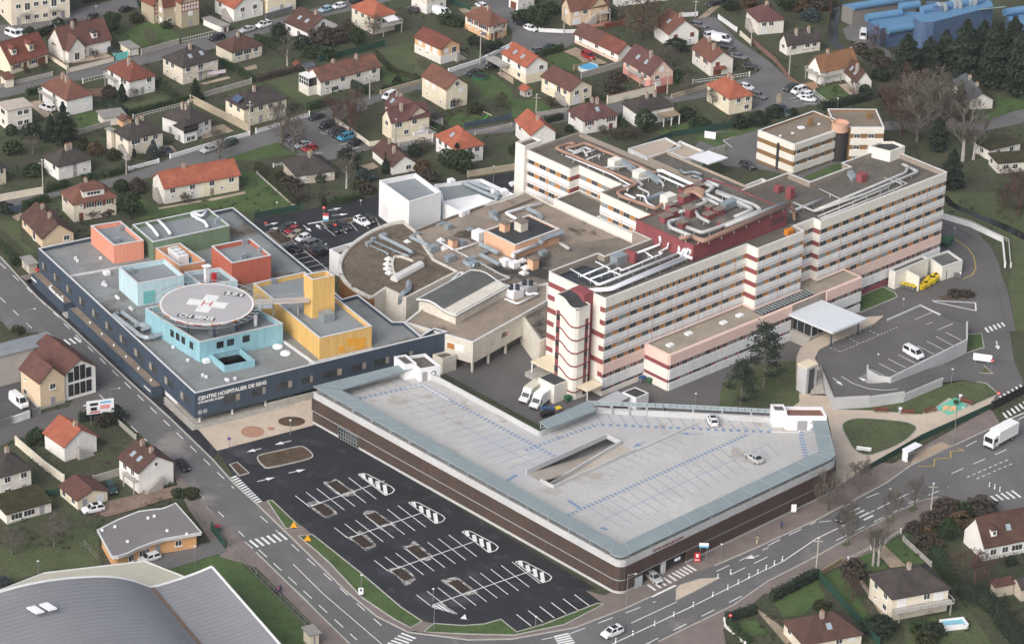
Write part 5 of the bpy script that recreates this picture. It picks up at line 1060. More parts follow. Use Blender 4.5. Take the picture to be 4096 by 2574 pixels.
# hall with wavy roof
hL,hF,hR=rb(893,1180,9.5),rb(1262,1332,9.5),rb(1780,1045,9.5);hB=hL+hR-hF
MB().prism([hL,hF,hR,hB],6.6,9.3).build('hall_wall',m_dirty,old)
wv=MB();N=12;pr=lambda t:9.45+.55*math.sin((t-.08)*2*math.pi*.95)*(1 if t<.6 else.7)
ext=(hF-hL).normalized();ey_=(hR-hF).normalized()
top=[[(hL.lerp(hF,-.03+1.06*i/N)-ey_*.3)+ey_*0,(hL.lerp(hF,-.03+1.06*i/N)+(hR-hF)+ey_*.3)]for i in range(N+1)]
for i in range(N):
    z0,z1=pr(i/N),pr((i+1)/N);a,b=top[i];c_,d_=top[i+1]
    A=[V3((a.x,a.y,z0)),V3((b.x,b.y,z0)),V3((d_.x,d_.y,z1)),V3((c_.x,c_.y,z1))]
    wv.add(A+[p-Z1*.5 for p in A],[(3,2,1,0),(4,5,6,7),(0,4,7,3),(1,2,6,5)]+([(0,1,5,4)]if i==0 else[])+([(2,3,7,6)]if i==N-1 else[]),0)
wr=wv.build('hall_roof',M('hall_membrane',(.115,.125,.115),.85,.15,.3),old)
eb=MB()
for k in(0,1):
    eb.tube([V3((top[i][k].x,top[i][k].y,pr(i/N)-.1))for i in range(N+1)],.22,6)
for i in(0,N):eb.tube([V3((top[i][k].x,top[i][k].y,pr(i/N)-.1))for k in(0,1)],.22,6)
eb.build('roof_edge',m_cap,wr)
# peach plant room and roof clutter
pk=MATS['peach_render']
pp=P2(rb,[(1548,505),(1858,655),(2305,490),(1998,348)],9.7);flat_block(old,pp,6.3,9.7,pk,M('bitumen_old',(.055,.058,.062),.9,.25,.2),'plant_room',.25,.35,m_cap)
for x,y,s_,h_,mt in((1752,510,1.7,2.0,pk),(1915,500,2.2,2.2,m_dirty)):
    c_=MB().box(rb(x,y,9.4),s_,s_,h_,.76).build('vent_stack',mt,old);MB().box(rb(x,y,9.4)+Z1*h_,s_+.3,s_+.3,.15,.76).build('stack_cap',MATS['cap_concrete'],c_)
for x,y,s_,h_ in((1230,680,1.5,2.2),(2036,885,1.8,2.4)):
    c_=MB().box(rb(x,y,6.3),s_,s_,h_,.76).build('vent_stack',pk,old);MB().box(rb(x,y,6.3)+Z1*h_,s_+.3,s_+.3,.15,.76).build('stack_cap',MATS['cap_concrete'],c_)
def pyr(root,fn,x,y,z,s=1.5,rz=.76):
    p=fn(x,y,z);a=V3((math.cos(rz),math.sin(rz),0))*s/2;b=V3((-a.y,a.x,0))
    return MB().add([p-a-b,p+a-b,p+a+b,p-a+b,p-a-b+Z1*.25,p+a-b+Z1*.25,p+a+b+Z1*.25,p-a+b+Z1*.25,p+Z1*.95],[(0,1,5,4),(1,2,6,5),(2,3,7,6),(3,0,4,7),(4,5,8),(5,6,8),(6,7,8),(7,4,8)]).build('pyramid_skylight',M('skylight_milky',(.66,.66,.64),.5,.05),root)
for x,y in((775,630),(1115,612),(1140,695),(590,800),(578,850),(578,897),(598,940)):pyr(old,rb,x,y,6.75 if x<700 else 6.35)
for x,y in((1930,815),(1965,885),(1945,938),(1745,808)):pyr(old,rb,x,y,6.35,1.7)
for x,y,sx,sy,h_ in((1187,490,1.5,1.2,1.2),(1325,362,1.2,.9,1.2),(1370,340,1.2,.9,1.2),(1490,590,2.2,2.4,2.0),(1325,650,1.2,1.4,1.2),(1030,715,2.4,1.6,1.4),(1205,810,2.4,1.4,1.3),(1760,850,1.9,1.7,1.3),(1850,870,1.9,1.7,1.3),(2140,745,2.0,1.4,.9),(1405,500,1.5,1.2,.3),(1110,440,2.4,1.6,.3),(1425,870,2.2,1.6,1.2),(535,585,1.6,1.4,1.1),(385,655,1.2,1.0,.9),(435,612,1.1,.9,.8),(1640,375,1.6,1.5,1.5)):
    MB().box(rb(x,y,6.35 if x>600 else 6.7),sx,sy,h_,.76).build('roof_unit',m_pipe if(x in(1325,1370)and y<400)or x==1490 or 1700<x<1900 else m_galv,old)
for x,y in((1845,1145),(1980,1100)):
    s_=MB().box(rb(x,y+20,6.8),3.0,3.0,2.0,.76).build('chiller',m_pipe if x==1845 else m_pipeg,old)
    for i in range(2):
        for j in range(2):MB().cyl(rb(x,y+20,6.8)+V3((-.7+1.4*i,-.7+1.4*j,2.0)),.55,.35,10).build('fan',m_gdark,s_)
for pts,z,r,mt,nn_ in(([(500,560),(760,690),(830,730)],7.4,.6,m_galv,4),([(890,525),(800,570),(990,660)],7.0,.6,m_galv,4),([(400,655),(560,725),(585,745)],7.3,.28,m_galv,8),([(445,615),(700,730),(800,765)],7.3,.3,m_galv,8),([(1505,645),(1690,735)],7.2,.75,m_galv,4),([(1570,710),(1500,745),(1700,850)],7.0,.65,m_galv,4),([(1460,770),(1340,810),(1380,850),(1450,860)],7.0,.65,m_galv,4),([(1455,800),(1720,950),(1810,980),(1700,1010)],7.0,.3,m_pipeg,8),([(1240,700),(1400,780)],6.9,.3,m_pipeg,8),([(1080,610),(1250,705),(1545,610)],6.9,.28,m_pipe,8),([(2120,230),(1760,330),(1870,390)],7.2,.45,m_pipe,8),([(2090,640),(1830,740),(1840,770)],8.2,.5,m_pipe,8),([(2340,520),(2130,590),(2110,620)],9.0,.8,m_galv,4),([(2300,630),(2400,690)],7.2,.5,m_pipeg,8),([(1980,290),(2110,350),(2110,380)],7.0,.7,m_galv,4),([(1960,1130),(2010,1150),(2040,1130),(2090,1150)],7.4,.35,m_pipe,8),([(1750,1190),(1880,1240),(2080,1150)],7.4,.28,m_pipe,8),([(790,1020),(790,1100),(710,1140,7.6),(705,1340,1.5)],7.6,.7,m_galv,4),([(1650,370),(1690,410)],7.0,.6,m_galv,4)):
    duct(old,rb,pts,z,r,mt,nn_,stand=.6)
bs=MB();a,b=rb(640,1000,7.0),rb(915,850,7.0);dd=(b-a)/12;nrm=V3((-dd.y,dd.x,0)).normalized()*1.2
for i in range(12):bs.tube([a+dd*i,a+dd*(i+.93)],1.0,8)
bs.build('barrel_skylight',MATS['skylight_milky'],old)
ga=MB();strip(ga,smooth_path(P2(rb,[(650,770),(625,830),(640,930),(680,950)],6.8),4),.5,6.6,7.1);strip(ga,P2(rb,[(650,770),(720,770),(800,800),(860,820)],6.8),.5,6.6,7.1);ga.build('kerb_wall',m_dirty,old)
MB().box(rb(885,815,6.7),2.4,1.6,.9,.4).build('roof_unit',MATS['cap_concrete'],old)
sp_=MB();strip(sp_,P2(rb,[(630,585),(830,520),(1330,330),(1545,255)],6.7),.35,6.3,6.85);strip(sp_,P2(rb,[(630,585),(1300,915)],6.7),.35,6.3,6.9);strip(sp_,P2(rb,[(1545,260),(1680,330),(2040,190)],6.7),.35,6.3,6.9);strip(sp_,P2(rb,[(1780,200),(1870,250)],6.7),.35,6.3,6.8);sp_.build('roof_divider',MATS['cap_concrete'],old)
MB().obox(rb(450,1165,0),rb(610,1110,0)-rb(450,1165,0),V3((.1,-.1,0)),Z1*.01).build('threshold',m_steps,old)
# white cube and its white annexes
cube=thing('white_cube_building','brand new white cube building with sunk grey roof beside the visitor car park','building',tuple(t11(1440,575,0)))
m_wht=M('render_bright_white',(.76,.765,.78),.8,.02,.3)
cp=P2(t11,[(1158,185),(1440,388),(1740,293),(1500,118)],8.9);flat_block(cube,cp,0,8.9,m_wht,m_deck2,par=1.0,t=.3,cap=m_wht)
a,b=V3((cp[1].x,cp[1].y,0)),V3((cp[0].x,cp[0].y,0));ex=(b-a).normalized();nn=V3((ex.y,-ex.x,0));nn=nn if nn.x<0 else-nn
MB().obox(a+ex*9.5+Z1*1.1+nn*.01,ex*2.2,nn*.05,Z1*3).build('service_door',M('door_offwhite',(.70,.69,.68),.6,.03),cube)
flat_block(cube,P2(rb,[(1045,48),(1520,-10),(1850,145),(1640,215),(1485,152),(1125,225),(1115,150)],5.0),0,5.0,m_wht,m_deck2,'annex',.7,.3,m_wht)
flat_block(cube,P2(rb,[(1125,228),(1485,155),(1630,215),(1545,250),(1320,330)],5.2),0,5.2,m_wht,m_wht,'annex',2.2,.3,m_wht)
flat_block(cube,P2(t11,[(690,832),(905,765),(980,830),(800,895)],5.2),0,5.2,m_wht,m_deckm,'annex',1.2,.3,m_wht)
for p in([(1330,30),(1690,190)],[(1385,12),(1590,95),(1640,95),(1700,150)]):duct(cube,rb,p,5.4,.6,m_galv,4,stand=.5)
for x,y,s_ in((1215,45,1.4),(1650,150,1.4),(1740,150,1.6)):MB().box(rb(x,y,4.4),s_,s_,1.4,.6).build('roof_unit',m_pipe,cube)
# ---------------- multi-storey car park ----------------
gar=thing('parking_garage','large grey multi-storey car park with brown mesh facade and open top deck','car park',tuple(gB(690,1465,0)))
m_conc=M('deck_concrete',(.50,.495,.485),.9,.10,.06,col2=(.44,.435,.425),sc2=1.5,blot=[('a39b92',.58,.12),('adaeb0',.55,.05)])
m_concw=M('parapet_concrete',(.50,.51,.52),.85,.08,.2,sc2=2)
m_mesh=M('facade_mesh_brown',(.092,.060,.050),.7,.18,.5,col2=(.072,.054,.047),sc2=5,stretch=(1,1,.25));m_canop=M('canopy_mesh_grey',(.235,.29,.305),.6,.07,.2,sc2=3)
m_blue=M('marking_blue',(.17,.27,.46),.8,.2,.8,col2=(.24,.33,.46),sc2=4)
ZD,ZP,ZC=6.0,7.2,8.1
front=P2(gB,[(630,1205),(655,1218),(690,1224),(725,1220),(750,1208)],7.2)
rim=[gA(57,192,ZP)]+P2(gB,[(575,1180)],ZP)+front+P2(gB,[(810,1180),(2180,552),(2222,520),(2238,492),(2175,205),(1870,200)],ZP)
rim=[gA(57,192,ZP)]+front+P2(gB,[(2205,520),(2232,500),(2238,478),(2176,215),(1830,195),(1000,150),(505,120),(468,130),(105,295)],ZP)+[gA(1545,450,ZP),gA(888,95,ZP),gA(700,30,ZP)]
rim=[V3((p.x,p.y,0))for p in rim]
if sum(rim[i].x*rim[i-1].y-rim[i-1].x*rim[i].y for i in range(len(rim)))>0:rim=rim[::-1]
GI=inset(rim,.35);n=len(rim)
gb_=MB()
# concrete core floors (deck with the ramp void left open)
hole=[V3((p.x,p.y,0))for p in P2(gB,[(8,600),(590,338),(690,388),(795,442),(208,705),(112,655)],ZD)]
def deck_with_hole(poly,hl,z):
    bm=bmesh.new();o=[bm.verts.new((p.x,p.y,z))for p in poly];h=[bm.verts.new((p.x,p.y,z))for p in hl]
    es=[bm.edges.new((o[i],o[(i+1)%len(o)]))for i in range(len(o))]+[bm.edges.new((h[i],h[(i+1)%len(h)]))for i in range(len(h))]
    bmesh.ops.triangle_fill(bm,use_beauty=True,use_dissolve=False,edges=es,normal=(0,0,1))
    bm.verts.index_update();v=[tuple(x.co)for x in bm.verts];f=[tuple(x.index for x in(fc.verts if fc.normal.z>0 else reversed(fc.verts)))for fc in bm.faces];bm.free();return v,f
v,f=deck_with_hole(GI,hole,ZD);dk=MB().add(v,f).build('top_deck',m_conc,gar)
v,f=deck_with_hole(GI,hole,ZD-.35);MB().add(v,[x[::-1]for x in f]).build('deck_slab',m_concw,gar)
MB().prism(inset(rim,.6),.05,.12).build('ground_floor',m_dark,gar);v,f=deck_with_hole(inset(rim,.6),hole,3.0);MB().add(v,f).build('middle_deck',m_concw,gar)
hw=MB()
for i in range(len(hole)):
    a,b=hole[i],hole[(i+1)%len(hole)];hw.add([V3((a.x,a.y,ZD-.35)),V3((b.x,b.y,ZD-.35)),V3((b.x,b.y,ZD)),V3((a.x,a.y,ZD))],[(0,1,2,3)])
hw.build('slab_edge',m_concw,gar)
def band(z0,z1,off,mat,name,idx=None):
    b=MB();p=inset(rim,-off);q2=inset(rim,-off+.25)
    for i in(range(n)if idx is None else idx):
        j=(i+1)%n
        vs=[(p[i].x,p[i].y,z0),(p[j].x,p[j].y,z0),(p[j].x,p[j].y,z1),(p[i].x,p[i].y,z1),(q2[i].x,q2[i].y,z0),(q2[j].x,q2[j].y,z0),(q2[j].x,q2[j].y,z1),(q2[i].x,q2[i].y,z1)]
        b.add(vs,[(0,1,2,3),(7,6,5,4),(3,2,6,7),(0,4,5,1)])
    return b.build(name,mat,gar)
rim=rim if sum(rim[i].x*rim[(i+1)%n].y-rim[(i+1)%n].x*rim[i].y for i in range(n))>0 else rim[::-1]
band(5.7,ZP,0,m_concw,'parapet');band(3.15,5.72,.25,m_mesh,'mesh_facade');band(2.8,3.1,.1,m_metal,'rail_band')
# lower mesh with openings: vehicle exit on the street, gate on the car park side
fl=[V3((p.x,p.y,0))for p in rim]
def edge_of(P):
    best=None
    for i in range(n):
        a,b=fl[i],fl[(i+1)%n];t=max(0,min(1,(P-a).dot(b-a)/(b-a).length_squared));d=(a.lerp(b,t)-P).length
        if best is None or d<best[0]:best=(d,i,t)
    return best
P_ex0,P_ex1=gB(865,1415,0),gB(1180,1265,0);P_g0,P_g1=gA(195,505,0),gA(340,575,0)
cuts={}
for k,(a,b)in dict(exit=(P_ex0,P_ex1),gate=(P_g0,P_g1)).items():
    a_,b_=edge_of(a),edge_of(b);cuts.setdefault(a_[1],[]).append((min(a_[2],b_[2]),max(a_[2],b_[2]),k))
CUT={}
for i in range(n):
    j=(i+1)%n;a,b=fl[i],fl[j];d=b-a;nn=V3((d.y,-d.x,0)).normalized();segs=[];t=0.
    for t0,t1,k in sorted(cuts.get(i,[])):segs.append((t,t0));t=t1;CUT[k]=(a.lerp(b,t0),a.lerp(b,t1),nn)
    segs.append((t,1.))
    for s0,s1 in segs:
        o=a.lerp(b,s0);MB().obox(o+nn*.0+Z1*.75,d*(s1-s0),nn*.25,Z1*2.05).build('mesh_facade',m_mesh,gar);MB().obox(o,d*(s1-s0),nn*.05,Z1*.8).build('base_wall',m_concw,gar)
a,b,nn=CUT['gate'];d=(b-a).normalized();L=(b-a).length;g=MB()
for i in range(9):g.obox(a+d*(L*i/8-.04)+nn*.1,d*.08,nn*.08,Z1*2.7)
for i in range(4):g.obox(a+nn*.1+Z1*(.2+.8*i),d*L,nn*.08,Z1*.08)
g.build('gate',m_metal,gar)
a,b,nn=CUT['exit'];d=(b-a).normalized();L=(b-a).length
MB().obox(a+d*L*.47,d*.9,nn*-.5,Z1*2.8).build('pier',m_concw,gar);MB().obox(a-d*2.2+nn*.3,d*2.0,nn*.06,Z1*2.4).build('glass_screen',M('screen_glass',(.42,.47,.50),.2,.05,spec=.8),gar)
MB().obox(a+d*L*.72+nn*.3+Z1*2.0,d*1.4,nn*.15,Z1*.5).build('clearance_sign',m_pipe,gar)
# posts on the parapet and the mesh canopy
def canopy(outer,inner,name='canopy'):
    b=MB();k=len(outer)
    for i in range(k-1):
        A=[outer[i],outer[i+1],inner[i+1],inner[i]];A=[V3((p.x,p.y,ZC))for p in A]
        b.add(A+[p+Z1*.14 for p in A],[(4,5,6,7),(3,2,1,0),(0,1,5,4),(2,3,7,6)]+([(3,0,4,7)]if i==0 else[])+([(1,2,6,5)]if i==k-2 else[]))
    c_=b.build(name,m_canop,gar);r=MB()
    for i in range(k-1):
        L=(outer[i+1]-outer[i]).length;m=max(1,int(L/5.5))
        if L<3:continue
        for j in range(m+1):
            p=outer[i].lerp(outer[i+1],j/m);q=inner[i].lerp(inner[i+1],j/m);r.obox(V3((p.x,p.y,ZC+.14)),V3((q.x-p.x,q.y-p.y,0)),V3((.14,.05,0)),Z1*.05)
            w_=V3((q.x-p.x,q.y-p.y,0)).normalized();pp_=V3((p.x,p.y,0))+w_*.5
            MB().obox(V3((pp_.x-.1,pp_.y-.1,7.0)),V3((.2,0,0)),V3((0,.2,0)),Z1*1.15).build('canopy_post',m_metal,gar)
            MB().tube([V3((pp_.x,pp_.y,7.25)),V3((pp_.x,pp_.y,8.1))+w_*1.6],.07,5).build('canopy_brace',m_metal,gar)
    r.tube([V3((p.x,p.y,ZC+.16))for p in outer],.06,5);r.build('canopy_rail',m_metal,c_);return c_
canopy(P2(gA,[(715,12),(655,10),(55,160)],ZC)[1:]+P2(gB,[(618,1165),(632,1190),(660,1202),(695,1204),(730,1198),(760,1180)],ZC)+P2(gB,[(2205,500),(2235,468),(2172,212)],ZC),
       P2(gA,[(735,45),(715,42),(240,182)],ZC)[1:]+P2(gB,[(640,1085),(660,1100),(675,1110),(685,1113),(695,1110),(715,1100)],ZC)+P2(gB,[(2080,458),(2118,440),(2068,212)],ZC))
canopy(P2(gB,[(103,233),(462,78)],ZC),P2(gB,[(165,280),(505,150)],ZC))
# sloped mesh screen along the hospital side
b=MB();A=P2(gB,[(462,78),(1000,98),(1830,140)],ZC+.1);B=P2(gB,[(500,130),(1000,150),(1835,190)],7.3);i=0
r=MB()
for i in range(2):
    for j in range(5):
        p,q=A[i].lerp(A[i+1],j/4),B[i].lerp(B[i+1],j/4);r.obox(V3((q.x,q.y,5.8)),V3((.25,0,0)),V3((0,.25,0)),Z1*2.2);r.tube([q,p],.08,5)
    for t in(0,.5,1):r.tube([A[i].lerp(B[i],t),A[i+1].lerp(B[i+1],t)],.08,5)
r.build('screen_frame',m_metal,gar);sc=MB()
for k in range(26):
    i=0 if k<9 else 1;t0=k/9 if i==0 else(k-9)/17;t1=t0+(.9/9 if i==0 else.9/17);sc.add([A[i].lerp(A[i+1],t0),A[i].lerp(A[i+1],t1),A[i].lerp(A[i+1],t1).lerp(B[i].lerp(B[i+1],t1),.5),A[i].lerp(A[i+1],t0).lerp(B[i].lerp(B[i+1],t0),.5)],[(0,1,2,3)])
sc.build('mesh_screen',m_canop,gar)
# stair boxes with the numeral of dots
def dots2(root,o,ex,nn,s):
    b=0
    for x,y in((0,3),(.6,3.6),(1.3,3.7),(1.9,3.2),(1.9,2.5),(1.4,1.8),(.8,1.1),(.1,.4),(.7,.3),(1.3,.3),(2.0,.3)):
        c=o+ex*x*s+Z1*y*s+nn*.04;d=MB();d.add([c+ex*math.cos(t*math.pi/5)*.3*s+Z1*math.sin(t*math.pi/5)*.3*s for t in range(10)],[tuple(range(10))]);d.build('numeral_dot',M('dot_navy',(.02,.05,.16),.6,0),root)
sbx=[]
for fn,L,F,R,z1,hi in((t12,(1395,330),(1540,445),(1735,412),8.8,(1395,325)),(gB,(1850,120),(1885,190),(2175,192),9.0,None)):
    p=box3(gar,fn,L,F,R,ZD,z1,m_wht,M('stair_roof_red',(.23,.12,.09),.9,.15)if fn is gB else m_deckb,'stair_box',.5,m_wht)
    ex=(p[1]-p[0]);Lq=ex.length;ex=ex/Lq;nn=V3((ex.y,-ex.x,0));nn=nn if nn.y<0 else-nn;o=V3((p[0].x,p[0].y,ZD))
    MB().obox(o+ex*Lq*(.28 if fn is gB else.12)+nn*.01,ex*(2.0 if fn is gB else 1.1),nn*.06,Z1*2.1).build('stair_door',m_door,gar);dots2(gar,o+ex*Lq*(.62 if fn is gB else.55),ex,nn,.52)
    ey=(p[3]-p[0]).normalized();L2=(p[3]-p[0]).length;q=o+ey*(L2*.3)-ex*2.3
    flat_block(gar,[q,q+ex*2.6,q+ex*2.6+ey*L2*.7,q+ey*L2*.7],ZD-1,z1+.5,m_wht,m_deckb,'lift_shaft',.3,.2,m_wht)
# ramps in the void
m_ramp=M('ramp_concrete',(.42,.38,.33),.9,.12,.2,sc2=2)
def rampslab(a,b,c,d,name='ramp'):
    MB().add([a,b,c,d]+[p-Z1*.3 for p in(a,b,c,d)],[(0,1,2,3),(7,6,5,4),(0,4,5,1),(1,5,6,2),(2,6,7,3),(3,7,4,0)]).build(name,m_ramp,gar)
hA,hB_,hC,hD,hE,hF_=[V3((p.x,p.y,ZD))for p in hole]
mid_l=hF_
rampslab(hA,hF_,hC-Z1*2.9,hB_-Z1*2.9);rampslab(hF_-Z1*2.7,hE-Z1*2.7,hD,hC)
for a,b,za,zb,h_ in((hA,hB_,0,0,.85),(hB_,hC,0,0,.8),(hE,hD,0,0,.7),(hF_,hE,0,0,.6),(mid_l,hC,-2.4,0,.8)):
    d=b-a;nn=V3((-d.y,d.x,0)).normalized()*.13;A=[a-nn+Z1*(za-.2),b-nn+Z1*(zb-.2),b+nn+Z1*(zb-.2),a+nn+Z1*(za-.2)];B=[p+Z1*(h_+.2)for p in A];MB().add(A+B,[(4,5,6,7),(0,1,5,4),(1,2,6,5),(2,3,7,6),(3,0,4,7)]).build('ramp_parapet',m_concw,gar)
MB().obox(gB(130,648,5.0),gB(178,628,5.0)-gB(130,648,5.0),V3((0,.3,0)),Z1*.25).build('ramp_lamp',M('ramp_lamp',(1.0,.72,.42),.5,0,emit=2.5),gar)
ew=hD.lerp(hC,.5);strip(MB(),[hD,hD+(hD-hE).normalized()*18],.4,ZD,ZD+.35).build('deck_kerb',m_concw,gar)
# blue deck markings
def line(b,fn,a,c,w_,z,ext=0):
    A,C=fn(*a,z),fn(*c,z);d=(C-A);L=d.length;d=d/L;s=V3((-d.y,d.x,0))*w_/2;b.poly([A-s,C-s,C+s,A+s]if True else[])
    return b
def dashes(b,fn,a,c,w_,z,dash,gap):
    A,C=fn(*a,z),fn(*c,z);d=(C-A);L=d.length;d=d/L;s=V3((-d.y,d.x,0))*w_/2;t=0
    while t<L:e=min(L,t+dash);b.poly([A+d*t-s,A+d*e-s,A+d*e+s,A+d*t+s]);t+=dash+gap
    return b
def fan(b,fn,a0,a1,b0,b1,k,w_,z,skip=()):
    for i in range(k):
        t=i/(k-1)
        if i in skip:continue
        line(b,fn,(a0[0]+(a1[0]-a0[0])*t,a0[1]+(a1[1]-a0[1])*t),(b0[0]+(b1[0]-b0[0])*t,b0[1]+(b1[1]-b0[1])*t),w_,z)
def arrow(b,fn,tail,tip,z,w_=.22,head=.55,hl=1.9):
    A,C=fn(*tail,z),fn(*tip,z);d=(C-A);L=d.length;d=d/L;s=V3((-d.y,d.x,0));m=A+d*(L-hl);b.poly([A-s*w_/2,m-s*w_/2,m+s*w_/2,A+s*w_/2]);b.poly([m-s*head,C,m+s*head])
zm=ZD+.012;b=MB()
dashes(b,gA,(355,235),(770,145),1.0,zm,.55,.6);dashes(b,gA,(775,150),(1650,620),1.0,zm,.5,.6);dashes(b,gB,(5,430),(530,245),1.0,zm,.5,.65);dashes(b,gB,(550,247),(1780,300),1.0,zm,.7,.8);dashes(b,gB,(1985,300),(2025,490),1.1,zm,.6,.6);dashes(b,gB,(310,900),(1610,315),1.0,zm,.5,.55)
fan(b,gA,(270,180),(655,70),(390,235),(770,130),7,.13,zm);line(b,gA,(715,245),(1540,685),.13,zm)
fan(b,gA,(565,270),(1330,695),(880,210),(1560,615),14,.13,zm)
fan(b,gB,(110,265),(355,200),(260,345),(490,245),5,.13,zm);fan(b,gB,(495,150),(1705,205),(555,240),(1780,295),15,.16,zm);fan(b,gB,(1990,320),(2030,440),(2085,300),(2120,425),4,.13,zm)
line(b,gB,(560,935),(1750,385),.13,zm);
fan(b,gB,(480,855),(1480,395),(710,990),(1660,550),16,.14,zm);fan(b,gB,(1690,415),(1750,390),(1780,500),(1840,470),2,.14,zm)
fan(b,gB,(385,640),(1040,335),(530,680),(1165,395),11,.13,zm)
arrow(b,gB,(1285,318),(1105,308),zm,.25,.6,2);arrow(b,gB,(865,370),(775,410),zm,.25,.6,2);arrow(b,gB,(545,985),(615,1012),zm,.25,.6,2);arrow(b,gA,(1330,775),(1395,735),zm,.7,.9,.3);arrow(b,gB,(310,790),(400,850),zm,.7,.7,.3)
mk=b.build('deck_markings',m_blue,gar)
b=MB();line(b,gA,(665,165),(775,143),.25,zm+.006);line(b,gA,(775,148),(945,245),.3,zm+.006);line(b,gB,(1770,298),(1975,305),.3,zm+.006);line(b,gB,(1975,288),(1975,305),.25,zm+.006);b.build('deck_markings',m_white,gar)
# lettering on the street parapet
ei=edge_of(V3((gB(1000,1110,ZP).x,gB(1000,1110,ZP).y,0)));i=ei[1];a,b=fl[i],fl[(i+1)%n];d=(b-a).normalized();nn=V3((d.y,-d.x,0));P=a+(b-a)*edge_of(V3((gB(918,1155,6.3).x,gB(918,1155,6.3).y,0)))[2]
if nn.dot(P-V3((0,0,0)))>1e9:nn=-nn
lettering(gar,'CENTRE HOSPITALIER DE SENS',P+Z1*6.05,d,Z1,nn,width=(gB(1142,1052,6.3)-gB(918,1155,6.3)).length,mat=M('letter_maroon',(.20,.03,.04),.6,0))
# ---------------- entrance terrace, glass canopy, outlying large buildings ----------------
ter=thing('entrance_terrace','raised entrance terrace with drop-off parking, concrete retaining walls and paved walkway','terrace',tuple(t32(1140,540,0)))
TZ=2.5
tpoly=P2(t32,[(450,350),(470,270),(600,200),(1000,20),(1100,-25)],TZ)+P2(t31,[(1120,1500),(1435,1362),(1620,1450),(1870,1530)],TZ)+P2(t32,[(1870,20),(1868,190),(1150,545),(1040,530),(935,460),(935,430)],TZ)
tp2=P2(t32,[(450,350),(470,270),(600,200),(1000,20),(1100,-25)],TZ)+P2(t31,[(1435,1362),(1640,1460),(1868,1530)],TZ)+P2(t32,[(1868,190),(1150,545),(1040,530),(935,470),(700,640),(620,720),(560,600),(490,440)],TZ)
MB().prism([V3((p.x,p.y,0))for p in tp2],0,TZ).build('deck',[m_concw,m_dark],ter)
MB().poly([V3((p.x,p.y,TZ+.02))for p in ccw(tp2)]).build('asphalt',m_dark,ter)
wl=MB();pth=P2(t32,[(1868,20),(1868,190),(1150,545),(1040,530),(935,470),(935,430)],TZ);strip(wl,pth,.35,0,TZ+.75);wl.build('retaining_wall',m_concw,ter)
wl=MB();strip(wl,[V3((p.x,p.y,0))for p in P2(t31,[(1120,1500),(1435,1362),(1620,1450)],TZ)],.35,0,TZ+.35);wl.build('edge_wall',m_concw,ter)
# rising ramp road
cen=[(t32(*p,z),z)for p,z in(((2330,490),0),((1980,430),.3),((1640,510),.9),((1250,620),1.7),((950,640),2.3),((760,600),2.5))]
up_=[t32(*p,z)for p,z in(((2250,400),0),((1900,350),.3),((1500,440),.9),((1200,555),1.7),((1000,575),2.3),((800,560),2.5))];dn_=[t32(*p,z)for p,z in(((2100,610),0),((1850,540),.3),((1640,570),.9),((1280,690),1.7),((950,715),2.3),((620,725),2.5))]
b=MB()
for i in range(5):b.add([dn_[i]+Z1*.03,up_[i]+Z1*.03,up_[i+1]+Z1*.03,dn_[i+1]+Z1*.03],[(0,1,2,3)])
b.build('ramp',m_dark,ter)
b=MB()
for i in range(2,5):
    a,c=dn_[i],dn_[i+1];b.add([V3((a.x,a.y,0)),V3((c.x,c.y,0)),c+Z1*.4,a+Z1*.4],[(0,1,2,3)])
a,c=dn_[5],t32(490,435,TZ);b.add([V3((a.x,a.y,0)),V3((c.x,c.y,0)),c+Z1*.9,a+Z1*.5],[(0,1,2,3)])
b.build('retaining_wall',m_concw,ter)
b=MB()
for i in range(2,5):strip(b,[dn_[i],dn_[i+1]],.25,max(dn_[i].z,dn_[i+1].z)-.3,max(dn_[i].z,dn_[i+1].z)+.45)
b.build('wall_coping',m_concw,ter)
# paved walkway to the doors
wk=P2(t32,[(270,470),(268,330),(300,250),(420,165),(640,60),(860,-40),(1090,-60),(1000,15),(600,195),(480,260),(440,340),(490,450),(400,470)],TZ)
MB().prism([V3((p.x,p.y,0))for p in wk],0,TZ+.1).build('walkway',[m_beige],ter)
MB().prism(P2(t32,[(400,470),(490,465),(540,690),(400,690)],0),0,.15).build('landing',m_beige,ter)
st=MB();A,B,C,E=t32(405,470,2.5),t32(490,468,2.5),t32(540,690,0),t32(402,690,0)
for i in range(14):
    t0,t1=i/14,(i+1)/14;p=[A.lerp(E,t0),B.lerp(C,t0),B.lerp(C,t1),A.lerp(E,t1)];st.prism(p,0,2.5*(1-t1)+.15)
st.build('stairs',m_steps,ter);
lf=t32(355,640,0);MB().box(lf,3.2,2.6,6.0,AG).build('lift_tower',m_concw,ter);MB().box(lf+Z1*6.0,3.4,2.8,.3,AG).build('lift_roof',m_canc,ter);MB().obox(lf+AX*-.9+BX*-1.34+Z1*.2,AX*1.6,BX*-.06,Z1*5.4).build('lift_glass',m_win,ter)
sg=t32(660,790,0);MB().obox(sg+AX*-1.2+BX*-.3+Z1*.4,AX*3.0,BX*-.1,Z1*2.0).build('notice_board',m_pipe,ter);MB().obox(sg+AX*-1.2+BX*-.42+Z1*.4,AX*3.0,BX*-.03,Z1*.55).build('notice_stripe',M('notice_magenta',(.55,.05,.12),.6,0),ter)
mkb=MB();zt=TZ+.035
fan(mkb,t32,(1040,385),(1850,10),(1210,470),(2000,90),10,.14,zt,(8,9))
line(mkb,t31,(1380,1487),(1540,1420),.14,zt);line(mkb,t32,(1490,20),(1545,0),.14,zt);line(mkb,t32,(1595,72),(1740,10),.14,zt)
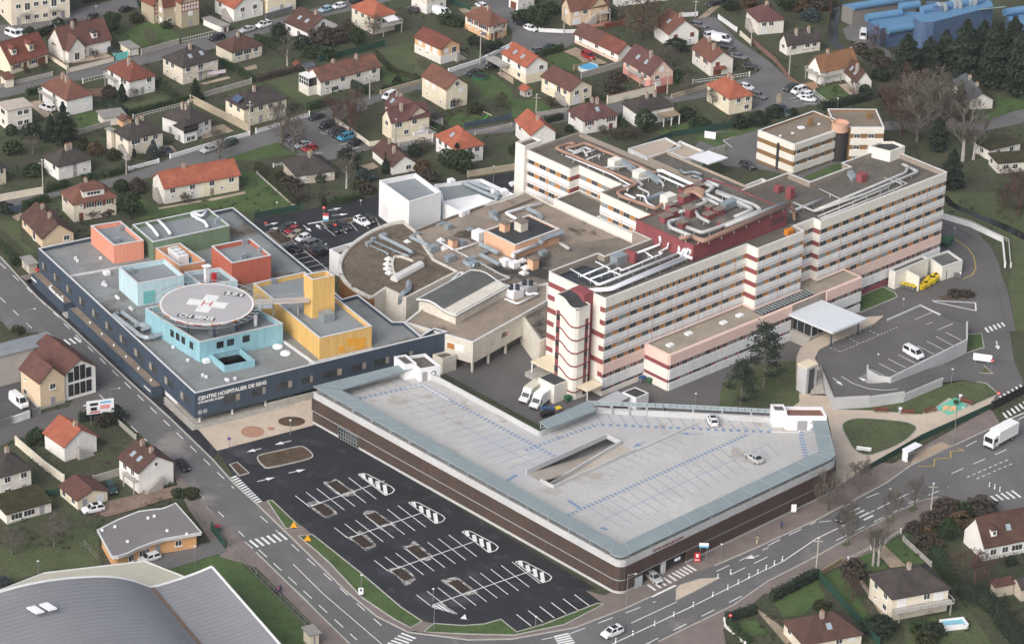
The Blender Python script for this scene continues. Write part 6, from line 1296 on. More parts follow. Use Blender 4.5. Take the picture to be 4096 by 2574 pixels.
dashes(mkb,t32,(680,278),(1230,40),.16,zt,.5,.5);dashes(mkb,t32,(585,238),(680,278),.16,zt,.5,.5);dashes(mkb,t32,(770,155),(860,200),.16,zt,.5,.5);dashes(mkb,t32,(955,80),(1045,120),.16,zt,.5,.5)
line(mkb,t32,(945,430),(1085,497),.14,zt);arrow(mkb,t32,(610,522),(705,597),zt,.2,.5,2);arrow(mkb,t32,(955,572),(845,512),zt,.2,.5,2)
b2=[(690,507),(800,575),(950,625),(1100,638),(1220,628)]
for i in range(4):line(mkb,t32,b2[i],b2[i+1],.18,zt+.02)
mkb.build('markings',m_white,ter)
can=thing('entrance_canopy','big pale blue-white flat canopy over the glazed main entrance','canopy',tuple(UV(55,-12,TZ)))
cpz=6.6;cp_=P2(D,[(1843,733),(1922,700),(2039,748),(1958,781)],cpz)
MB().prism([V3((p.x,p.y,0))for p in cp_],cpz-.45,cpz).build('roof_slab',M('canopy_white',(.62,.66,.70),.35,.03,.3),can)
gi=inset(cp_,1.2)
for p in gi:MB().cyl(V3((p.x,p.y,TZ)),.18,cpz-.45-TZ,10).build('column',m_navy,can)
gl=MB();a=[UV(50.5,-7.4),UV(50.5,-12.5),UV(58.5,-12.5),UV(58.5,-7.4)];gl.prism(a,TZ,cpz-.5);gl.build('glazed_lobby',m_gdark,can);fm=MB()
for u in(50.5,52.5,54.5,56.5,58.5):fm.obox(UV(u-.08,-12.6,TZ),AX*.16,BX*.1,Z1*3.6)
for v_ in(-12.5,-10.5,-8.5):fm.obox(UV(50.4,v_,TZ),AX*.1,BX*.16,Z1*3.6)
fm.obox(UV(50.4,-12.6,TZ+2.3),AX*8.2,BX*.1,Z1*.12);fm.build('lobby_frame',m_metal,can)
MB().prism([UV(49.5,-13),UV(60,-13),UV(60,-7.3),UV(49.5,-7.3)],0,TZ+.02).build('podium',m_steps,can)
b=MB();a,c=t31(20,1425,8.3),t31(330,1300,8.3);MB().obox(UV(41.5,-6.3,7.9),AX*16,BX*2.4,Z1*.35).build('roof_light',m_win,can)
for i in range(17):b.obox(UV(41.5+i,-6.35,8.25),AX*.18,BX*2.5,Z1*.12)
b.build('roof_light_frame',m_metal,can)
# service yard building with the clinical waste bins
sy=thing('service_yard_building','low cream service building with flat roof beside the yellow bins','building',tuple(t31(1640,1110,0)))
box3(sy,t31,(1505,905),(1640,1000),(1830,935),0,3.3,m_wcream,M('yard_roof',(.14,.15,.15),.9,.2),cap=m_cap,par=.35);box3(sy,t31,(1140,1020),(1200,1045),(1510,915),0,4.2,m_wcream,MATS['bitumen_dark'],cap=m_cap,par=.35)
p=t31(1360,1200,0);MB().obox(t31(1290,1160,0),t31(1410,1225,0)-t31(1290,1160,0),AX*.2,Z1*3.6).build('screen_wall',m_wcream,sy)
fdir=(t31(1510,1060,0)-t31(1200,1195,0)).normalized()
for x,y in((1245,1170),(1380,1110),(1440,1085)):MB().obox(t31(x,y,.1)-BX*.25,fdir*2.2,BX*.1,Z1*2.8).build('roller_door',m_metal,sy)
MB().obox(t31(1668,1110,0)-BX*.1,fdir*1.6,BX*.08,Z1*2.2).build('doorway',m_gdark,sy)
# small sheds behind the garage
sh=thing('bin_shed','dark-roofed white shed with a grey lean-to between ward block and car park','shed',tuple(mb(830,1050,0)))
box3(sh,mb,(745,932),(880,990),(1000,940),0,2.8,m_span,MATS['bitumen_dark'],par=.1);MB().obox(mb(500,1020,2.4),mb(690,925,2.4)-mb(500,1020,2.4),mb(640,1075,2.4)-mb(500,1020,2.4),Z1*.15).build('lean_to_roof',M('fibre_cement',(.42,.44,.46),.8,.06),sh)
for x,y in((640,1075),(825,975)):MB().box(mb(x,y,2.4)-Z1*2.4,.2,.2,2.4).build('post',m_metal,sh)
# ---- banded administration building with the round tower
adm=thing('office_building','cream three-storey office building with brown bands and a round pink stair tower','office building',tuple(t31(240,140,0)))
m_brown=M('infill_brown',(.25,.15,.07),.8,.12,.6)
def bands(P,Q,n,zt,nst,pat,par=1.5):
    MB().obox(V3((P.x,P.y,zt-par)),Q-P,n*.25,Z1*par).build('spandrel',m_wcream,adm)
    for i in range(nst):
        z=zt-par-i*2.9;MB().obox(V3((P.x,P.y,z-1.25)),Q-P,n*.05,Z1*1.25).build('infill_strip',m_brown,adm);ex=Q-P;L=ex.length;ex=ex/L;u=.8
        while pat and u<L-1.8:window(adm,V3((P.x,P.y,z-1.2))+ex*(u+.8)+n*.03,ex,n,1.5,1.1,'w');u+=pat
        MB().obox(V3((P.x,P.y,z-2.9)),Q-P,n*.25,Z1*1.65).build('spandrel',m_wcream,adm)
fz=8.0;F_,L_,R_=t30(247,1360,fz),t30(-130,1180,fz),t30(668,1215,fz);L_=t20(2318,1225,fz)
bk=R_+(t30(430,1043,fz)-R_);p1=[F_,R_,t30(590,1110,fz),t30(430,1043,fz),L_];flat_block(adm,p1,0,fz,m_brown,M('office_roof',(.24,.20,.155),.95,.15,.2,sc2=2),par=.5,cap=m_cap)
e1=(R_-F_);n1=V3((e1.y,-e1.x,0)).normalized();e2=(F_-L_);n2=V3((e2.y,-e2.x,0)).normalized();n2=n2 if n2.x<0 else-n2
g_=lambda p:V3((p.x,p.y,0))
bands(g_(F_),g_(R_),n1,fz,3,4.2);bands(g_(L_),g_(F_),n2,fz,3,0)
MB().obox(g_(L_).lerp(g_(F_),.55)+n2*.2,(g_(F_)-g_(L_)).normalized()*.8,n2*.1,Z1*7).build('stair_window',m_win,adm)
p2=P2(t30,[(780,1200),(1092,1200),(1018,1028),(558,1025),(590,1105)],fz+.6);flat_block(adm,p2,0,fz+.6,m_brown,MATS['office_roof'],'wall',.5,.3,m_cap)
a,c=g_(p2[0]),g_(p2[1]);e=c-a;nn=V3((e.y,-e.x,0)).normalized();bands(a,c,nn if nn.y<0 else-nn,fz+.6,3,3.4)
tc=t30(682,1150,9.6);MB().lathe((tc.x,tc.y,0),[(1.9,0),(1.9,7.6)],24).build('round_tower',M('tower_ribs',(.06,.055,.055),.6,.2,1),adm);MB().lathe((tc.x,tc.y,0),[(2.1,7.6),(2.1,9.6),(1.8,9.6),(1.8,9.0)],24).build('tower_crown',M('tower_pink',(.60,.36,.26),.85,.06),adm)
rb2=MB()
for j in range(20):t=j*math.pi/10;rb2.obox((tc.x+1.9*math.cos(t)-.06,tc.y+1.9*math.sin(t)-.06,0),(.12,0,0),(0,.12,0),(0,0,7.6))
rb2.build('tower_fins',M('fin_dark',(.02,.02,.022),.5,0),adm)
for x,y in((395,1180),(950,1130)):MB().box(t30(x,y,7.6),1.2,.9,1.9,.4).build('chimney',m_brown,adm)
for x,y,s_ in((310,1205,1.5),(828,1145,1.5),(478,1172,.6),(230,1258,.6),(968,1150,.6),(115,1282,.6),(1060,1178,.5)):MB().box(t30(x,y,7.6),s_,s_*.8,.35,.4).build('skylight',m_pipe,adm)
# ---- blue building at the top right
blu=thing('blue_building','bright blue building with tube-shaped roof vents and tiled facade at the top right','building',tuple(t30(1100,440,0)))
m_bl=M('metal_blue',(.105,.23,.385),.45,.06,.3);m_bf=M('tiles_blue',(.085,.14,.25),.6,.2,1.2,sc2=6);m_bg=M('wall_bluegrey',(.20,.19,.18),.9,.1)
def bblk(pts,z1,wm=m_bf,name='wall',z0=0):MB().prism([V3((p.x,p.y,0))for p in P2(t30,pts,z1)],z0,z1,0,1).build(name,[wm,m_bl],blu)
bblk([(945,195),(1060,268),(1340,215),(1560,130),(1240,95)],5.0);bblk([(1120,290),(1130,300),(1380,255),(1370,215)],4.5)
rt=smooth_path(P2(t30,[(1560,205),(1460,205),(1390,180),(1378,145),(1440,125)],7.5),3);MB().prism([V3((p.x,p.y,0))for p in rt+P2(t30,[(1450,85),(2080,-20),(2120,60)],7.5)],0,7.5,0,1).build('wall',[m_bf,m_bl],blu)
bblk([(700,45),(800,95),(1400,-5),(1380,-60)],4.5,m_bg);MB().obox(t30(812,215,0),t30(1230,150,0)-t30(812,215,0),V3((0,-.2,0)),Z1*3.4).build('open_bay',m_gdark,blu)
MB().obox(t30(1500,60,9),V3((4,0,0)),V3((0,4,0)),Z1*-9).build('wall',m_bf,blu)
for p,z,r in(([(800,65),(1390,-25)],5.2,1.05),([(925,170),(1250,120)],5.6,1.05),([(1240,65),(1420,40)],6.6,1.05),([(1125,290),(1380,245)],4.8,1.05),([(1445,95),(2010,-5)],8.2,1.05),([(2220,120),(2480,80)],5.5,1.05)):MB().tube([t30(*p[0],z),t30(*p[1],z)],r,16).build('roof_tube',m_bl,blu)
bblk([(2240,150),(2480,110),(2520,220),(2300,240)],4.5)
for x,y,w_,h_,z in((1635,240,3.0,1.0,5.0),(1725,225,2.0,1.0,5.0),(1575,245,1.2,1.2,4.8),(1640,335,2.6,1.2,1.6),(1575,340,1.2,.8,1.5)):
    P=t30(x,y,z);e=(t30(2120,60,7.5)-t30(1560,205,7.5)).normalized();nn=V3((e.y,-e.x,0));MB().obox(P+nn*.6,V3((e.x,e.y,0))*w_,nn*.2,Z1*h_).build('window',m_gdark,blu)
for i in range(3):
    for k in(0,1):MB().tube([t30(1590+140*i+45*k,78-28*i,8.1),t30(1612+140*i+45*k,74-28*i,8.1)],1.5,12).build('tube_window',m_metal,blu)
MB().obox(t30(1975,95,7.4),t30(2230,65,7.4)-t30(1975,95,7.4),V3((0,-1.2,.4)),Z1*.2).build('roof_light',M('rooflight_green',(.30,.42,.40),.4,.05),blu)
# ---- sports hall bottom left
hall=thing('sports_hall','huge grey ribbed sports hall roof, half vault half slope, in the lower corner','sports hall',tuple(t03(1420,975,0)))
m_ribr=M('ribbed_roof_grey',(.235,.24,.255),.55,.06,.12,sc2=2)
P0=t03(1430,985,5.5);E_=t03(1872,1512,5.5)-P0;E_.z=0;E_.normalize();Wd=V3((E_.y,-E_.x,0))
def on_plane(x,y):
    a=t03(x,y,0);d=a-CAM;t=(P0-CAM).dot(E_)/d.dot(E_);return CAM+d*t
prof_=[on_plane(x,y)for x,y in((-420,1160),(-200,1085),(0,1030),(150,987),(300,952),(450,925),(600,905),(750,892),(900,885),(1000,885),(1100,893),(1180,905),(1260,925),(1340,955),(1425,984))]
prof2=[on_plane(x,y)for x,y in((1425,984),(1500,968),(1620,932),(1750,890),(1880,842),(2000,790))]
for pf,nm in((prof_,'vault_roof'),(prof2,'slope_roof')):
    b=MB();k=len(pf)
    b.add([p-E_*.4 for p in pf]+[p+E_*58 for p in pf]+[p-E_*.4-Z1*.5 for p in pf],[(i,i+1,k+i+1,k+i)for i in range(k-1)]+[(k*2+i,k*2+i+1,i+1,i)for i in range(k-1)])
    o=b.build(nm,m_ribr,hall);r=MB();sx=1.3
    for q in range(44):
        c_=[p+E_*(sx*q+.6)+Z1*.05 for p in pf];r.tube(c_,.02,4,caps=False)
    r.build('roof_seams',M('seam_grey',(.185,.19,.205),.5,.05),o)
    MB().tube([p-E_*.4 for p in pf],.25,6).build('eave_trim',m_cap,o)
    b=MB()
    b.add([V3((p.x,p.y,0))for p in pf]+[p-Z1*.3 for p in pf],[(i,i+1,k+i+1,k+i)for i in range(k-1)]);b.build('end_wall',m_dirty,hall)
e=prof2[-1];MB().tube([e,e+E_*58],.25,6).build('eave_trim',m_cap,hall);MB().add([e-Z1*.2,e+E_*58-Z1*.2,V3((e.x,e.y,0))+E_*58,V3((e.x,e.y,0))],[(0,1,2,3)]).build('side_wall',m_dirty,hall)
MB().obox(P0+Z1*.05-Wd*.4,E_*58,Wd*.9,Z1*.15).build('valley_gutter',M('gutter_rust',(.17,.12,.09),.7,.2,1),hall)
for x,y in((300,1195),(420,1165)):
    z=on_plane(x,y-270).z+.35;MB().obox(t03(x-50,y-20,z),t03(x+40,y+35,z)-t03(x-50,y-20,z),Wd*-1.5,Z1*.3).build('skylight',m_pipe,hall)
lowr=P2(t03,[(-80,1035),(420,842),(1362,732),(1735,880),(1560,960),(1400,985),(1200,905),(900,885),(500,915),(0,1030)],4.6)
MB().prism([V3((p.x,p.y,0))for p in lowr],3.9,4.6).build('low_roof',[M('roof_pale_green',(.44,.43,.35),.85,.06,.2)],hall);MB().prism([V3((p.x,p.y,0))for p in inset(lowr,.8)],0,3.9).build('low_wall',m_dirty,hall)
et_=MB();strip(et_,lowr[:4],.25,4.6,4.75);et_.build('eave_trim',m_cap,hall)
# ---- kindergarten
kg=thing('nursery_school','low orange-rendered nursery school with wavy grey roof and wide white fascia','nursery',tuple(t03(1500,700,0)))
kz=3.6;kr=P2(t03,[(915,440),(1050,685),(1110,685),(1200,655),(1300,605),(1420,560),(1540,522),(1720,492),(1893,462),(1650,185),(1590,215),(1530,236),(1420,248),(1310,263),(1200,305),(1100,346)],kz)
MB().prism([V3((p.x,p.y,0))for p in kr],kz-.55,kz,0,1).build('roof',[m_cap,M('nursery_roof',(.19,.18,.18),.85,.06,.15)],kg);ki=inset(kr,.7);MB().prism(ki,0,kz-.5).build('wall',M('render_apricot',(.66,.37,.18),.85,.06),kg)
et_=MB();strip(et_,kr,.3,kz,kz+.1,0,True);et_.build('fascia',m_cap,kg)
Wv=[V3((p.x,p.y,0))for p in ki]
def wall_at(px,py,zz,w_,h_,kind='w'):
    P=t03(px,py,zz);best=min(range(len(Wv)),key=lambda i:(lambda a,b:(a.lerp(b,max(0,min(1,(V3((P.x,P.y,0))-a).dot(b-a)/(b-a).length_squared)))-V3((P.x,P.y,0))).length)(Wv[i-1],Wv[i]));a,b=Wv[best-1],Wv[best];ex=(b-a).normalized();nn=V3((ex.y,-ex.x,0));t=(V3((P.x,P.y,0))-a).dot(ex);window(kg,V3((a.x,a.y,zz))+ex*t,ex,nn,w_,h_,kind)
for x,y,z,w_,h_,k in((1335,665,1.0,2.4,1.3,'w'),(1465,660,.1,1.1,2.2,'d'),(1673,580,1.2,1.3,1.2,'w'),(1170,700,1.0,1.4,1.3,'w')):wall_at(x,y,z,w_,h_,k)
for x,y in((1080,412),(1198,550),(1570,448),(1390,330),(1755,480),(960,443),(1450,312)):MB().box(t03(x,y,kz),.5,.5,.3).build('roof_vent',m_pipe,kg)
# ---------------- vehicles ----------------
m_tyre=M('tyre_rubber',(.018,.018,.02),.9,0);m_rim=M('wheel_rim',(.35,.36,.37),.4,0,metal=.5);m_hl=M('headlight',(.75,.77,.78),.15,0,spec=.8);m_tl=M('taillight',(.35,.015,.015),.3,0);m_carg=M('car_glass',(.015,.018,.022),.05,0,spec=.8);m_trim=M('plastic_black',(.02,.02,.022),.6,0)
PAINT={k:M('paint_'+k,c,.28,0,spec=.6)for k,c in dict(white=(.72,.73,.75),black=(.012,.012,.014),dark=(.035,.038,.045),grey=(.14,.145,.155),silver=(.42,.43,.44),red=(.30,.012,.015),blue=(.03,.22,.36),green=(.02,.055,.045),beige=(.33,.28,.22),pale=(.30,.42,.48)).items()}
# length, width, roof height, belt height, bonnet height, cabin stations (base front, roof front, roof rear, base rear)
KIND=dict(hatch=(3.95,1.74,1.48,.95,.86,(.95,.25,-1.45,-1.9)),saloon=(4.6,1.8,1.44,.93,.82,(.95,.2,-1.0,-1.7)),suv=(4.45,1.84,1.66,1.05,1.0,(1.05,.4,-1.75,-2.1)),estate=(4.65,1.8,1.5,.95,.85,(1.0,.3,-1.85,-2.25)),mpv=(4.4,1.82,1.82,1.08,1.05,(1.45,.75,-2.0,-2.12)),van=(5.3,2.0,2.3,1.3,1.25,(2.1,1.35,-2.6,-2.62)),minibus=(5.1,1.95,1.95,1.15,1.1,(1.9,1.1,-2.4,-2.5)))
def wheel(root,x,y,r,wd=.22):
    b=MB();b.tube([(x,y-wd/2,r),(x,y+wd/2,r)],r,14);o=b.build('wheel',m_tyre,root);s=1 if y>0 else-1
    MB().tube([(x,y+s*wd*.3,r),(x,y+s*(wd/2+.015),r)],r*.62,10).build('rim',m_rim,o)
def make_car(kind,col):
    L,W,H,bz,hz,(a,b_,c_,d_)=KIND[kind];hw=W/2;hl=L/2;P=PAINT[col]
    root=thing(kind if kind in('van','minibus')else 'parked_car','-','car')
    st=[(-hl,.5,bz-.12,.80),(-hl+.12,.28,bz,.93),(-hl*.72,.24,bz,.99),(-.3,.22,bz,1.),(a,.22,bz-.01,1.),(a+.25,.22,hz+.03,.99),(hl-.3,.25,hz-.08,.95),(hl-.06,.35,hz-.22,.84),(hl,.45,.62,.74)]
    v=[];f=[]
    for x,zb,zt,k in st:
        w_=hw*k;v+=[(x,-w_*.9,zb),(x,-w_,zb+.15),(x,-w_,zt-.12),(x,-w_*.9,zt),(x,w_*.9,zt),(x,w_,zt-.12),(x,w_,zb+.15),(x,w_*.9,zb)]
    n=len(st)
    for i in range(n-1):
        for j in range(8):f.append((i*8+j,i*8+(j+1)%8,(i+1)*8+(j+1)%8,(i+1)*8+j))
    f+=[tuple(range(8))[::-1],tuple(range((n-1)*8,n*8))]
    m=MB().add(v,[q[::-1]for q in f]);wb,wr=hw*.9,hw*.74
    cv=[(a,-wb,bz-.03),(b_,-wr,H-.03),(c_,-wr,H-.02),(d_,-wb,bz-.03),(a,wb,bz-.03),(b_,wr,H-.03),(c_,wr,H-.02),(d_,wb,bz-.03),((b_+c_)/2,0,H+.03)]
    m.add(cv,[(0,3,2,1),(4,5,6,7),(0,1,5,4),(3,7,6,2),(1,2,8),(2,6,8),(6,5,8),(5,1,8)])
    m.build('body',P,root)
    def quad(name,p,mat,nrm):
        nrm=V3(nrm).normalized()*.015;p=[V3(q)for q in p];c=sum(p,V3())/4;MB().add([c+(q-c)*.86+nrm for q in p],[(0,1,2,3)]).build(name,mat,root)
    quad('windscreen',[cv[0],cv[1],cv[5],cv[4]],m_carg,(1,0,.7));quad('rear_window',[cv[3],cv[2],cv[6],cv[7]],m_carg,(-1,0,.5))
    solid=kind=='van'
    for s,i in((-1,0),(1,4)):
        A,B,C,E=[V3(q)for q in cv[i:i+4]]
        cuts=((0,.32),)if solid else((0,.45),(.5,1.))
        for t0,t1 in cuts:quad('side_window',[A.lerp(E,t0),B.lerp(C,t0),B.lerp(C,t1),A.lerp(E,t1)],m_carg,(0,s,.3))
    for s in(-1,1):
        for x in(hl*.63,-hl*.62):wheel(root,x,s*(hw-.12),.34 if kind not in('suv','van')else.37)
        MB().obox((hl-.32,s*hw*.62-.18,hz-.30),(.24,0,0),(0,.36,0),(0,0,.15)).build('headlight',m_hl,root);MB().obox((-hl-.01,s*hw*.68-.12,bz-.30),(.14,0,0),(0,.24,0),(0,0,.2)).build('taillight',m_tl,root)
        MB().obox((a-.25,s*(hw+.08)-.07,bz-.02),(.12,0,0),(0,.14,0),(0,0,.12)).build('mirror',P,root)
    MB().obox((hl-.03,-hw*.6,.3),(.06,0,0),(0,hw*1.2,0),(0,0,.22)).build('grille',m_trim,root)
    if kind=='suv':MB().obox((b_-.3,-wr*.8,H+.01),(-1.1,0,0),(0,wr*1.6,0),(0,0,.03)).build('sunroof',m_carg,root)
    return root
def make_truck(boxl,col='white',small=True):
    root=thing('box_truck','-','truck');W=2.1 if small else 2.5;hw=W/2;P=PAINT['white'];bh=2.3 if small else 2.6;cl=2.1 if small else 2.0;z0=.75 if small else 1.0
    MB().obox((-boxl,-hw,z0),(boxl,0,0),(0,W,0),(0,0,bh)).build('cargo_box',[M('truck_box_'+col,(.80,.80,.80)if col=='white' else(.58,.57,.46),.5,.04)],root)
    if small:pr=[(0,.4),(cl+.05,.4),(cl+.15,.8),(cl,1.15),(1.35,1.35),(.75,2.2),(.35,2.95),(0,3.0)]
    else:pr=[(0.05,.5),(cl,.5),(cl+.05,1.5),(cl-.1,2.9),(.3,3.15),(.05,3.15)]
    k=len(pr);wv=.94*hw;v=[(x,-wv,z)for x,z in pr]+[(x,wv,z)for x,z in pr]
    MB().add(v,[tuple(range(k)),tuple(range(k,2*k))[::-1]]+[(i,k+i,k+(i+1)%k,(i+1)%k)for i in range(k)]).build('cab',P,root)
    q=[(1.32,1.4),(.8,2.15)]if small else[(cl+.04,1.65),(cl-.07,2.7)]
    MB().add([(q[0][0]+.05,-hw*.8,q[0][1]),(q[1][0]+.05,-hw*.75,q[1][1]),(q[1][0]+.05,hw*.75,q[1][1]),(q[0][0]+.05,hw*.8,q[0][1])],[(0,1,2,3)]).build('windscreen',m_carg,root)
    for s in(-1,1):
        MB().add([(.35,s*(wv+.015),1.4),(1.15,s*(wv+.015),1.4),(.75,s*(wv+.015),2.0),(.35,s*(wv+.015),2.1)]if small else[(.4,s*(wv+.015),1.7),(1.7,s*(wv+.015),1.7),(1.6,s*(wv+.015),2.5),(.4,s*(wv+.015),2.5)],[(0,1,2,3)]).build('side_window',m_carg,root)
        for x in((1.2,-boxl*.72)if small else(1.1,-boxl*.7)):wheel(root,x,s*(hw-.2),.38 if small else.48,.3)
        MB().obox((cl-.05,s*hw*.7-.15,.75),(.18,0,0),(0,.3,0),(0,0,.22)).build('headlight',m_hl,root);MB().obox((1.0 if small else 1.8,s*(hw+.12)-.08,1.5),(.12,0,0),(0,.16,0),(0,0,.35)).build('mirror',m_trim,root)
    MB().obox((-boxl,-hw*.4,.45),(boxl,0,0),(0,hw*.8,0),(0,0,z0-.45)).build('chassis',m_trim,root);MB().obox((cl-.02,-hw*.85,.4),(.14,0,0),(0,hw*1.7,0),(0,0,.32)).build('bumper',m_trim,root)
    return root
PROTO={}
def car(fn,x,y,dx,dy,kind,col,label,group=None,z=.05):
    key=(kind,col)
    if key not in PROTO:o=PROTO[key]=make_truck(6.6 if kind=='bigtruck' else 4.1,col,kind!='bigtruck')if 'truck' in kind else make_car(kind,col)
    else:o=copy_tree(PROTO[key])
    p=fn(x,y,z);q=fn(x+dx*30,y+dy*30,z);o.location=p;o.rotation_euler=(0,0,math.atan2(q.y-p.y,q.x-p.x))
    cat={'van':'van','minibus':'minibus','mpv':'car'}.get(kind,'truck' if 'truck' in kind else 'car')
    tag(o,label,cat,group)
    if not group and 'group' in o:del o['group']
    return o
gS,gL_,gR_,gV,gB_,gG='cars parked on the suburb streets','cars in the left row of the small car park','cars in the right row of the small car park','cars in the visitor car park','cars in the bays beside the cul-de-sac','cars in the lower bays'
for a in((t00,130,345,1,.35,'minibus','white','white minibus parked behind the red-roofed houses at the top left',gS),(t00,205,332,1,.35,'hatch','white','white hatchback next to the white minibus at the top left',gS),(t00,865,178,-1,.35,'hatch','dark','dark hatchback parked below the pale block of flats',gS),(t00,1185,105,1,-.35,'saloon','black','black saloon on the top street before the villa garden',gS),(t00,520,262,-1,.2,'hatch','white','small white car half hidden behind the large cream house',gS),(t00,655,228,-1,.3,'hatch','dark','dark car behind the ridge of the large cream house',gS),
    (t00,1045,490,1,.35,'estate','black','black estate car on the white drive behind the turquoise gate'),(t00,2320,298,-1,.28,'saloon','silver','silver saloon beside the white garage with dark red door',gS),(t00,2040,375,-1,.25,'suv','black','black off-roader on the street near the white garage',gS),(t00,445,1035,-1,-.35,'mpv','white','white delivery car on the drive of the rust-roofed house'),(t00,1570,1435,1,.6,'saloon','dark','dark saloon on the drive behind the blue spruce'),(t00,1960,1425,-1,.35,'saloon','silver','silver saloon parked in front of the house with the dark bay window',gS),(t00,2155,1365,-1,.35,'estate','green','dark green estate car behind the silver saloon',gS),
    (t10,70,255,-1,.3,'suv','white','white compact car parked before the white gabled house',gS),(t10,775,78,-1,.25,'hatch','white','white hatchback beside the orange-roofed house with terrace',gS),(t10,650,110,-1,.3,'hatch','pale','pale blue hatchback in front of the white hatchback',gS),(t10,950,22,1,-.3,'saloon','black','black car at the top behind the orange-roofed house',gS),(t10,1745,145,1,.3,'van','white','white delivery van parked against the white lower storey'),(t10,1470,108,-1,-.3,'hatch','dark','dark car in the garden left of the white van'),(t10,2115,70,-1,-.5,'hatch','white','white hatchback on the top street by the green fence',gS),
    (t10,565,1118,-1,.3,'saloon','black','black saloon parked along the white garden wall',gS),(t10,665,1200,-1,.3,'mpv','black','black people carrier, topmost of the right row of the small car park',gR_),(t10,750,1243,-1,.3,'saloon','dark','dark saloon between the two black cars of the right row',gR_),(t10,785,1285,-1,.3,'hatch','black','black hatchback next to the blue van in the small car park',gR_),(t10,842,1312,-1,.3,'mpv','blue','bright blue van in the small car park',gR_),(t10,925,1368,-1,.25,'hatch','black','black hatchback, lowest of the right row below the blue van',gR_),
    (t10,292,1305,-1,.3,'hatch','dark','dark hatchback at the top of the left row by the bare tree',gL_),(t10,360,1318,-1,.3,'saloon','grey','grey saloon, second in the left row by the bare tree',gL_),(t10,385,1352,-1,.3,'saloon','dark','dark saloon between the grey and the silver cars',gL_),(t10,435,1382,-1,.3,'saloon','silver','silver saloon next to the red hatchback',gL_),(t10,500,1415,-1,.25,'hatch','red','red hatchback at the end of the left row',gL_),(t10,1250,925,-1,.5,'mpv','white','white van driving behind the wine-roofed house'),(t10,2050,700,-1,.3,'saloon','black','black saloon on the road by the trampoline',gS),(t10,2215,640,-1,.3,'suv','black','black off-roader in front of the glass verandah',gS),
    (t20,88,238,1,.35,'suv','black','black off-roader behind the white hatchback at the cul-de-sac',gS),(t20,175,288,1,.35,'hatch','white','white hatchback on the curve of the cul-de-sac',gS),(t20,352,462,-1,.25,'saloon','dark','dark saloon beside the tall clipped hedge',gS),(t20,215,500,-1,.25,'hatch','grey','grey hatchback half hidden behind the clipped hedge',gS),(t20,715,548,1,.5,'mpv','red','dark red van in the drive of the long terrace house'),(t20,1895,55,-1,.2,'saloon','black','black saloon in the grassy drive at the top',gS),(t20,1975,20,-1,.2,'hatch','black','second black car in the grassy drive at the very top',gS),
    (t20,1755,258,1,.2,'estate','grey','grey estate car, topmost in the bays beside the cul-de-sac',gB_),(t20,1880,355,1,-.15,'mpv','white','white car-derived van half behind the larger white van',gB_),(t20,1965,395,1,.2,'van','white','large white panel van in the bays beside the cul-de-sac',gB_),(t20,2010,450,1,.2,'estate','dark','dark estate car just below the large white van',gB_),(t20,2130,552,1,.15,'saloon','grey','grey-blue saloon below the dark estate car',gB_),(t20,2240,648,1,.1,'saloon','black','black saloon at the lower end of the bays',gB_),(t20,2205,838,1,.3,'hatch','white','white hatchback behind the orange hipped roof',gG),(t20,2315,918,1,.3,'estate','grey','grey estate car beside the pale yellow house',gG),
    (t30,215,850,-1,.3,'suv','dark','dark blue off-roader, topmost of the four by the white fence',gG),(t30,285,875,-1,.35,'mpv','white','white high-roofed car next to the dark blue off-roader',gG),(t30,345,915,-1,.3,'estate','white','white estate car between two white cars by the fence',gG),(t30,378,948,1,.15,'hatch','white','white hatchback, lowest of the four by the fence',gG),(t30,130,1040,1,.3,'hatch','dark','dark car behind the office building roof',gG),(t30,150,1080,1,.3,'hatch','green','dark teal car hidden behind the office building',gG),(t30,893,350,.05,-1,'van','white','white and violet van parked beside the blue building'),(t30,845,455,-1,.3,'saloon','silver','wrecked pale car under a cover by the stream'),
    (t21,2215,62,1,.35,'suv','dark','dark grey off-roader driving between ward wing and office building'),(t21,60,235,-1,.1,'suv','white','white crossover with black roof beside the ward wing'),
    (t11,290,645,-1,.3,'estate','dark','dark estate car, topmost of the left rank in the visitor car park',gV),(t11,340,672,-1,.35,'hatch','red','red hatchback in the visitor car park',gV),(t11,372,712,-1,.4,'hatch','beige','beige hatchback between the red and the white car',gV),(t11,440,745,-1,.4,'hatch','white','small white hatchback in the visitor car park rank',gV),(t11,345,842,-1,-.25,'estate','black','black estate car alone left of the white line',gV),(t11,540,800,1,-.35,'mpv','grey','grey people carrier below the small white hatchback',gV),(t11,575,845,1,-.35,'saloon','dark','dark saloon in the middle of the lower rank',gV),(t11,620,882,1,-.35,'suv','black','black car, lowest of the rank by the white wall',gV),(t11,735,652,1,.75,'saloon','black','black taxi saloon with a red roof lamp',gV),(t11,820,628,1,.6,'estate','dark','dark estate car next to the black taxi',gV),(t11,995,592,1,.5,'suv','white','white sporty crossover in the visitor car park',gV),(t11,1070,568,1,.5,'hatch','black','black hatchback next to the white crossover',gV),
    (t02,178,775,.8,.62,'van','white','white van with blue lettering behind the grey gate'),(t02,1715,1365,.8,.9,'saloon','black','black car parked half behind the brown gabled house on the avenue'),(t03,875,265,-1,.2,'suv','white','white off-roader parked in front of the double garage'),(t03,1045,65,.4,.8,'estate','green','dark green car behind the double garage'),(t03,1400,725,-1,.3,'estate','white','white car parked before the orange nursery school'),(t03,45,965,.6,.8,'hatch','black','black car at the left edge behind the sports hall'),
    (t23,940,1425,-1,.4,'suv','white','white crossover driving on the wide road at the bottom'),(t23,1335,910,1,.75,'hatch','silver','silver car with lit headlights leaving the multi-storey car park'),(t33,695,340,-.65,.75,'hatch','dark','dark grey car approaching the crossing beside the bare street tree')):car(*a)
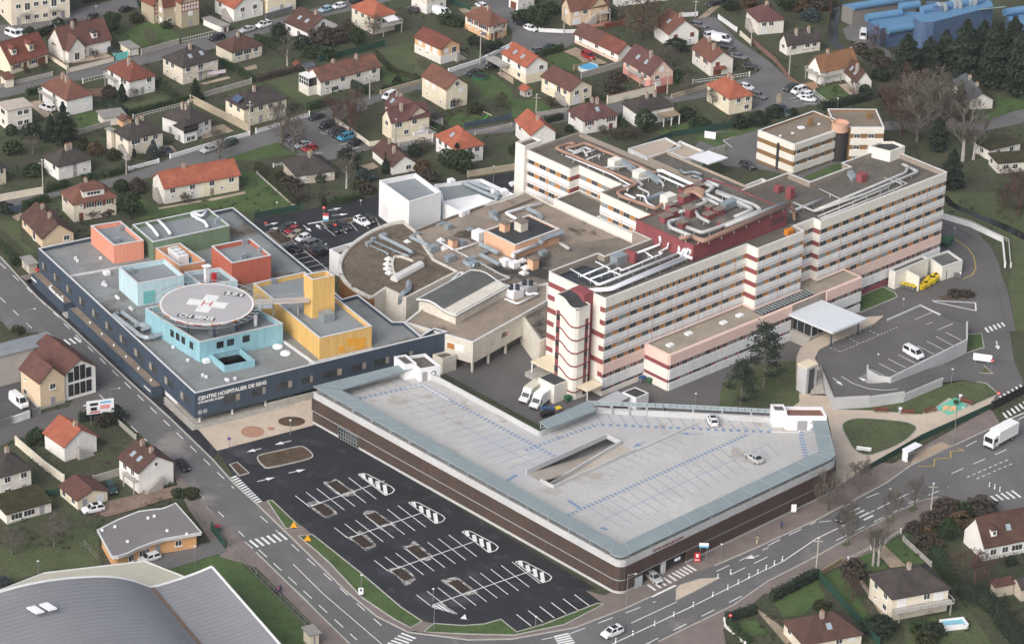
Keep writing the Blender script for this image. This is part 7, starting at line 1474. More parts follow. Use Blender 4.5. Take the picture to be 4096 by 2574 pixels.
car(t22,1880,945,-.35,-.75,'suv','white','white car with dark sunroof parked on the garage top deck',z=6.02);car(t22,2275,1295,-.9,-.62,'saloon','silver','silver saloon parked alone on the garage top deck',z=6.02)
car(t32,1365,315,1,.55,'minibus','white','white medical minibus parked on the entrance terrace',z=2.54)
car(t22,150,735,-1,.75,'truck','cream','box lorry with dirty cream roof beside the cleaner white one');car(t22,248,790,-1,.75,'truck','white','clean white box lorry parked nearer the garage')
car(t32,2120,1165,-1,.55,'bigtruck','white','large white rigid lorry driving on the wide road at the right')
# roof lamp of the taxi, bins and containers
tag(MB().box(t11(745,602,1.46),.5,.25,.14,.4).build('taxi_lamp',M('lamp_red',(.8,.05,.03),.4,0,emit=1.5),loc=t11(745,602,1.46)),'red lamp on the roof of the black taxi','lamp')
def container(fn,x,y,col,label,group=None,rz=.7,s=1.0,lid=None):
    o=thing('waste_container',label,'container',tuple(fn(x,y,.04)),group);p=fn(x,y,.04);a=V3((math.cos(rz),math.sin(rz),0));b=V3((-a.y,a.x,0));w_,d_=1.35*s,1.05*s
    m=MB();m.add([p+a*u*w_/2*k+b*v*d_/2*k+Z1*z for z,k in((.18,.86),(1.1*s,1.))for u,v in((-1,-1),(1,-1),(1,1),(-1,1))],[(0,3,2,1),(0,1,5,4),(1,2,6,5),(2,3,7,6),(3,0,4,7),(4,5,6,7)]);m.build('bin_body',col,o)
    MB().obox(p-a*w_*.53-b*d_*.53+Z1*1.1*s,a*w_*1.06,b*d_*1.06,Z1*.12+b*0).build('lid',lid or col,o)
    for u in(-1,1):
        for v in(-1,1):MB().tube([p+a*u*w_*.36+b*(v*d_*.36-.04)+Z1*.1,p+a*u*w_*.36+b*(v*d_*.36+.04)+Z1*.1],.1,8).build('wheel',m_tyre,o)
m_yel=M('bin_yellow',(.72,.52,.02),.5,.05);m_bgr=M('bin_green',(.03,.12,.06),.6,.05);m_bbl=M('bin_blue',(.03,.08,.22),.6,.05);m_bgy=M('bin_grey',(.15,.155,.16),.6,.05)
for i in range(4):
    for j in range(3):container(t31,1445+48*j+(i*24),1190-26*j-(i*26)+18,m_yel,'one of the bright yellow clinical waste bins crowded beside the cream screen wall','bright yellow clinical waste bins',.72,1.0)
for i in range(4):container(t31,1275+32*i,1190+8*i,m_bgy,'grey bin with yellow lid left of the cream screen wall','grey bins with yellow lids',.72,.95,m_yel)
for i,(x,y)in enumerate(((1625,740),(1660,760),(1700,775),(1640,790),(1680,805),(1715,750))):container(t31,x,y,m_bgr,'dark green container in the cluster behind the far end of the ward block','dark green waste containers')
for x,y,c,l in((300,850,m_bbl,'blue lidded container behind the white lorries'),(370,855,m_bbl,'second blue lidded container by the garage canopy'),(430,850,m_yel,'yellow lidded container by the garage canopy'),(300,890,m_trim,'black container nearest the garage wall'),(345,880,m_trim,'black container between the blue ones'),(1225,560,m_bbl,'blue container in the corner of the pink wing'),(1300,570,m_bgr,'green container at the glass door of the pink wing'),(525,740,m_bgr,'single green container by the stair tower foot')):container(t22,x,y,m_bgy if c in(m_bbl,m_yel)else c,l,None,.7,1.0,c)
container(t03,2035,450,m_bgr,'green bin with dark red lid at the nursery gate',None,.3,1.0,M('lid_maroon',(.25,.03,.05),.6,.05))
# ---------------- trees, shrubs, hedges ----------------
LEAF={k:M('foliage_'+k,c,.9,.35,.8,col2=c2,sc2=5)for k,c,c2 in(('fir',(.032,.050,.030),(.020,.036,.022)),('green',(.042,.072,.028),(.028,.052,.02)),('olive',(.055,.062,.025),(.038,.045,.018)),('blue',(.065,.095,.095),(.045,.07,.07)),('brown',(.088,.070,.055),(.066,.052,.042)),('rust',(.13,.085,.042),(.095,.064,.034)),('copper',(.15,.088,.058),(.11,.07,.05)),('pine',(.038,.058,.040),(.025,.042,.028)),('twig',(.145,.12,.10),(.11,.09,.075)),('moss',(.075,.078,.03),(.055,.05,.025)))}
BARK={k:M('bark_'+k,c,.95,.2,1.)for k,c in dict(brown=(.075,.058,.045),grey=(.16,.145,.125),birch=(.42,.40,.37),red=(.12,.065,.055),green=(.11,.105,.07)).items()}
TR=random.Random(5)
def leafquad(b,c,s,up=.5):
    a=V3((TR.uniform(-1,1),TR.uniform(-1,1),TR.uniform(-.6,.6))).normalized();d=a.cross(V3((TR.uniform(-1,1),TR.uniform(-1,1),TR.uniform(-1,1)))).normalized();a*=s*TR.uniform(.6,1.2);d*=s*TR.uniform(.35,.8)
    b.add([c-a*.9,c-d,c+a,c+d],[(0,1,2,3)])
def cloud(h0,h1,prof,n,s,lob=5,flat=1.):
    """leaf clumps through a crown between two heights; prof(t) = radius"""
    b=MB();ph=[(TR.uniform(0,6.28),TR.uniform(.12,.3),TR.randint(2,5),TR.uniform(0,3))for _ in range(lob)]
    while len(b.f)<n:
        t=TR.random();an=TR.uniform(0,6.283);r=prof(t)*(1+sum(a*math.sin(k*an+p+q*t*3)for p,a,k,q in ph)*.5)
        if TR.random()>(r/max(.01,prof(.35))+.15):continue
        q=TR.uniform(.45,1)**.5*r;c=V3((q*math.cos(an),q*math.sin(an),h0+(h1-h0)*t))
        if math.sin(c.x*2.1/flat+c.z*1.3)*math.sin(c.y*2.3+c.z*1.7)>.62:continue
        leafquad(b,c,s)
    return b
def branches(b,p,d,ln,r,dep,spread=.6,up=.25,twig=.02):
    q=p+d*ln*.5+V3((TR.uniform(-1,1),TR.uniform(-1,1),0))*ln*.05;e=p+d*ln;b.tube([p,q,e],[r,r*.8,r*.6],3 if dep<3 else 5,caps=False)
    if dep==0:return
    for i in range(TR.choice((2,3,3))if dep>1 else TR.choice((3,4))):
        v=V3((TR.uniform(-1,1),TR.uniform(-1,1),TR.uniform(-.5,1)))*spread;nd=(d+v+V3((0,0,up))).normalized();branches(b,p.lerp(e,TR.uniform(.45,1)),nd,ln*TR.uniform(.62,.85),max(twig,r*.55),dep-1,spread,up,twig)
def make_tree(kind):
    root=thing(*{'fir':('conifer_tree','-','tree'),'bush':('shrub','-','shrub')}.get(kind,('tree','-','tree')))
    trunk=lambda h,r,m='brown':MB().tube([(0,0,-.05),(.05,.02,h*.5),(0,0,h)],[r,r*.75,r*.25],7).build('trunk',BARK[m],root)
    k=kind
    if k=='fir':trunk(9.6,.28);cloud(.6,10,lambda t:2.7*(1-t)**.85*(.75+.25*math.sin(t*38))+.06,1900,.42).build('crown',LEAF['fir'],root)
    elif k=='dense':trunk(9,.4);cloud(.4,10,lambda t:3.3*(1-t**2.2)**.8*(.82+.18*math.sin(t*26))+.05,2600,.5).build('crown',LEAF['pine'],root)
    elif k=='spruce':trunk(4.5,.15);cloud(.1,5,lambda t:1.9*(1-t)**.9+.05,1000,.3).build('crown',LEAF['blue'],root)
    elif k=='cypress':trunk(5,.14);cloud(.1,6,lambda t:.95*math.sin(min(1,t*1.15+.18)*math.pi)**.5*(1-t*.35)+.05,900,.3).build('crown',LEAF['fir'],root)
    elif k=='round':trunk(3.2,.2);cloud(.9,6,lambda t:2.5*math.sin(t*math.pi)**.6+.05,1300,.36).build('crown',LEAF['green'],root)
    elif k=='pine':
        trunk(13.5,.3,'grey');b=MB();br=MB()
        for i in range(26):
            z=TR.uniform(4.2,14.2);an=TR.uniform(0,6.283);r=(15-z)*.33*TR.uniform(.5,1.1)+.6;c=V3((r*math.cos(an),r*math.sin(an),z));br.tube([V3((0,0,z-.6)),c],[.09,.04],4)
            for _ in range(95):leafquad(b,c+V3((TR.gauss(0,.75),TR.gauss(0,.75),TR.gauss(0,.38))),.3)
        br.build('branch',BARK['grey'],root);b.build('crown',LEAF['pine'],root)
    elif k in('bare','birch','redbare','spread','copper'):
        m={'birch':'birch','redbare':'red','copper':'brown'}.get(k,'grey');tr=MB();tr.tube([(0,0,-.05),(.06,.03,2.2),(0,.05,4.6)],[.24,.17,.11],6);tr.build('trunk',BARK[m],root);b=MB()
        up,sp_,ln={'birch':(.12,.6,1.7),'redbare':(.3,.75,1.8),'spread':(.1,.9,1.7),'copper':(.3,.7,2.2)}.get(k,(.5,.55,2.0))
        for i in range(9):an=i*.75+TR.uniform(-.3,.3);branches(b,V3((0,0,1.7+i*.36)),V3((math.cos(an)*sp_,math.sin(an)*sp_,.75)).normalized(),ln,.09,4 if i%2 else 3,sp_,up,.022)
        b.build('branches',BARK['grey' if k=='birch' else m],root)
        if k=='copper':cloud(2,9,lambda t:4*math.sin(t*math.pi*.9+.2)**.7,1000,.26).build('dry_leaves',LEAF['copper'],root)
        if k in('redbare','spread','bare'):cloud(1.8,7.2,lambda t:3.0*math.sin(t*math.pi*.9+.2)**.7,1500,.12).build('foliage',LEAF['brown' if k=='redbare' else 'twig'],root)
    elif k.startswith('bush'):
        c=k[5:]or 'green';trunk(1.0,.09);cloud(.05,2,lambda t:1.15*math.sin(min(1,t*.85+.2)*math.pi)**.6,420,.24).build('foliage',LEAF[c],root)
    elif k=='shrub':
        b=MB()
        for i in range(9):an=i*.7;branches(b,V3((0,0,0)),V3((math.cos(an)*.6,math.sin(an)*.6,1)).normalized(),.9,.035,3,.6,.2,.016)
        b.build('branches',BARK['brown'],root);cloud(.3,2.2,lambda t:1.2*math.sin(min(1,t*.85+.2)*math.pi)**.6,160,.14).build('foliage',LEAF['brown'],root)
    return root
HT=dict(fir=10,dense=10,spruce=5,cypress=6,round=6,pine=15,bare=8.2,birch=7.6,redbare=8,spread=7,copper=9.5,shrub=2.2)
TP={}
def tree(kind,fn,x,y,h,label,group=None,wide=1.0):
    if kind not in TP:o=TP[kind]=make_tree(kind)
    else:o=copy_tree(TP[kind])
    s=h/HT.get(kind,2.0);o.location=fn(x,y,.02);o.rotation_euler=(0,0,TR.uniform(0,6.28));o.scale=(s*wide,s*wide,s)
    isb=kind.startswith('bush')or kind=='shrub';tag(o,label,'shrub' if isb else 'tree',group)
    if not group and 'group' in o:del o['group']
    o.name={'fir':'fir_tree','dense':'conifer','spruce':'blue_spruce','cypress':'cypress_tree','round':'evergreen_tree','pine':'pine_tree','birch':'birch_tree','copper':'copper_beech'}.get(kind,'shrub' if isb else 'bare_tree');return o
gC='dark conifers before the blue building'
for a in(('fir',t00,600,1345,10.5,'tall dark fir beside the rust-roofed house at the upper left',None,1.15),('fir',t00,480,1330,7,'shorter brownish fir leaning against the tall dark fir',None,1.2),('bush_green',t00,105,1260,2.6,'round green shrub beside the boxy flat-roofed house'),('bush_fir',t00,300,1290,3.6,'dark laurel shrub right of the boxy flat-roofed house',None,1.3),('bush_green',t00,120,1440,3.4,'broad green shrub at the photo edge below the flat-roofed house',None,1.2),('spread',t00,310,1440,4.5,'grey bare shrubby tree beside the broad green shrub'),('bush_rust',t00,900,1450,3.4,'rust-coloured shrub left of the outside stair'),('bush_olive',t00,780,1400,3,'olive shrub behind the rust-coloured shrub'),('bush_olive',t00,1060,1500,3,'olive shrub at the foot of the outside stair'),('spruce',t00,1440,1480,4.6,'pale blue spruce in front of the cream house',None,1.15),('cypress',t00,1260,1485,3.4,'small dark cypress left of the blue spruce'),('cypress',t00,1150,955,6.3,'dark green cypress before the white house with red roof'),('bush_brown',t00,1025,920,3.4,'brown leafless shrub left of the dark cypress'),('spread',t00,1262,955,3.4,'pale leafless little tree right of the dark cypress'),('fir',t00,1838,950,6,'dark fir by the white shed roof',None,1.3),('round',t00,1050,320,6,'dark round evergreen beside the large cream house'),('bush_olive',t00,1275,215,3.2,'clump of pampas grass on the villa lawn'),('round',t00,1380,130,5.5,'dark evergreen left of the half-timbered villa'),('bush_green',t00,1560,265,2,'low shrub under the villa windows',None,1.2),('spread',t00,1415,435,4.5,'umbrella-shaped leafless tree on the villa lawn'),('bush_fir',t00,280,345,2.8,'dark shrub behind the white hatchback at the top left'),('bush_fir',t00,550,260,2.8,'dark shrub behind the large cream house'),('shrub',t00,250,690,2,'bare shrub in front of the brown shuttered house'),('shrub',t00,410,660,2.2,'bare shrub by the drive of the brown shuttered house'),('shrub',t00,895,545,2.4,'bare shrub on the white drive behind the wall'),('bare',t00,2055,1490,8,'leafless street tree before the dark bay window house'),
    ('bush_brown',t10,640,400,4.5,'mass of brown leafless shrubs beside the white gabled house',None,1.5),('bush_brown',t10,770,400,4.2,'brown shrub in the middle of the thicket'),('shrub',t10,870,330,4.5,'bare tall shrub between thicket and terrace'),('round',t10,940,430,5,'dark round evergreen at the end of the thicket'),('bush_fir',t10,420,450,3.6,'dark shrub under the white gabled house',None,1.3),('bush_green',t10,540,530,3.2,'long green shrub behind the conservatory',None,1.6),('bush_green',t10,660,545,3,'second green shrub in the row behind the conservatory',None,1.5),('spread',t10,1100,350,6,'dark leafless fruit tree in front of the glazed terrace'),('birch',t10,295,620,7.5,'white-stemmed birch near the red-roofed hut'),('bush_fir',t10,215,330,3.4,'dark evergreen beside the stone porch'),('bare',t10,235,1345,11,'tall leafless tree at the edge of the small car park'),('bare',t10,350,1430,10,'second leafless tree on the small lawn by the parked cars'),('redbare',t10,880,1290,10,'spreading reddish leafless tree beside the small car park wall',None,1.2),('redbare',t10,730,1180,8,'reddish leafless tree at the corner of the small car park'),('redbare',t10,910,1150,8.5,'reddish leafless tree behind the garden table'),('spread',t10,1555,650,3.4,'small pruned fruit tree on the open lawn'),('bush_fir',t10,1330,790,2.2,'low dark shrub behind the stone wall'),('bush_olive',t10,2050,1055,3,'rounded clipped shrub beside the lean-to porch',None,1.2),('fir',t10,1885,1545,5.5,'broad fir in front of the orange-red hipped house',None,1.5),('bush_green',t10,1800,220,3,'green shrub behind the apricot house',None,1.4),('bush_green',t10,1880,240,2.8,'second green shrub behind the apricot house',None,1.3),('bush_fir',t10,2180,490,3,'dark shrub beside the white pillared wall',None,1.4),('bush_fir',t10,2270,460,2.4,'small dark shrub behind the white pillared wall'),('bush_fir',t10,2050,420,2.8,'dark creeping shrub behind the apricot house'),('shrub',t10,1870,1010,3,'bare shrub in front of the lean-to porch'),('shrub',t10,2310,1010,4,'bare shrub in the vegetable garden'),('shrub',t10,1550,1420,3.5,'bare shrub behind the white picket fence',None,1.4),('bush_fir',t10,1490,1460,3,'dark shrub beside the low white house'),('bush_fir',t10,860,1500,3,'dark shrub along the street edge below the car park',None,1.4),
    ('round',t20,255,250,6.2,'tall rounded evergreen behind the green hedge at the cul-de-sac',None,1.2),('bush_green',t20,110,195,3.2,'green shrub behind the black off-roader',None,1.6),('bush_green',t20,370,120,3,'green shrub beside the sand-coloured house',None,1.5),('copper',t20,1225,385,12.5,'large copper beech with dry leaves between the white houses',None,1.1),('bush_fir',t20,1540,470,3.2,'dark clipped shrub beside the white gabled house',None,1.7),('spread',t20,1500,620,5,'leafless fruit tree beside the rust gable house'),('spread',t20,1430,560,4,'grey leafless little tree by the garden chimney'),('bush_brown',t20,940,860,3,'brown shrubs inside the walled garden',None,1.4),('bush_brown',t20,990,760,2.6,'second brown shrub inside the walled garden',None,1.4),('bush_green',t20,1560,770,3.4,'bright green shrub right of the pink house'),('round',t20,1245,1245,6,'dense round evergreen in front of the grey hipped house'),('bush_fir',t20,1640,1120,3.2,'dark shrub behind the wooden porch',None,1.2),('bush_green',t20,1760,1200,3,'round green shrub behind the mesh fence',None,1.4),('bush_fir',t20,2140,1190,3.2,'dark shrub by the office building forecourt',None,1.4),('bush_fir',t20,2310,1160,3.4,'dark shrub left of the office building roof',None,1.3),('shrub',t20,1120,1300,3.5,'bare shrubs behind the ward wing',None,1.6),('shrub',t20,970,1310,3,'second clump of bare shrubs behind the ward wing',None,1.5),('shrub',t20,850,1260,2.5,'bare shrub before the wine red hipped house'),('spread',t20,1880,1000,4.6,'pale leafless tree at the orange hipped house corner'),('shrub',t20,370,1010,3,'bare reddish shrub beside the curved stair'),('spread',t20,1640,900,5,'leafless tree on the small street verge'),('bush_fir',t20,540,1240,2,'clipped box shrub at the wine red house corner'),('bush_olive',t20,40,1450,3,'olive shrub beside the end of the ward wing'),('bush_rust',t20,2200,60,4,'golden willow shrub at the top edge',None,1.3),('bush_fir',t20,2060,90,2.5,'dark shrub behind the white gate pillars',None,1.5),
    ('dense',t30,1290,730,12,'conifer at the left end of the dark group',gC,1.0),('dense',t30,1500,690,10,'smaller conifer between the taller ones of the dark group',gC,1.0),('dense',t30,1830,720,15.5,'tallest conifer standing in front of the blue tiled facade',gC,.85),('dense',t30,2130,780,16.5,'wide conifer right of the tallest in the dark group',gC,1.0),('dense',t30,2380,860,17,'conifer cut by the right photo edge',gC,1.0),('dense',t30,2000,640,13,'conifer standing behind the two tallest',gC,.9),('dense',t30,1650,640,10.5,'conifer behind the stair window facade',gC,.9),('dense',t30,2290,560,12,'conifer near the end tube of the blue building',gC,.9),
    ('spread',t30,1500,1190,15,'huge leafless tree with ivy-covered trunk behind the office building',None,1.15),('bare',t30,1600,1250,13,'tall leafless tree beside the ivy-covered one',None,1.2),('dense',t30,1590,1400,8.5,'ivy-covered dark tree at the foot of the big leafless tree',None,.9),('dense',t30,1800,1020,7.5,'narrow dark conifer beside the slate roof',None,.6),('redbare',t30,1130,1080,9,'reddish thicket of bare trees above the round tower',None,1.3),('redbare',t30,1230,1140,8,'second reddish bare tree above the round tower',None,1.2),('redbare',t30,1330,980,10,'reddish bare tree before the conifers',None,1.2),('birch',t30,1830,1510,14,'white-stemmed birch above the end tower',None,1.2),('birch',t30,1930,1500,10,'leaning birch beside the mossy pavilion',None,1.2),('redbare',t30,1000,500,7.5,'brown leafless tree beside the white and violet van'),('bush_brown',t30,860,500,3,'brown shrub beside the covered car',None,1.3),('bush_olive',t30,990,560,3,'olive shrubs on the stream bank',None,1.7),('bush_brown',t30,1060,620,3,'brown shrub on the stream bank',None,1.6),('bush_fir',t30,1060,740,3,'dark shrub beside the white L shaped house',None,1.5),('bush_fir',t30,910,880,2.5,'dark shrub before the brown garage roof',None,1.2),('spread',t30,800,900,4,'pale leafless fruit tree on the white terrace'),('bush_brown',t30,480,60,5,'brown treetops beside the stream at the top',None,1.6),('redbare',t30,590,110,8,'tall brown leafless tree at the head of the stream'),('round',t30,160,110,6,'dark evergreen behind the pale bungalow'),('bush_rust',t30,300,110,4,'yellowish shrub right of the dark evergreen',None,1.2),('bush_blue',t30,400,190,3.6,'grey-blue shrub beside the stream',None,1.2),('spread',t30,1400,1330,11,'leafless tree in the thicket right of the end tower',None,1.3),('redbare',t30,1250,1270,9,'brown thicket tree between round tower and big leafless tree',None,1.4),('spread',t30,1720,1180,12,'leafless tree between ivy trunk and pavilion',None,1.2),('redbare',t31,2300,330,8,'brown tree by the stream below the pavilions',None,1.4),('bush_brown',t30,1180,1010,3,'brown undergrowth at the end of the dark hedge',None,1.9),('bush_fir',t30,60,1090,3,'dark shrub behind the office building',None,1.3),('bush_fir',t30,230,1090,2.2,'low dark hedge shrub behind the office building'),
    ('redbare',t31,2350,520,9,'large brown leafless willow at the right photo edge',None,1.3),('redbare',t31,2200,470,6,'smaller brown willow beside the stream'),('bush_brown',t31,1760,1265,1.6,'low brown planting on the roundabout bed',None,2.0),('bush_brown',t31,1870,1270,1.5,'second low brown planting on the roundabout bed',None,1.8),('bush_fir',t31,800,1370,1.8,'clipped dark hedge shrub by the entrance canopy',None,1.6),('dense',t31,1720,250,10,'dark tree hugging the far end of the ward block',None,.8),
    ('pine',t22,2365,610,15.2,'tall pine standing in front of the pink wing'),('pine',t22,2150,795,11,'shorter wide pine beside the garage canopy',None,1.2),
    ('bare',D,1945,1200,8.5,'bushy pollarded street tree beside the garage corner',None,1.15),('bare',D,2020,1160,8,'pollarded street tree next to the bus shelter'),('bare',D,1995,1235,6,'slim bare street tree above the crossing'),('bare',t33,1375,215,7,'bare street tree in the upper grass square',None,.9),('bare',t33,1165,335,7,'bare street tree in the second grass square',None,.9),('bare',t33,745,560,7,'bare street tree in the lowest grass square',None,.9),('birch',t33,985,775,10,'left one of the twin birches behind the low white fence',None,.9),('birch',t33,1035,775,10.5,'right one of the twin birches behind the low white fence',None,.9),('bush_brown',t33,800,870,3.6,'brown leafless shrub beside the gravel path',None,1.2),('redbare',t33,790,1105,5.5,'small brown tree before the dark hipped house'),('redbare',t33,1930,1000,9,'broad red-brown leafless tree behind the dark hipped house',None,1.4),('round',t33,1680,540,5,'dark column-shaped evergreen in the wild garden',None,.8),('bush_rust',t33,1500,490,2.4,'pinkish beige shrub in the wild garden'),('bush_rust',t33,1820,380,2.6,'tan ornamental grass beside the white gable',None,1.6),('bush_green',t33,1840,300,3,'green ivy column in the corner thicket'),('bush_brown',t33,1700,280,3,'dark red thicket at the road corner',None,1.9),('bush_brown',t33,2000,270,3,'second dark red thicket at the road corner',None,1.9),('bush_brown',t33,1560,370,2.6,'brown thicket along the pavement',None,1.7),('bush_brown',t33,1390,460,2.4,'brown thicket by the grey panel wall',None,1.6),('bush_brown',t33,1500,590,2.6,'brown undergrowth in the wild garden',None,1.7),('bush_fir',t33,2280,760,2,'dark shrub on the white terrace'),('bush_fir',t33,1050,1400,3.5,'dark evergreen mass below the gravel path',None,1.5),('bush_green',t33,1430,1400,2.4,'round evergreen left of the small pool',None,1.5),('bush_fir',t33,1570,1420,2.6,'second round evergreen left of the small pool',None,1.3),('bush_olive',t33,1490,1500,2.5,'olive shrub at the bottom edge',None,1.5),('bush_olive',t33,500,1180,1.8,'olive shrub in the rubble-strewn garden',None,1.6),
    ('spread',t03,115,675,5.5,'mossy leafless tree on the lawn at the left edge'),('spread',t03,510,600,6,'larger mossy leafless tree on the lawn'),('bush_olive',t03,1800,130,2.2,'shrub at the verge by the nursery corner',None,1.3),('bush_green',t03,1680,120,1.8,'green shrub before the nursery fence',None,1.3),('bush_fir',t02,1060,920,3.4,'dark laurel under the billboard',None,1.4),('bush_brown',t02,960,970,2.6,'brown shrub under the billboard'),('bush_green',t02,340,1130,3.4,'round green shrub beside the orange-roofed house'),('bush_olive',t02,170,100,1.8,'low shrub in the forecourt at the left edge',None,1.4),
    ('round',t01,1225,530,6.3,'dense dark evergreen between two gardens above the coloured boxes'),('bush_green',t01,1140,280,3,'green shrub behind the red hipped house'),('bush_brown',t01,1290,290,3.6,'brown shrub behind the dense dark evergreen'),('shrub',t01,1745,395,2.6,'pale bare shrub in front of the semi-detached house'),('bush_green',t01,320,130,3,'green shrub by the lower left garden',None,1.5),('bush_fir',t01,40,480,2.6,'dark shrub beside the navy gate',None,1.4),('shrub',t01,860,540,2.4,'bare shrub under the red hipped house wall',None,1.4),('bush_green',t01,160,970,2.6,'green shrub beside the concrete substation'),('bush_brown',t01,1000,510,2,'brown shrub at the house foot',None,1.3),
    ('birch',t11,850,255,9,'birch with pinkish twigs beside the weathered bungalow'),('cypress',t11,640,418,2.8,'cone-shaped dark conifer by the car park kerb',None,1.6),('bush_blue',t11,1030,175,2.8,'blue-green spreading shrub before the low white house',None,1.5),('bush_olive',t11,965,270,2.6,'olive clipped shrub behind the car park'),('bush_brown',t11,1050,300,2.6,'brown shrub beside the white cube',None,1.3),('bush_brown',t11,310,260,3,'brown hedge shrubs beside the bungalow',None,1.6),('bush_olive',t11,200,190,2.6,'olive hedge shrub along the garden',None,1.4),('shrub',t11,420,370,3,'bare shrub row at the car park corner',None,1.6),('bush_green',t11,600,190,2.6,'squarely clipped green bush against the bungalow'),('round',t11,1930,120,6,'dark evergreen behind the white annexe',None,1.1),('round',t11,1800,70,5,'second dark evergreen behind the white annexe'),('cypress',t11,1215,120,5.5,'dark narrow evergreen left of the low white house'),('cypress',t11,930,80,5,'dark narrow evergreen on the beige yard'),('bush_rust',t11,1560,100,3,'rusty shrub right of the low white house',None,1.2),('bush_brown',t11,1620,180,2.6,'brown undergrowth behind the white cube',None,1.5)):tree(*a)
# hedges
def hedge(fn,pts,h,wdt,col,label,z=0.):
    p=[V3((q.x,q.y,0))for q in P2(fn,pts,z)];root=thing('hedge',label,'hedge',tuple(p[0]));b=MB();strip(b,p,wdt*.72,0,h*.9);b.build('core',LEAF[col],root);b=MB()
    for i in range(len(p)-1):
        d=p[i+1]-p[i];L=d.length;s=V3((-d.y,d.x,0)).normalized()
        for _ in range(int(L*(2*h+wdt)*7)):
            u=TR.random();k=TR.random()*(2*h+wdt);e=TR.uniform(-.12,.12)
            c=p[i]+d*u+(s*(wdt/2+e)+Z1*k if k<h else s*(wdt/2-(k-h))+Z1*(h+e)if k<h+wdt else-s*(wdt/2+e)+Z1*(k-h-wdt));leafquad(b,c,.26)
    b.build('foliage',LEAF[col],root)
for a in((t00,[(250,905),(395,868)],1.8,1.4,'green','clipped hedge at the street end of the rust-roofed house'),(t00,[(975,985),(1195,1085)],1.8,1.6,'fir','thick dark hedge across the back gardens'),(t00,[(1215,1095),(1760,955)],1.8,1.0,'green','ivy-topped hedge along the long garden wall'),(t00,[(1480,800),(1640,925)],1.6,1.4,'green','hedge between the red and the dark hipped houses'),(t00,[(2080,600),(2390,775)],1.6,1.4,'green','hedge below the brown hipped bungalow'),(t00,[(1280,1490),(1470,1500)],1.2,1.0,'olive','low hedge before the blue spruce'),(t00,[(340,360),(500,300)],2.2,1.4,'fir','dark hedge behind the red-roofed houses at the top left'),(t00,[(780,30),(1050,-20)],2.2,2,'fir','dark hedge beside the block of flats'),
    (t10,[(0,375),(250,500)],1.7,1.6,'green','hedge leading down from the white gabled house'),(t10,[(130,395),(290,410)],1.4,1.4,'fir','low dark hedge before the stone porch'),(t10,[(490,1035),(705,970)],1.7,1.6,'green','hedge in front of the long terrace house'),(t10,[(0,770),(430,660)],1.5,1.2,'brown','brown hedge behind the conservatory lawn'),(t10,[(1110,500),(1290,690),(1545,755)],1.2,.8,'olive','thin hedge round the apricot house lawn'),(t10,[(1170,850),(1550,770)],1.1,.9,'green','low hedge on the stone wall by the street'),(t10,[(885,820),(1035,890)],2.2,1.0,'fir','tall dark hedge dividing the terrace drive'),(t10,[(1650,1180),(1760,1240)],1.2,1.2,'green','short hedge beside the grey garden shed'),
    (t20,[(270,535),(480,478)],1.9,1.2,'green','tall clipped hedge beside the dark saloon'),(t20,[(690,975),(895,935)],1.2,1.0,'green','low hedge before the cream garden wall'),(t20,[(900,130),(1010,200)],1.8,1.6,'fir','dark hedge right of the sand-coloured house'),(t20,[(310,1160),(475,1120)],1.6,1.2,'fir','dark hedge beside the orange gabled house'),(t20,[(1010,1150),(1050,1210)],2,1.2,'green','short hedge between two white houses'),(t30,[(495,1035),(800,975),(1060,905)],2.2,1.8,'fir','long dark hedge behind the office building'),
    (t01,[(770,195),(975,150)],1.6,1.3,'green','hedge beside the white bungalow gate'),(t01,[(1012,150),(1175,105)],1.6,1.3,'green','hedge right of the white bungalow gate'),(t01,[(450,285),(632,230)],1.6,1.3,'green','hedge on the corner by the lamp post'),(t01,[(215,460),(450,385)],2,1.6,'green','tall hedge behind the mottled brown gable'),(t01,[(0,790),(180,985)],1.4,1.0,'green','hedge along the avenue below the brown gable'),(t02,[(745,935),(1000,885)],2,1.4,'fir','dark hedge behind the billboard pole'),(t11,[(10,75),(180,230),(370,420)],1.8,1.6,'olive','straggly hedge along the garden by the visitor car park'),(t11,[(700,410),(990,345)],1.3,1.6,'green','low evergreen hedge by the car park exit road'),
    (t33,[(30,1110),(460,890)],2.2,1.4,'fir','tall dark hedge at the pavement in the lower right'),(t33,[(1560,690),(1640,830),(1740,950)],2.6,2.2,'green','dense evergreen hedge right of the lawn strip'),(t33,[(1800,1030),(2120,1200),(2200,1350),(2350,1520)],3,2.6,'fir','dense dark hedge behind the small pool'),(t23,[(2010,1300),(2290,1215)],1.8,1.3,'fir','clipped dark hedge at the pavement corner'),(t23,[(2040,1340),(2130,1440),(2220,1510)],1.4,1.6,'green','hedge behind the low corner wall')):hedge(*a)
m_post=M('post_grey',(.20,.21,.21),.5,.05)
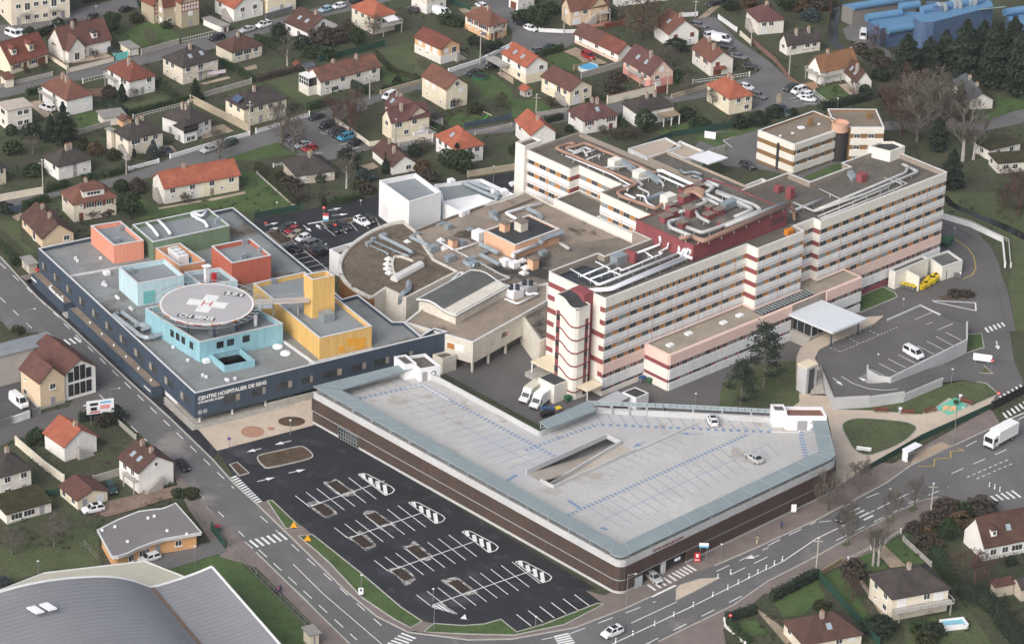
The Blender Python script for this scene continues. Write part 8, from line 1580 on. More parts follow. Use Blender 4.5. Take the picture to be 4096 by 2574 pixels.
# ---------------- painted markings, car park fittings ----------------
b=MB();z=.055;A13=(262,203);dx,dy=99.8,-34.4
pits=[]
for(ox,oy),nl,low in(((370,115),7,1),((735,413),7,1),((1113,722),8,1),((1508,1045),10,0)):
    o=lambda i,s:(ox+dx*i+A13[0]*s,oy+dy*i+A13[1]*s)
    line(b,t13,o(.15,.5),o(nl-.05 if nl>7 else 7.1,.5),.2,z)
    for i in range(nl):line(b,t13,o(i,.5 if i==4 and nl<99 else 0),o(i,.5 if i==0 else 1),.16,z)
    pits.append([o(3.08,-.03),o(3.95,-.03),o(3.95,.46),o(3.08,.46)])
    if low:pits.append([o(.2,.54),o(1.1,.54),o(1.1,1.0),o(.2,1.0)])
for sx,sy in((-475,-266),(0,0),(500,272),(1003,555)):
    q=[(1435+sx,180+sy),(1480+sx,170+sy),(1525+sx,180+sy),(1745+sx,295+sy),(1777+sx,325+sy),(1755+sx,355+sy),(1690+sx,378+sy)]
    for i in range(7):line(b,t13,q[i],q[(i+1)%7],.2,z)
    for i in range(4):line(b,t13,(1478+i*68+sx,176+i*34+sy),(1492+i*68+sx,222+i*50+sy),.75,z)
fan(b,t23,(42,1228),(588,1043),(180,1337),(727,1148),6,.18,z)
fan(b,t13,(1655,1155),(1735,1120),(1705,1175),(1885,1225),4,.4,z);line(b,t13,(1650,1155),(1890,1228),.15,z);line(b,t13,(1740,1120),(1890,1228),.15,z)
for fn,t,h in((t12,(330,1112),(175,1150)),(t12,(10,1495),(178,1455)),(t12,(305,1415),(465,1380)),(t12,(50,1185),(-90,1218)),(t13,(1950,1270),(1965,1225)),(t11,(675,465),(805,438)),(t11,(715,512),(865,495)),(t11,(445,603),(520,662)),(t11,(605,640),(565,590)),(t11,(80,605),(215,575)),(t11,(125,640),(230,622)),(t32,(2145,175),(2165,258)),(t32,(1940,522),(2080,550)),(t23,(2325,675),(2195,708))):arrow(b,fn,t,h,z,.22,.6,1.8)
fan(b,t11,(345,882),(540,1035),(465,855),(690,1000),5,.14,z);line(b,t11,(355,760),(700,1040),.16,z);line(b,t11,(485,590),(630,565),.5,z);fan(b,t11,(640,620),(1125,530),(745,700),(1160,610),5,.14,z);line(b,t11,(230,795),(465,755),.14,z)
fan(b,t21,(0,280),(60,130),(60,295),(160,115),3,.14,z)
structure(b.build('markings',m_white))
# zebra crossings and lane lines
b=MB();z=.058
for fn,a0,a1,b0,b1,k in((D,(543,1124),(605,1187),(557,1118),(620,1181),14),(t13,(215,462),(-170,560),(292,528),(-92,625),8),(t13,(1365,1405),(1240,1495),(1500,1455),(1375,1540),5),(t23,(392,1440),(440,1520),(535,1408),(590,1490),5),(t23,(1275,950),(1470,860),(1350,1003),(1545,912),5),(t23,(1505,838),(1645,765),(1590,885),(1730,817),5),(t33,(780,265),(900,343),(860,228),(990,298),4),(t33,(1945,155),(2290,65),(1990,190),(2375,130),8),(t32,(2042,50),(2195,2),(2072,95),(2225,38),5),(t32,(2175,690),(2368,585),(2210,722),(2400,630),6),(t32,(2210,850),(2400,745),(2248,898),(2440,790),6),(t02,(785,785),(855,856),(888,755),(935,835),4),(t02,(555,172),(700,142),(608,222),(762,190),4)):fan(b,fn,a0,a1,b0,b1,k,.5,.14 if fn is t23 and a0[1]<1000 else z)
for fn,a,c,d_,g_2 in((t01,(0,960),(600,1510),3,4),(t02,(600,10),(2200,1560),3,3.2),(t01,(0,1280),(320,1590),3,4),(t02,(800,560),(1000,740),3,3.5),(t02,(1110,860),(1380,1115),3,3),(t03,(1865,85),(2400,600),2.5,6),(t13,(40,305),(1180,1335),3,3.2),(t13,(25,620),(950,1470),3.2,2.6),(t13,(300,690),(780,1080),.1,99),(t23,(280,1465),(380,1445),3,3),(t23,(545,1410),(1350,1108),3.5,3),(t23,(1920,825),(2410,600),3.5,2.8),(t23,(2055,855),(2400,690),4,2.5),(t23,(1250,1513),(2400,935),3.5,4),(t33,(0,582),(450,360),3.5,2.6),(t33,(700,220),(1160,45),3.5,2.8),(t33,(20,915),(430,690),3.5,2.8),(t33,(640,535),(1290,215),3,2.6),(t33,(1320,190),(1700,30),3,2.6),(t33,(690,405),(1380,65),4.5,.8),(t32,(1725,1420),(2320,1160),3.5,3),(t32,(1860,1165),(2420,880),3.5,2.2),(t32,(1870,1455),(2255,1290),.9,.7),(t32,(1960,1470),(2310,1320),.9,.7)):dashes(b,fn,a,c,.2,z,d_,g_2)
for fn,a,c,w_ in((t13,(350,757),(625,1030),.16),(t13,(625,1030),(1190,1513),.16),(t13,(0,650),(440,1065),.28),(t13,(440,1065),(870,1500),.28),(t03,(1930,215),(2405,665),.28),(t23,(1120,1310),(1550,1110),.18),(t23,(930,1513),(1700,1150),.22),(t23,(1700,1150),(2400,800),.22),(t33,(0,800),(150,725),.22),(t33,(150,725),(450,520),.22),(t33,(450,520),(660,418),.2),(t33,(480,362),(595,350),.2),(t23,(1710,1342),(1812,1438),.15),(t23,(1310,1065),(1540,955),.5),(t32,(2205,935),(2406,850),.3),(t32,(1270,630),(1680,475),.14),(t32,(1680,475),(2110,490),.14),(t31,(1540,1310),(1950,1330),.3),(t31,(1950,1330),(1955,1405),.3),(t31,(1555,1320),(1955,1405),.3),(t30,(90,1080),(30,1100),.14),(t20,(1985,1320),(2070,1385),.2),(t20,(1985,1320),(2270,1220),.2),(t10,(605,1240),(640,1260),.14),(t10,(640,1260),(720,1245),.14),(t10,(780,1360),(850,1350),.14),(t10,(845,1408),(980,1380),.14),(t10,(560,1440),(625,1432),.14),(t30,(205,925),(285,915),.14),(t30,(240,955),(320,945),.14),(t30,(325,980),(470,970),.14),(t20,(1780,285),(1850,280),.14),(t20,(1790,315),(1880,308),.14),(t20,(2040,500),(2110,495),.14),(t20,(2030,470),(2100,470),.14)):line(b,fn,a,c,w_,z)
structure(b.build('road_markings',m_white));b=MB();q=[(1410,1350),(1560,1350),(1565,1285),(1720,1270),(1715,1210),(1840,1205),(1780,1175)]
for i in range(6):line(b,t32,q[i],q[i+1],.14,z)
for i,(x,y)in enumerate(((1620,690),(1700,700),(1800,760),(1880,820),(1930,890),(1955,1000),(1920,1070),(1830,1105))):
    if i:line(b,t31,pq,(x,y),.14,.05)
    pq=(x,y)
structure(b.build('yellow_markings',m_yel))
m_dust=M('asphalt_dusty',(.58,.56,.53),.95,.3,.6,col2=(.05,.052,.06),sc2=2)
for i,q in enumerate(pits):
    c=sum((t13(*p,0)for p in q),V3())/4;p=[t13(*x,0)for x in q]
    o=smooth_path([c+(x-c)*TR.uniform(1.15,1.75)for k in range(4)for x in(p[k],p[k].lerp(p[(k+1)%4],.5))],3,True);sheet('dust_stain',o,.046,m_dust);sheet('planting_bed',p,.06,M('pit_soil',(.05,.035,.026),.95,.3,.5))
m_rustp=M('paving_rust',(.42,.24,.17),.9,.12,.5)
def oval(name,fn,x,y,rx,ry,z,mat):sheet(name,P2(fn,[(x+rx*math.cos(t*.3142),y+ry*math.sin(t*.3142))for t in range(20)]),z,mat)
oval('planting_bed',t12,335,938,128,46,.17,m_soil);oval('round_paving',t02,2375,1035,112,54,.16,m_rustp);oval('round_paving',t12,142,1005,36,16,.16,m_rustp)
lawn('planting_bed',t12,[(12,1280),(70,1243),(250,1205),(400,1172),(465,1185),(530,1245),(500,1285),(300,1335),(120,1372),(70,1355)],.16,m_soil,True,2);lawn('planting_bed',t02,[(2160,1342),(2230,1320),(2340,1420),(2250,1446)],.16,m_soil);lawn('planting_bed',t11,[(95,675),(200,650),(350,755),(230,790)],.16,m_soil);lawn('planting_bed',t11,[(610,580),(1000,525),(900,580),(660,620)],.16,m_soil);lawn('traffic_island',t23,[(1545,1000),(1580,960),(1760,905),(1960,890),(1700,1025),(1540,1105)],.16,m_beige);lawn('platform',t32,[(1390,1230),(1630,1130),(1730,1172),(1340,1342)],.2,M('platform_sand',(.40,.31,.23),.9,.1))
for x,y in((1370,245),(1160,350),(745,575)):sheet('lawn',P2(t33,[(x-60,y+5),(x,y-28),(x+50,y-5),(x-10,y+28)]),.13,m_lawn2)
sheet('play_surface',P2(t32,[(1575,812),(1760,715),(1875,797),(1700,882)]),.2,M('turquoise_rubber',(.13,.50,.38),.8,.05))
sheet('path',P2(t02,[(-30,760),(0,990),(280,870),(200,600)])[0:0]or P2(t01,[(200,1080),(380,1050),(410,1090),(330,1180),(190,1090)]),.13,m_pave)
# ---------------- walls, fences, gates ----------------
FM=dict(cream=WALL['cream'],white=m_span,conc=m_steps,grey=m_bgy,green=M('mesh_green',(.022,.065,.048),.7,.1),blk=m_trim,navy=m_navy,red=m_shutb,wood=MATS['wood_weathered'],teal=M('gate_teal',(.16,.50,.47),.6,.05),stone=WALL['stone'],rail=M('railing_light',(.60,.60,.58),.6,.05),brick=m_brick)
def wall(fn,pts,h,m,label,name='wall',t=.2):
    p=P2(fn,pts);o=thing(name,label,name.split('_')[-1],tuple(p[0]));rail=m=='rail' or m=='mesh';mt=m_post if m=='mesh' else FM[m];b=MB()
    if rail:
        for zz in(.35,h-.1):strip(b,p,.08,zz,zz+(.04 if m=='mesh' else.1))
        for i in range(len(p)-1):
            k=max(1,int((p[i+1]-p[i]).length/(2.4 if m=='mesh' else.8)))
            for j in range(k+1):b.box(p[i].lerp(p[i+1],j/k),.07,.07,h)
    else:strip(b,p,t,0,h)
    b.build('panel' if rail or 'fence' in name or name=='gate' else 'wall_body',mt,o)
    if not rail and t>.15:strip(MB(),p,t+.12,h,h+.08).build('coping',FM['brick']if label.endswith('tiles')else mt,o)
    for q in(p[0],p[-1]):MB().box(q,.1 if m=='mesh' else.35,.1 if m=='mesh' else.35,h+.25).build('post',mt,o)
for a in((t00,[(640,685),(1075,575)],1.3,'cream','cream garden wall under the large L shaped house, capped with tiles'),(t00,[(450,540),(640,665)],1.2,'cream','cream wall between the two top left houses, capped with tiles'),(t00,[(1075,575),(1200,548)],1.8,'teal','turquoise double gate of the white drive','gate'),(t00,[(0,830),(150,795),(490,715)],1.0,'conc','grey panel fence before the brown shuttered house','fence'),(t00,[(1330,515),(1690,415)],1.4,'conc','concrete panel wall below the villa lawn'),(t00,[(1690,415),(2085,320)],1.4,'rail','wrought grille fence in front of the villa','fence'),(t00,[(1920,915),(2360,790)],1.3,'conc','grey concrete panel fence behind the dark hipped house','fence'),(t00,[(1790,960),(2335,1240)],1.9,'stone','long pale garden wall beside the dark bay window house'),(t00,[(745,1265),(975,1195),(1200,1140)],1.2,'conc','grey wall below the felt-roofed store'),(t00,[(1250,1120),(1770,985)],1.0,'rail','white railing fence along the ivy hedge','fence'),(t00,[(1600,1490),(1760,1440),(2080,1345),(2340,1275)],.9,'white','low white wall along the street with the silver saloon'),(t00,[(780,790),(1000,735)],1.3,'rail','grey fence before the house with cypress','fence'),(t00,[(890,950),(1100,1060)],1.1,'mesh','wire fence across the swing garden','fence'),
    (t10,[(0,1255),(500,1095)],1.2,'white','white garden wall by the black saloon, capped with tiles'),(t10,[(735,1140),(1065,1375),(1660,1300)],1.1,'cream','cream garden wall round the wine-roofed house'),(t10,[(1340,1390),(1655,1335)],1.0,'rail','white picket fence before the low white house','fence'),(t10,[(1170,885),(1560,775)],.9,'stone','stone wall carrying a low hedge at the street'),(t10,[(1810,685),(2100,590),(2400,440)],1.0,'white','white wall with pillars before the apricot house'),(t10,[(1960,1200),(2390,1120)],1.3,'navy','dark panel fence below the green slide','fence',.1),(t10,[(590,585),(1040,480),(1210,430)],1.7,'green','green screen fence above the terrace house','fence',.1),(t10,[(90,180),(340,110)],1.4,'grey','grey gates of the house with garage doors','gate'),(t10,[(1835,30),(2010,100)],1.4,'green','green fence by the white van','fence',.1),(t10,[(2060,1270),(2400,1190)],.8,'conc','low pale wall along the lower street'),(t10,[(1480,1300),(1610,1270)],1.3,'white','white arched gate of the wine-roofed house','gate'),
    (t20,[(895,980),(1345,870)],2.1,'cream','high cream wall of the brown garden, capped with tiles'),(t20,[(1360,885),(1450,862)],1.8,'red','dark red gate beside the pink house','gate'),(t20,[(255,300),(510,312),(620,310)],.9,'white','low white wall on the cul-de-sac curve'),(t20,[(650,740),(1055,620)],1.6,'conc','grey panel wall below the round pool'),(t20,[(580,665),(750,615)],1.5,'wood','wooden screen beside the round pool','fence',.1),(t20,[(870,270),(1040,235)],1.3,'red','pink gate of the sand-coloured house','gate'),(t20,[(1605,160),(1740,150)],1.0,'white','short white wall with pillars at the grassy drive'),(t20,[(1940,180),(2110,300)],1.1,'white','white pillared wall at the upper right street'),(t20,[(2145,335),(2245,420)],1.1,'cream','cream pillared wall below the white pillared one'),(t20,[(2265,410),(2480,590),(2610,760),(2815,900)],1.1,'brick','brick and white wall along the street bays'),(t20,[(1500,925),(1830,830)],1.0,'stone','stone garden wall before the orange hipped house'),(t20,[(1700,790),(2090,740),(2230,720)],1.1,'rail','white railing at the red awning house','fence'),(t20,[(1280,1380),(1500,1290),(1890,1230),(2060,1200)],1.6,'green','dark green mesh fence behind the service building','fence',.08),(t20,[(240,1090),(530,1045)],.9,'conc','low wall behind the wine red hipped house'),(t30,[(430,890),(560,985)],1.1,'rail','white fence on the sloping lawn','fence'),(t30,[(830,560),(1100,710)],1.2,'mesh','wire fence along the stream','fence'),
    (t01,[(-10,380),(405,305)],1.6,'cream','long cream wall beside the tall lamp post'),(t01,[(90,495),(195,475)],1.6,'navy','navy gate with two white curved handles','gate'),(t01,[(1210,90),(1490,15)],.8,'white','low white wall, red-capped, above the street lawn'),(t11,[(-10,540),(420,460)],1.5,'green','dark green mesh fence beside the visitor car park','fence',.08),(t11,[(10,120),(360,437)],.5,'conc','pale kerb wall at the edge of the garden lawn','wall',.15),(t11,[(1990,150),(2420,85)],1.5,'stone','stone bank behind the white annexe'),(t11,[(165,60),(260,40)],.8,'rail','white rail beside the bungalow hedge','fence'),
    (t02,[(-20,1000),(110,965)],1.7,'grey','grey wall left of the sliding gate'),(t02,[(110,960),(290,895)],1.6,'white','pale sliding gate before the white van','gate'),(t02,[(290,895),(375,870)],1.6,'grey','grey wall piece beside the peach building'),(t02,[(150,1150),(420,1380),(600,1510)],1.7,'cream','cream wall of the long drive at the left'),(t02,[(1105,950),(1275,1100)],.9,'conc','crumbling concrete wall below the billboard'),(t02,[(880,1510),(1120,1440)],1.5,'conc','concrete panel wall between two left gardens'),(t03,[(1780,235),(1860,330),(1990,440)],1.4,'mesh','wire fence beside the nursery lawn','fence'),(t03,[(1990,450),(2110,610)],1.8,'green','green steel gate of the nursery drive','gate',.1),(t03,[(2150,600),(2408,885)],1.5,'mesh','upper stretch of wire fence along the avenue pavement','fence'),(t13,[(0,880),(520,1390)],1.5,'mesh','lower stretch of wire fence beside the hall lawn','fence'),(t03,[(795,590),(960,770),(1120,750)],1.2,'mesh','pale mesh fence at the nursery corner','fence'),(t03,[(440,120),(550,110)],1.2,'green','green screen beside the mossy shed','fence',.1),
    (t33,[(750,735),(965,625)],.9,'rail','low white fence left of the dark gate','fence'),(t33,[(1100,560),(1245,470)],.9,'rail','low white fence right of the dark gate','fence'),(t33,[(980,620),(1065,575)],1.6,'grey','dark sliding gate between low white fences','gate'),(t33,[(490,865),(690,745)],1.0,'wood','brown slatted fence on a low wall','fence'),(t33,[(480,905),(1040,1530)],1.8,'green','long green screen between two lower gardens','fence',.1),(t33,[(1270,540),(1530,780)],.9,'conc','grey post wall of the wild garden','wall'),(t23,[(1995,1290),(2000,1345),(2190,1513)],.5,'white','low white wall at the pavement corner','wall'),(t32,[(900,1420),(1440,1110),(2100,815)],1.4,'green','dark green mesh fence along the beige path','fence',.08),(t32,[(2100,830),(2420,665)],2.0,'blk','solid black gate at the hospital entrance','gate',.12),(t31,[(1630,540),(1900,620),(2200,760),(2225,1000)],1.2,'white','white wall of the long ramp beyond the ward block'),(t31,[(1640,525),(1905,595),(2260,770),(2280,1000)],1.0,'rail','white railing of the ramp beyond the ward block','fence')):wall(*a)
# ---------------- street furniture, signs, people ----------------
m_lampg=M('lamp_pale',(.62,.64,.64),.4,0);m_polec=M('pole_concrete',(.42,.40,.37),.9,.12,1)
def pole(fn,x,y,ty,label,conc=False,arm=0.,hd=True):
    h=height(fn,x,y,x,ty);p=fn(x,y,.02);o=thing('utility_pole' if conc else 'street_lamp',label,'pole' if conc else 'street lamp',tuple(p));r=.17 if conc else.09
    MB().tube([p,p+Z1*h],[r,r*.6],8).build('pole',m_polec if conc else m_post,o)
    if arm:MB().tube([p+Z1*(h-.3),p+Z1*h+V3((arm,.1*arm,.1))],.07,6).build('arm',m_post,o)
    if hd:MB().lathe(p+Z1*h+V3((arm,.1*arm,-.05)),[(.08,0),(.26,.05),(.2,.14),(.04,.18)],10).build('lamp_head',m_lampg,o)
    if conc:MB().obox(p+Z1*(h-.9)-V3((.9,0,0)),V3((1.8,0,0)),V3((0,.12,0)),Z1*.12).build('cross_arm',m_polec,o)
for a in((t00,905,150,60,'street lamp at the top behind the large cream house'),(t00,243,300,215,'street lamp above the white minibus'),(t00,2350,1275,960,'concrete pole at the end of the long pale wall',True),(t00,632,690,560,'concrete pole at the corner of the tiled cream wall',True),(t01,405,312,-10,'concrete pole beside the long cream wall',True),(t01,1188,125,-60,'slim pole right of the bungalow hedge',True),(t10,1068,930,680,'concrete pole before the long terrace house',True),(t10,2105,605,310,'concrete pole at the white pillared wall',True),(t10,1312,1345,1120,'lamp on a pole before the wine-roofed house'),(t20,225,1090,890,'lamp pole beside the curved stair house',True),(t20,485,320,60,'concrete pole on the cul-de-sac curve',True),(t20,1722,165,-10,'pole beside the grassy drive',True),(t20,2245,435,260,'concrete pole beside the brick street wall',True),(t20,1458,885,660,'pole at the dark red gate',True),(t30,195,735,440,'concrete pole at the corner by the white L shaped house',True),(t30,652,1020,925,'white globe lamp in front of the dark hedge'),(t02,262,95,-125,'tall lamp with long arm beside the grey workshop',False,1.6),(t02,1038,745,620,'tall lamp with arm behind the billboard',False,1.8),(t11,198,455,390,'lamp at the car park fence'),(t11,985,420,370,'lamp beside the white cube'),(t11,370,690,580,'lamp among the cars of the visitor park'),(t11,655,870,780,'lamp beside the lowest black car'),(t11,2230,210,50,'lamp behind the white annexe'),
    (t13,990,985,860,'lamp post on the long verge lawn'),(t13,1672,1370,1150,'lamp post at the lower crossing'),(t13,1665,1100,990,'lamp post beside the hatched triangle'),(t23,1075,1155,850,'tall lamp with arm at the garage corner',False,1.4),(t23,1962,695,570,'lamp post by the black asphalt patch'),(t23,222,1345,1250,'blue-headed post on the verge by the bottom bays'),(t33,1528,300,0,'tall wooden pole at the road corner',True),(t33,450,840,510,'tall wooden pole beside the tall dark hedge',True),(t32,1742,1160,800,'lamp post with arm above the bus platform',False,1.2),(t32,1722,580,440,'slim lamp on the ramp bank'),(t32,1025,445,300,'slim lamp on the terrace'),(t22,1722,775,670,'lamp post behind the garage screen'),(t31,1742,745,630,'lamp post on the curve beyond the ward block'),(t31,1262,1440,1295,'lamp post on the pavement beside the terrace'),(t12,322,1060,920,'slim post with blue sign on the plaza'),(t03,1832,760,590,'black lamp post on the nursery drive'),(t03,362,850,730,'black lamp post before the pale green roof')):pole(*a)
for fn,x,y in[(t23,*q)for q in((975,1495),(1137,1425),(1340,1335),(1520,1248),(1705,1155),(1888,1060),(2027,995),(2126,945),(2228,890),(2310,848),(2390,808),(2055,850),(1935,893))]+[(t33,60,765),(t33,135,725),(t33,2080,30),(t33,2130,50),(t33,2178,75)]:
    p=fn(x,y,.03);o=thing('bollard','white marker bollard standing along the middle line of the wide road','bollard',tuple(p),'white marker bollards');MB().cyl(p,.13,.95,8).build('post',m_pipe,o);MB().cyl(p+Z1*.6,.14,.15,8).build('band',m_trim,o)
for x,y in((965,55),(915,75),(865,100),(815,120),(765,140),(712,165),(610,205)):p=t32(x,y,TZ);o=thing('bollard','steel bollard on the kerb of the entrance terrace','bollard',tuple(p),'steel bollards on the terrace');MB().cyl(p,.09,.9,8).build('post',m_metal,o);MB().cyl(p+Z1*.9,.11,.06,8).build('cap',m_metal,o)
def sign(fn,x,y,w_,h_,z0,mat,label,disc=False,bar=None,face=0.):
    p=fn(x,y,.02);o=thing('sign',label,'sign',tuple(p));a=V3((math.cos(face),math.sin(face),0));n_=V3((a.y,-a.x,0))
    for s in((0,)if w_<1.5 else(-.35,.35)):MB().box(p+a*w_*s,.1,.1,z0+h_*.6).build('post',m_post,o)
    if disc:MB().tube([p+n_*.06+Z1*(z0+h_/2),p+n_*.12+Z1*(z0+h_/2)],w_/2,16).build('disc',mat,o)
    else:MB().obox(p-a*w_/2+n_*.05+Z1*z0,a*w_,n_*.08,Z1*h_).build('board',mat,o)
    for c,u0,u1,v0,v1 in bar or():MB().obox(p-a*w_/2+a*w_*u0+n_*.12+Z1*(z0+h_*v0),a*w_*(u1-u0),n_*.03,Z1*h_*(v1-v0)).build('symbol',c,o)
RD=MATS['signal_red'];NB=((m_white,.2,.8,.42,.58),)
for a in((t11,637,515,.8,.8,1.7,RD,'no entry disc above the visitor car park banner',True,NB),(t11,92,640,.8,.8,1.2,RD,'no entry disc beside the dark brown bed',True,NB),(t32,2098,455,.8,.8,2.0,RD,'no entry disc beside the white board',True,NB),(t32,2160,745,.8,.8,1.6,RD,'no entry disc near the black gate',True,NB),(t11,655,585,1.3,1.9,.6,m_pipe,'red, white and blue banner on the brown island',False,((RD,0,1,.7,1),(MATS['tank_blue'],0,1,0,.25))),(t32,2010,405,4.0,1.6,1.1,m_pipe,'wide white board on two posts on the grass triangle',False,None,-.25),(t20,1860,1315,2.8,1.8,.4,m_pipe,'white site board behind the service building',False,None,-.3),(t33,238,292,1.0,1.7,.6,m_pipe,'white notice panel beside the garage wall'),(t23,1738,735,1.2,1.9,.1,RD,'red panel with white figures beside the garage exit',False,((m_white,.3,.7,.5,.85),(m_white,.15,.85,.15,.25))),(t23,1795,712,1.8,1.0,2.6,m_pipe,'white and blue panel on the brown garage facade',False,((MATS['tank_blue'],0,1,0,.35),)),(t02,945,950,5.6,3.0,2.4,m_pipe,'big white billboard on a pole before the crossing',False,((m_trim,.12,.42,.62,.82),(MATS['tank_blue'],.5,.9,.72,.85),(m_trim,.15,.38,.25,.5),(RD,.12,.48,.08,.18),(M('letter_pink',(.7,.3,.3),.7,0),.5,.85,.3,.6)),.35),(t13,985,1070,.9,1.4,.7,m_pipe,'white warning board on the verge pavement',False,((m_trim,.3,.7,.5,.85),)),(t02,2155,1180,.7,.7,1.8,M('sign_purple',(.12,.06,.25),.5,0),'round blue parking sign at the plaza edge',True),(t23,2045,1340,.7,.7,2.0,RD,'red-rimmed disc at the low corner wall',True,NB),(t01,350,1050,.9,.6,.5,RD,'small red placard beside the substation')):sign(*a)
for x,y,l in((355,425,'orange roadworks triangle next to the crossing'),(485,550,'orange roadworks triangle on the verge lawn')):
    p=t13(x,y,.15);o=thing('roadworks_sign',l,'sign',tuple(p));MB().add([p+V3((-.7,0,.25)),p+V3((.7,0,.25)),p+V3((0,.1,1.5)),p+V3((-.7,.08,.25)),p+V3((.7,.08,.25)),p+V3((0,.18,1.5))],[(0,1,2),(5,4,3),(0,3,4,1),(1,4,5,2),(2,5,3,0)]).build('board',M('roadworks_orange',(.8,.33,.02),.5,0),o);MB().box(p+V3((0,.3,0)),.5,.5,.3).build('foot',m_trim,o)
for fn,x,y,a,l in((t32,1062,845,.0,'wooden bench left of the white litter bin'),(t32,1312,862,.0,'wooden bench right of the white litter bin'),(t32,1525,845,.5,'wooden bench at the edge of the turquoise surface'),(t32,1860,765,-.6,'wooden bench behind the play figures'),(t32,898,1215,-.2,'pale bench slab on the triangular lawn')):
    p=fn(x,y,.2);o=thing('bench',l,'bench',tuple(p));u=V3((math.cos(a),math.sin(a),0));v=V3((-u.y,u.x,0));mt=m_span if 'pale' in l else M('bench_wood',(.16,.06,.04),.7,.1);MB().obox(p-u*1.5-v*.3+Z1*.42,u*3,v*.55,Z1*.08).build('seat',mt,o);MB().obox(p-u*1.5+v*.28+Z1*.55,u*3,v*.07,Z1*.4).build('backrest',mt,o)
    for s in(-1.3,1.2):MB().obox(p+u*s-v*.25,u*.1,v*.55,Z1*.42).build('leg',m_post,o)
for x,y,l in((1240,850,'white litter bin between two benches'),(1806,728,'white litter bin at the play area')):p=t32(x,y,.2);o=thing('litter_bin',l,'bin',tuple(p));MB().cyl(p,.35,1.0,10).build('bin_body',m_metal,o);MB().cyl(p+Z1*1.0,.4,.12,10).build('lid',m_pipe,o)
for x,y,c,l in((1765,780,'green','green spring animal on the turquoise surface'),(1668,830,'orange','left orange play panel on the turquoise surface'),(1735,835,'orange','right orange play panel on the turquoise surface')):
    p=t32(x,y,.21);o=thing('play_figure',l,'play equipment',tuple(p));MB().cyl(p,.12,.4,8).build('spring',m_post,o);MB().lathe(p+Z1*.4,[(.2,0),(.55,.2),(.6,.5),(.3,.8),(.05,.85)],10).build('seat',LEAF['green'],o)if c=='green' else MB().box(p,1.3,.12,1.2,.3).build('panel',WALL['orange'],o)
p=t32(1345,1275,.2);bs_=thing('bus_shelter','glazed bus shelter with white ribbed roof beside the beige platform','bus shelter',tuple(p));u=(t32(1420,1230,.2)-t32(1290,1300,.2)).normalized();v=V3((-u.y,u.x,0));MB().obox(p-u*2.2-v*.9+Z1*2.4,u*4.4,v*1.8,Z1*.12).build('roof',m_pipe,bs_);MB().obox(p-u*2.1+v*.8+Z1*.2,u*4.2,v*.06,Z1*2.1).build('glass_wall',M('screen_glass',(.42,.47,.5),.2),bs_);MB().obox(p-u*2.1-v*.6,u*.1,v*1.3,Z1*2.3).build('poster_panel',m_pipe,bs_)
for s in(-2,0,2):MB().box(p+u*s+v*.7,.1,.1,2.4).build('post',m_post,bs_)
# garden pools, trampoline, laundry
def gpool(name,fn,x,y,r,h,label,wcol,wtr,sq=None):
    p=fn(x,y,.02);o=thing(name,label,'pool' if 'pool' in name else 'trampoline',tuple(p))
    if sq:a=V3((math.cos(.28),math.sin(.28),0));q=[p+a*i*sq[0]+V3((-a.y,a.x,0))*j*sq[1]for i,j in((-1,-1),(1,-1),(1,1),(-1,1))];flat_block(o,q,0,h,wcol,wtr,'rim',.25,.3)
    else:MB().lathe(p,[(r,0),(r,h),(r-.18,h),(r-.18,h-.12)],24).build('rim',wcol,o);MB().cyl(p+Z1*(h-.14),r-.18,.03,24).build('surface',wtr,o)
gpool('pool',t33,1742,1345,0,1.1,'small rectangular pool with pale blue liner in the lower right garden',m_pipe,M('pool_blue',(.25,.55,.66),.3,.1),(2.4,1.3));gpool('pool',t20,715,655,2.6,1.0,'round bright blue pool beside the wooden screen',m_lampg,M('pool_bright',(.10,.42,.72),.3,.2));gpool('trampoline',t10,2110,735,1.9,.8,'green-rimmed trampoline on the lawn by the street',m_bgr,m_trim)
p=t00(1945,745,.1);ll=thing('clothes_line','clothes line hung with pink and white washing','clothes line',tuple(p));q=t00(2125,715,.1);d=q-p;MB().tube([p+Z1*1.9,q+Z1*1.9],.03,4).build('line',m_post,ll);MB().obox(p+Z1*.9+d*.03,d*.94,V3((0,.05,0)),Z1*1.0).build('washing',M('washing_pink',(.72,.62,.68),.9,.1),ll)
for q2 in(p,q):MB().cyl(q2,.05,2.0,6).build('post',m_post,ll)
sl_=thing('slide','bright green garden slide on a wooden swing frame','slide',tuple(t10(2150,1120,0)));MB().obox(t10(2120,1135,.1),t10(2170,1085,1.3)-t10(2120,1135,.1),V3((.5,.3,0)),Z1*.12).build('chute',M('slide_green',(.12,.55,.08),.4,0),sl_);MB().tube([t10(2140,1050,1.9),t10(2215,1085,1.9)],.07,6).build('beam',m_canc,sl_)
for x,y in((2130,1080),(2225,1125)):MB().tube([t10(x,y,0),t10(x+5,y,1.95)],.06,6).build('leg',m_canc,sl_)
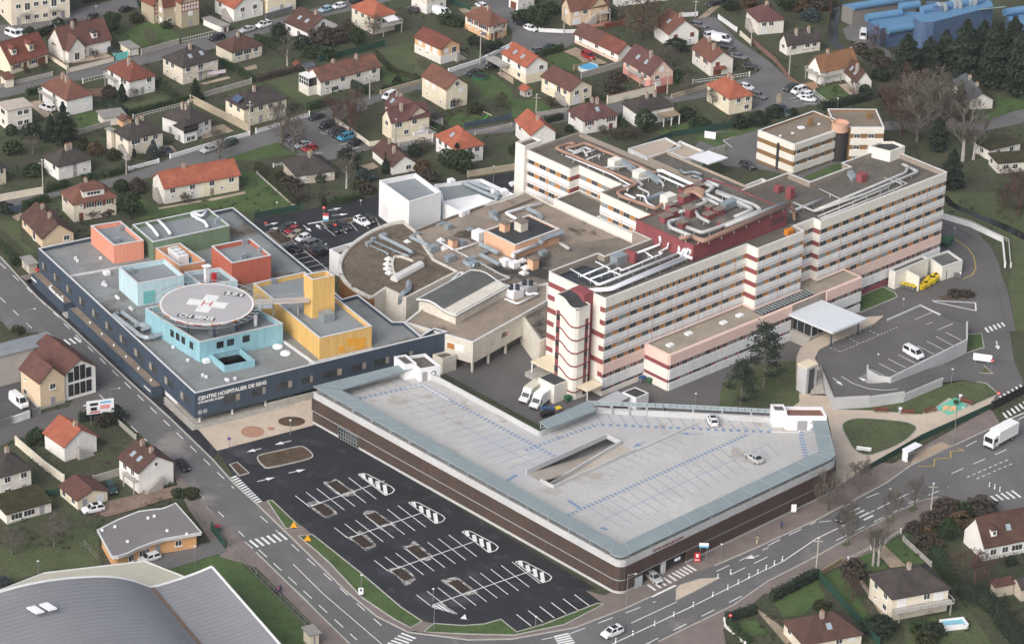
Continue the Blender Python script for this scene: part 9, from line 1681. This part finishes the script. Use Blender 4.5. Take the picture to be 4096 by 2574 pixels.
# people: skinned figures
m_skin=M('skin',(.50,.31,.22),.6,0)
def person(fn,x,y,top,bot,label,rz,hold=True):
    p=fn(x,y,.06);V=[(0,0,.95),(0,.0,1.2),(0,0,1.42),(0,.02,1.56),(0,.03,1.68),(-.2,0,1.38),(-.27,.05,1.1),(-.24,.28 if hold else.1,.95),(.2,0,1.38),(.27,.05,1.1),(.24,.28 if hold else.1,.95),(-.1,0,.88),(-.11,.14,.48),(-.11,.1,.06),(-.11,.25,.04),(.1,0,.88),(.11,-.02,.48),(.11,-.2,.08),(.11,-.08,.03)]
    E=[(0,1),(1,2),(2,3),(3,4),(2,5),(5,6),(6,7),(2,8),(8,9),(9,10),(0,11),(11,12),(12,13),(13,14),(0,15),(15,16),(16,17),(17,18)];Rr=[.15,.14,.17,.06,.1,.075,.055,.04,.075,.055,.04,.1,.075,.055,.045,.1,.075,.055,.045]
    me=bpy.data.meshes.new('person');me.from_pydata(V,E,[]);o=bpy.data.objects.new('person',me);COL.objects.link(o);o.modifiers.new('skin','SKIN');sv=me.skin_vertices[0].data
    for i,r in enumerate(Rr):sv[i].radius=(r,r)
    sv[0].use_root=True;o.modifiers.new('smooth','SUBSURF').levels=1;me.materials.append(bot);o.location=p;o.rotation_euler=(0,0,rz);tag(o,label,'person')
    for nm,pr,mt in(('jacket',[(.2,.92),(.19,1.2),(.24,1.4),(.1,1.5)],top),('hair',[(.118,1.66),(.125,1.74),(.08,1.82),(.01,1.84)],m_trim),('face',[(.05,1.58),(.1,1.62),(.112,1.68)],m_skin)):
        c=MB().lathe((0,.02 if nm!='jacket' else 0,0),pr,12).build(nm,mt,loc=(0,0,0));c.parent=o;c.scale=(1,.75 if nm=='jacket' else 1,1)
person(t13,208,1035,M('coat_pink',(.5,.12,.25),.9,0),m_trim,'person in a pink top walking beside a pushchair',.7);person(t13,232,1030,m_trim,m_bbl,'person in dark clothes walking on the pavement by the wire fence',.7,False);person(t23,2300,565,m_bgy,WALL['sand'],'person in a grey jacket and light trousers on the garage pavement',-.6,False);person(t33,125,425,m_bbl,m_trim,'person in dark blue walking below the white notice panel',2.4,False);person(t31,1805,1098,m_white,m_white,'person in white work clothes pushing a grey trolley',1.9)
p=t13(180,1030,.1);o=thing('pushchair','dark pushchair next to the person in pink','pushchair',tuple(p));MB().obox(p+V3((-.3,-.3,.4)),V3((.6,.1,.15)),V3((0,.5,0)),Z1*.35).build('seat',m_trim,o);MB().tube([p+V3((.2,0,.5)),p+V3((.55,.05,1.0))],.03,5).build('handle',m_post,o)
for u in(-.3,.3):MB().tube([p+V3((u,-.3,.12)),p+V3((u,-.24,.12))],.12,8).build('wheel',m_tyre,o)
container(t31,1775,1098,m_bgy,'grey trolley bin pushed by the person in white',None,.2,.9)
# ---------------- undergrowth of the gardens, haze ----------------
def inside(x,y,q):
    r=False;j=len(q)-1
    for i in range(len(q)):
        if(q[i][1]>y)!=(q[j][1]>y)and x<(q[j][0]-q[i][0])*(y-q[i][1])/(q[j][1]-q[i][1])+q[i][0]:r=not r
        j=i
    return r
BL=[(q,min(p[0]for p in q),max(p[0]for p in q),min(p[1]for p in q),max(p[1]for p in q))for q in SOLID+[[(p.x,p.y)for p in h['W']]for h in HOUSES.values()]]
UG=[MB()for _ in range(3)];n_=0
for ax,ay,bx,by in((0,0,2408,330),(0,330,1250,560),(0,960,480,1290),(1720,1180,2408,1513),(1900,60,2408,560)):
    for _ in range(int((bx-ax)*(by-ay)/420)):
        p=D(TR.uniform(ax,bx),TR.uniform(ay,by),0)
        if math.sin(p.x*.11+2)*math.sin(p.y*.13)+.5*math.sin(p.x*.37+p.y*.29)<.1 or any(x0<p.x<x1 and y0<p.y<y1 and inside(p.x,p.y,q)for q,x0,x1,y0,y1 in BL):continue
        s=TR.uniform(.3,1.0)
        for _k in range(int(6+14*s)):leafquad(UG[n_%3],p+V3((TR.gauss(0,s*.5),TR.gauss(0,s*.5),abs(TR.gauss(0,s*.5))+.1)),.22)
        n_+=1
for b,c in zip(UG,('olive','brown','green')):b.build('undergrowth',LEAF[c],loc=(0,0,0))['kind']='stuff'
hz=MB().obox((-1600,-760,-1),(3200,0,0),(0,3400,0),(0,0,335)).build('haze',hm:=bpy.data.materials.new('haze'),loc=(0,0,0));hz['kind']='stuff';hm.use_nodes=True;hn=hm.node_tree
pv_=hn.nodes.new('ShaderNodeVolumePrincipled');pv_.inputs['Density'].default_value=.00006;pv_.inputs['Color'].default_value=(.93,.94,.96,1);pv_.inputs['Anisotropy'].default_value=.2
hn.nodes.remove(hn.nodes['Principled BSDF']);hn.links.new(pv_.outputs[0],hn.nodes['Material Output'].inputs['Volume'])
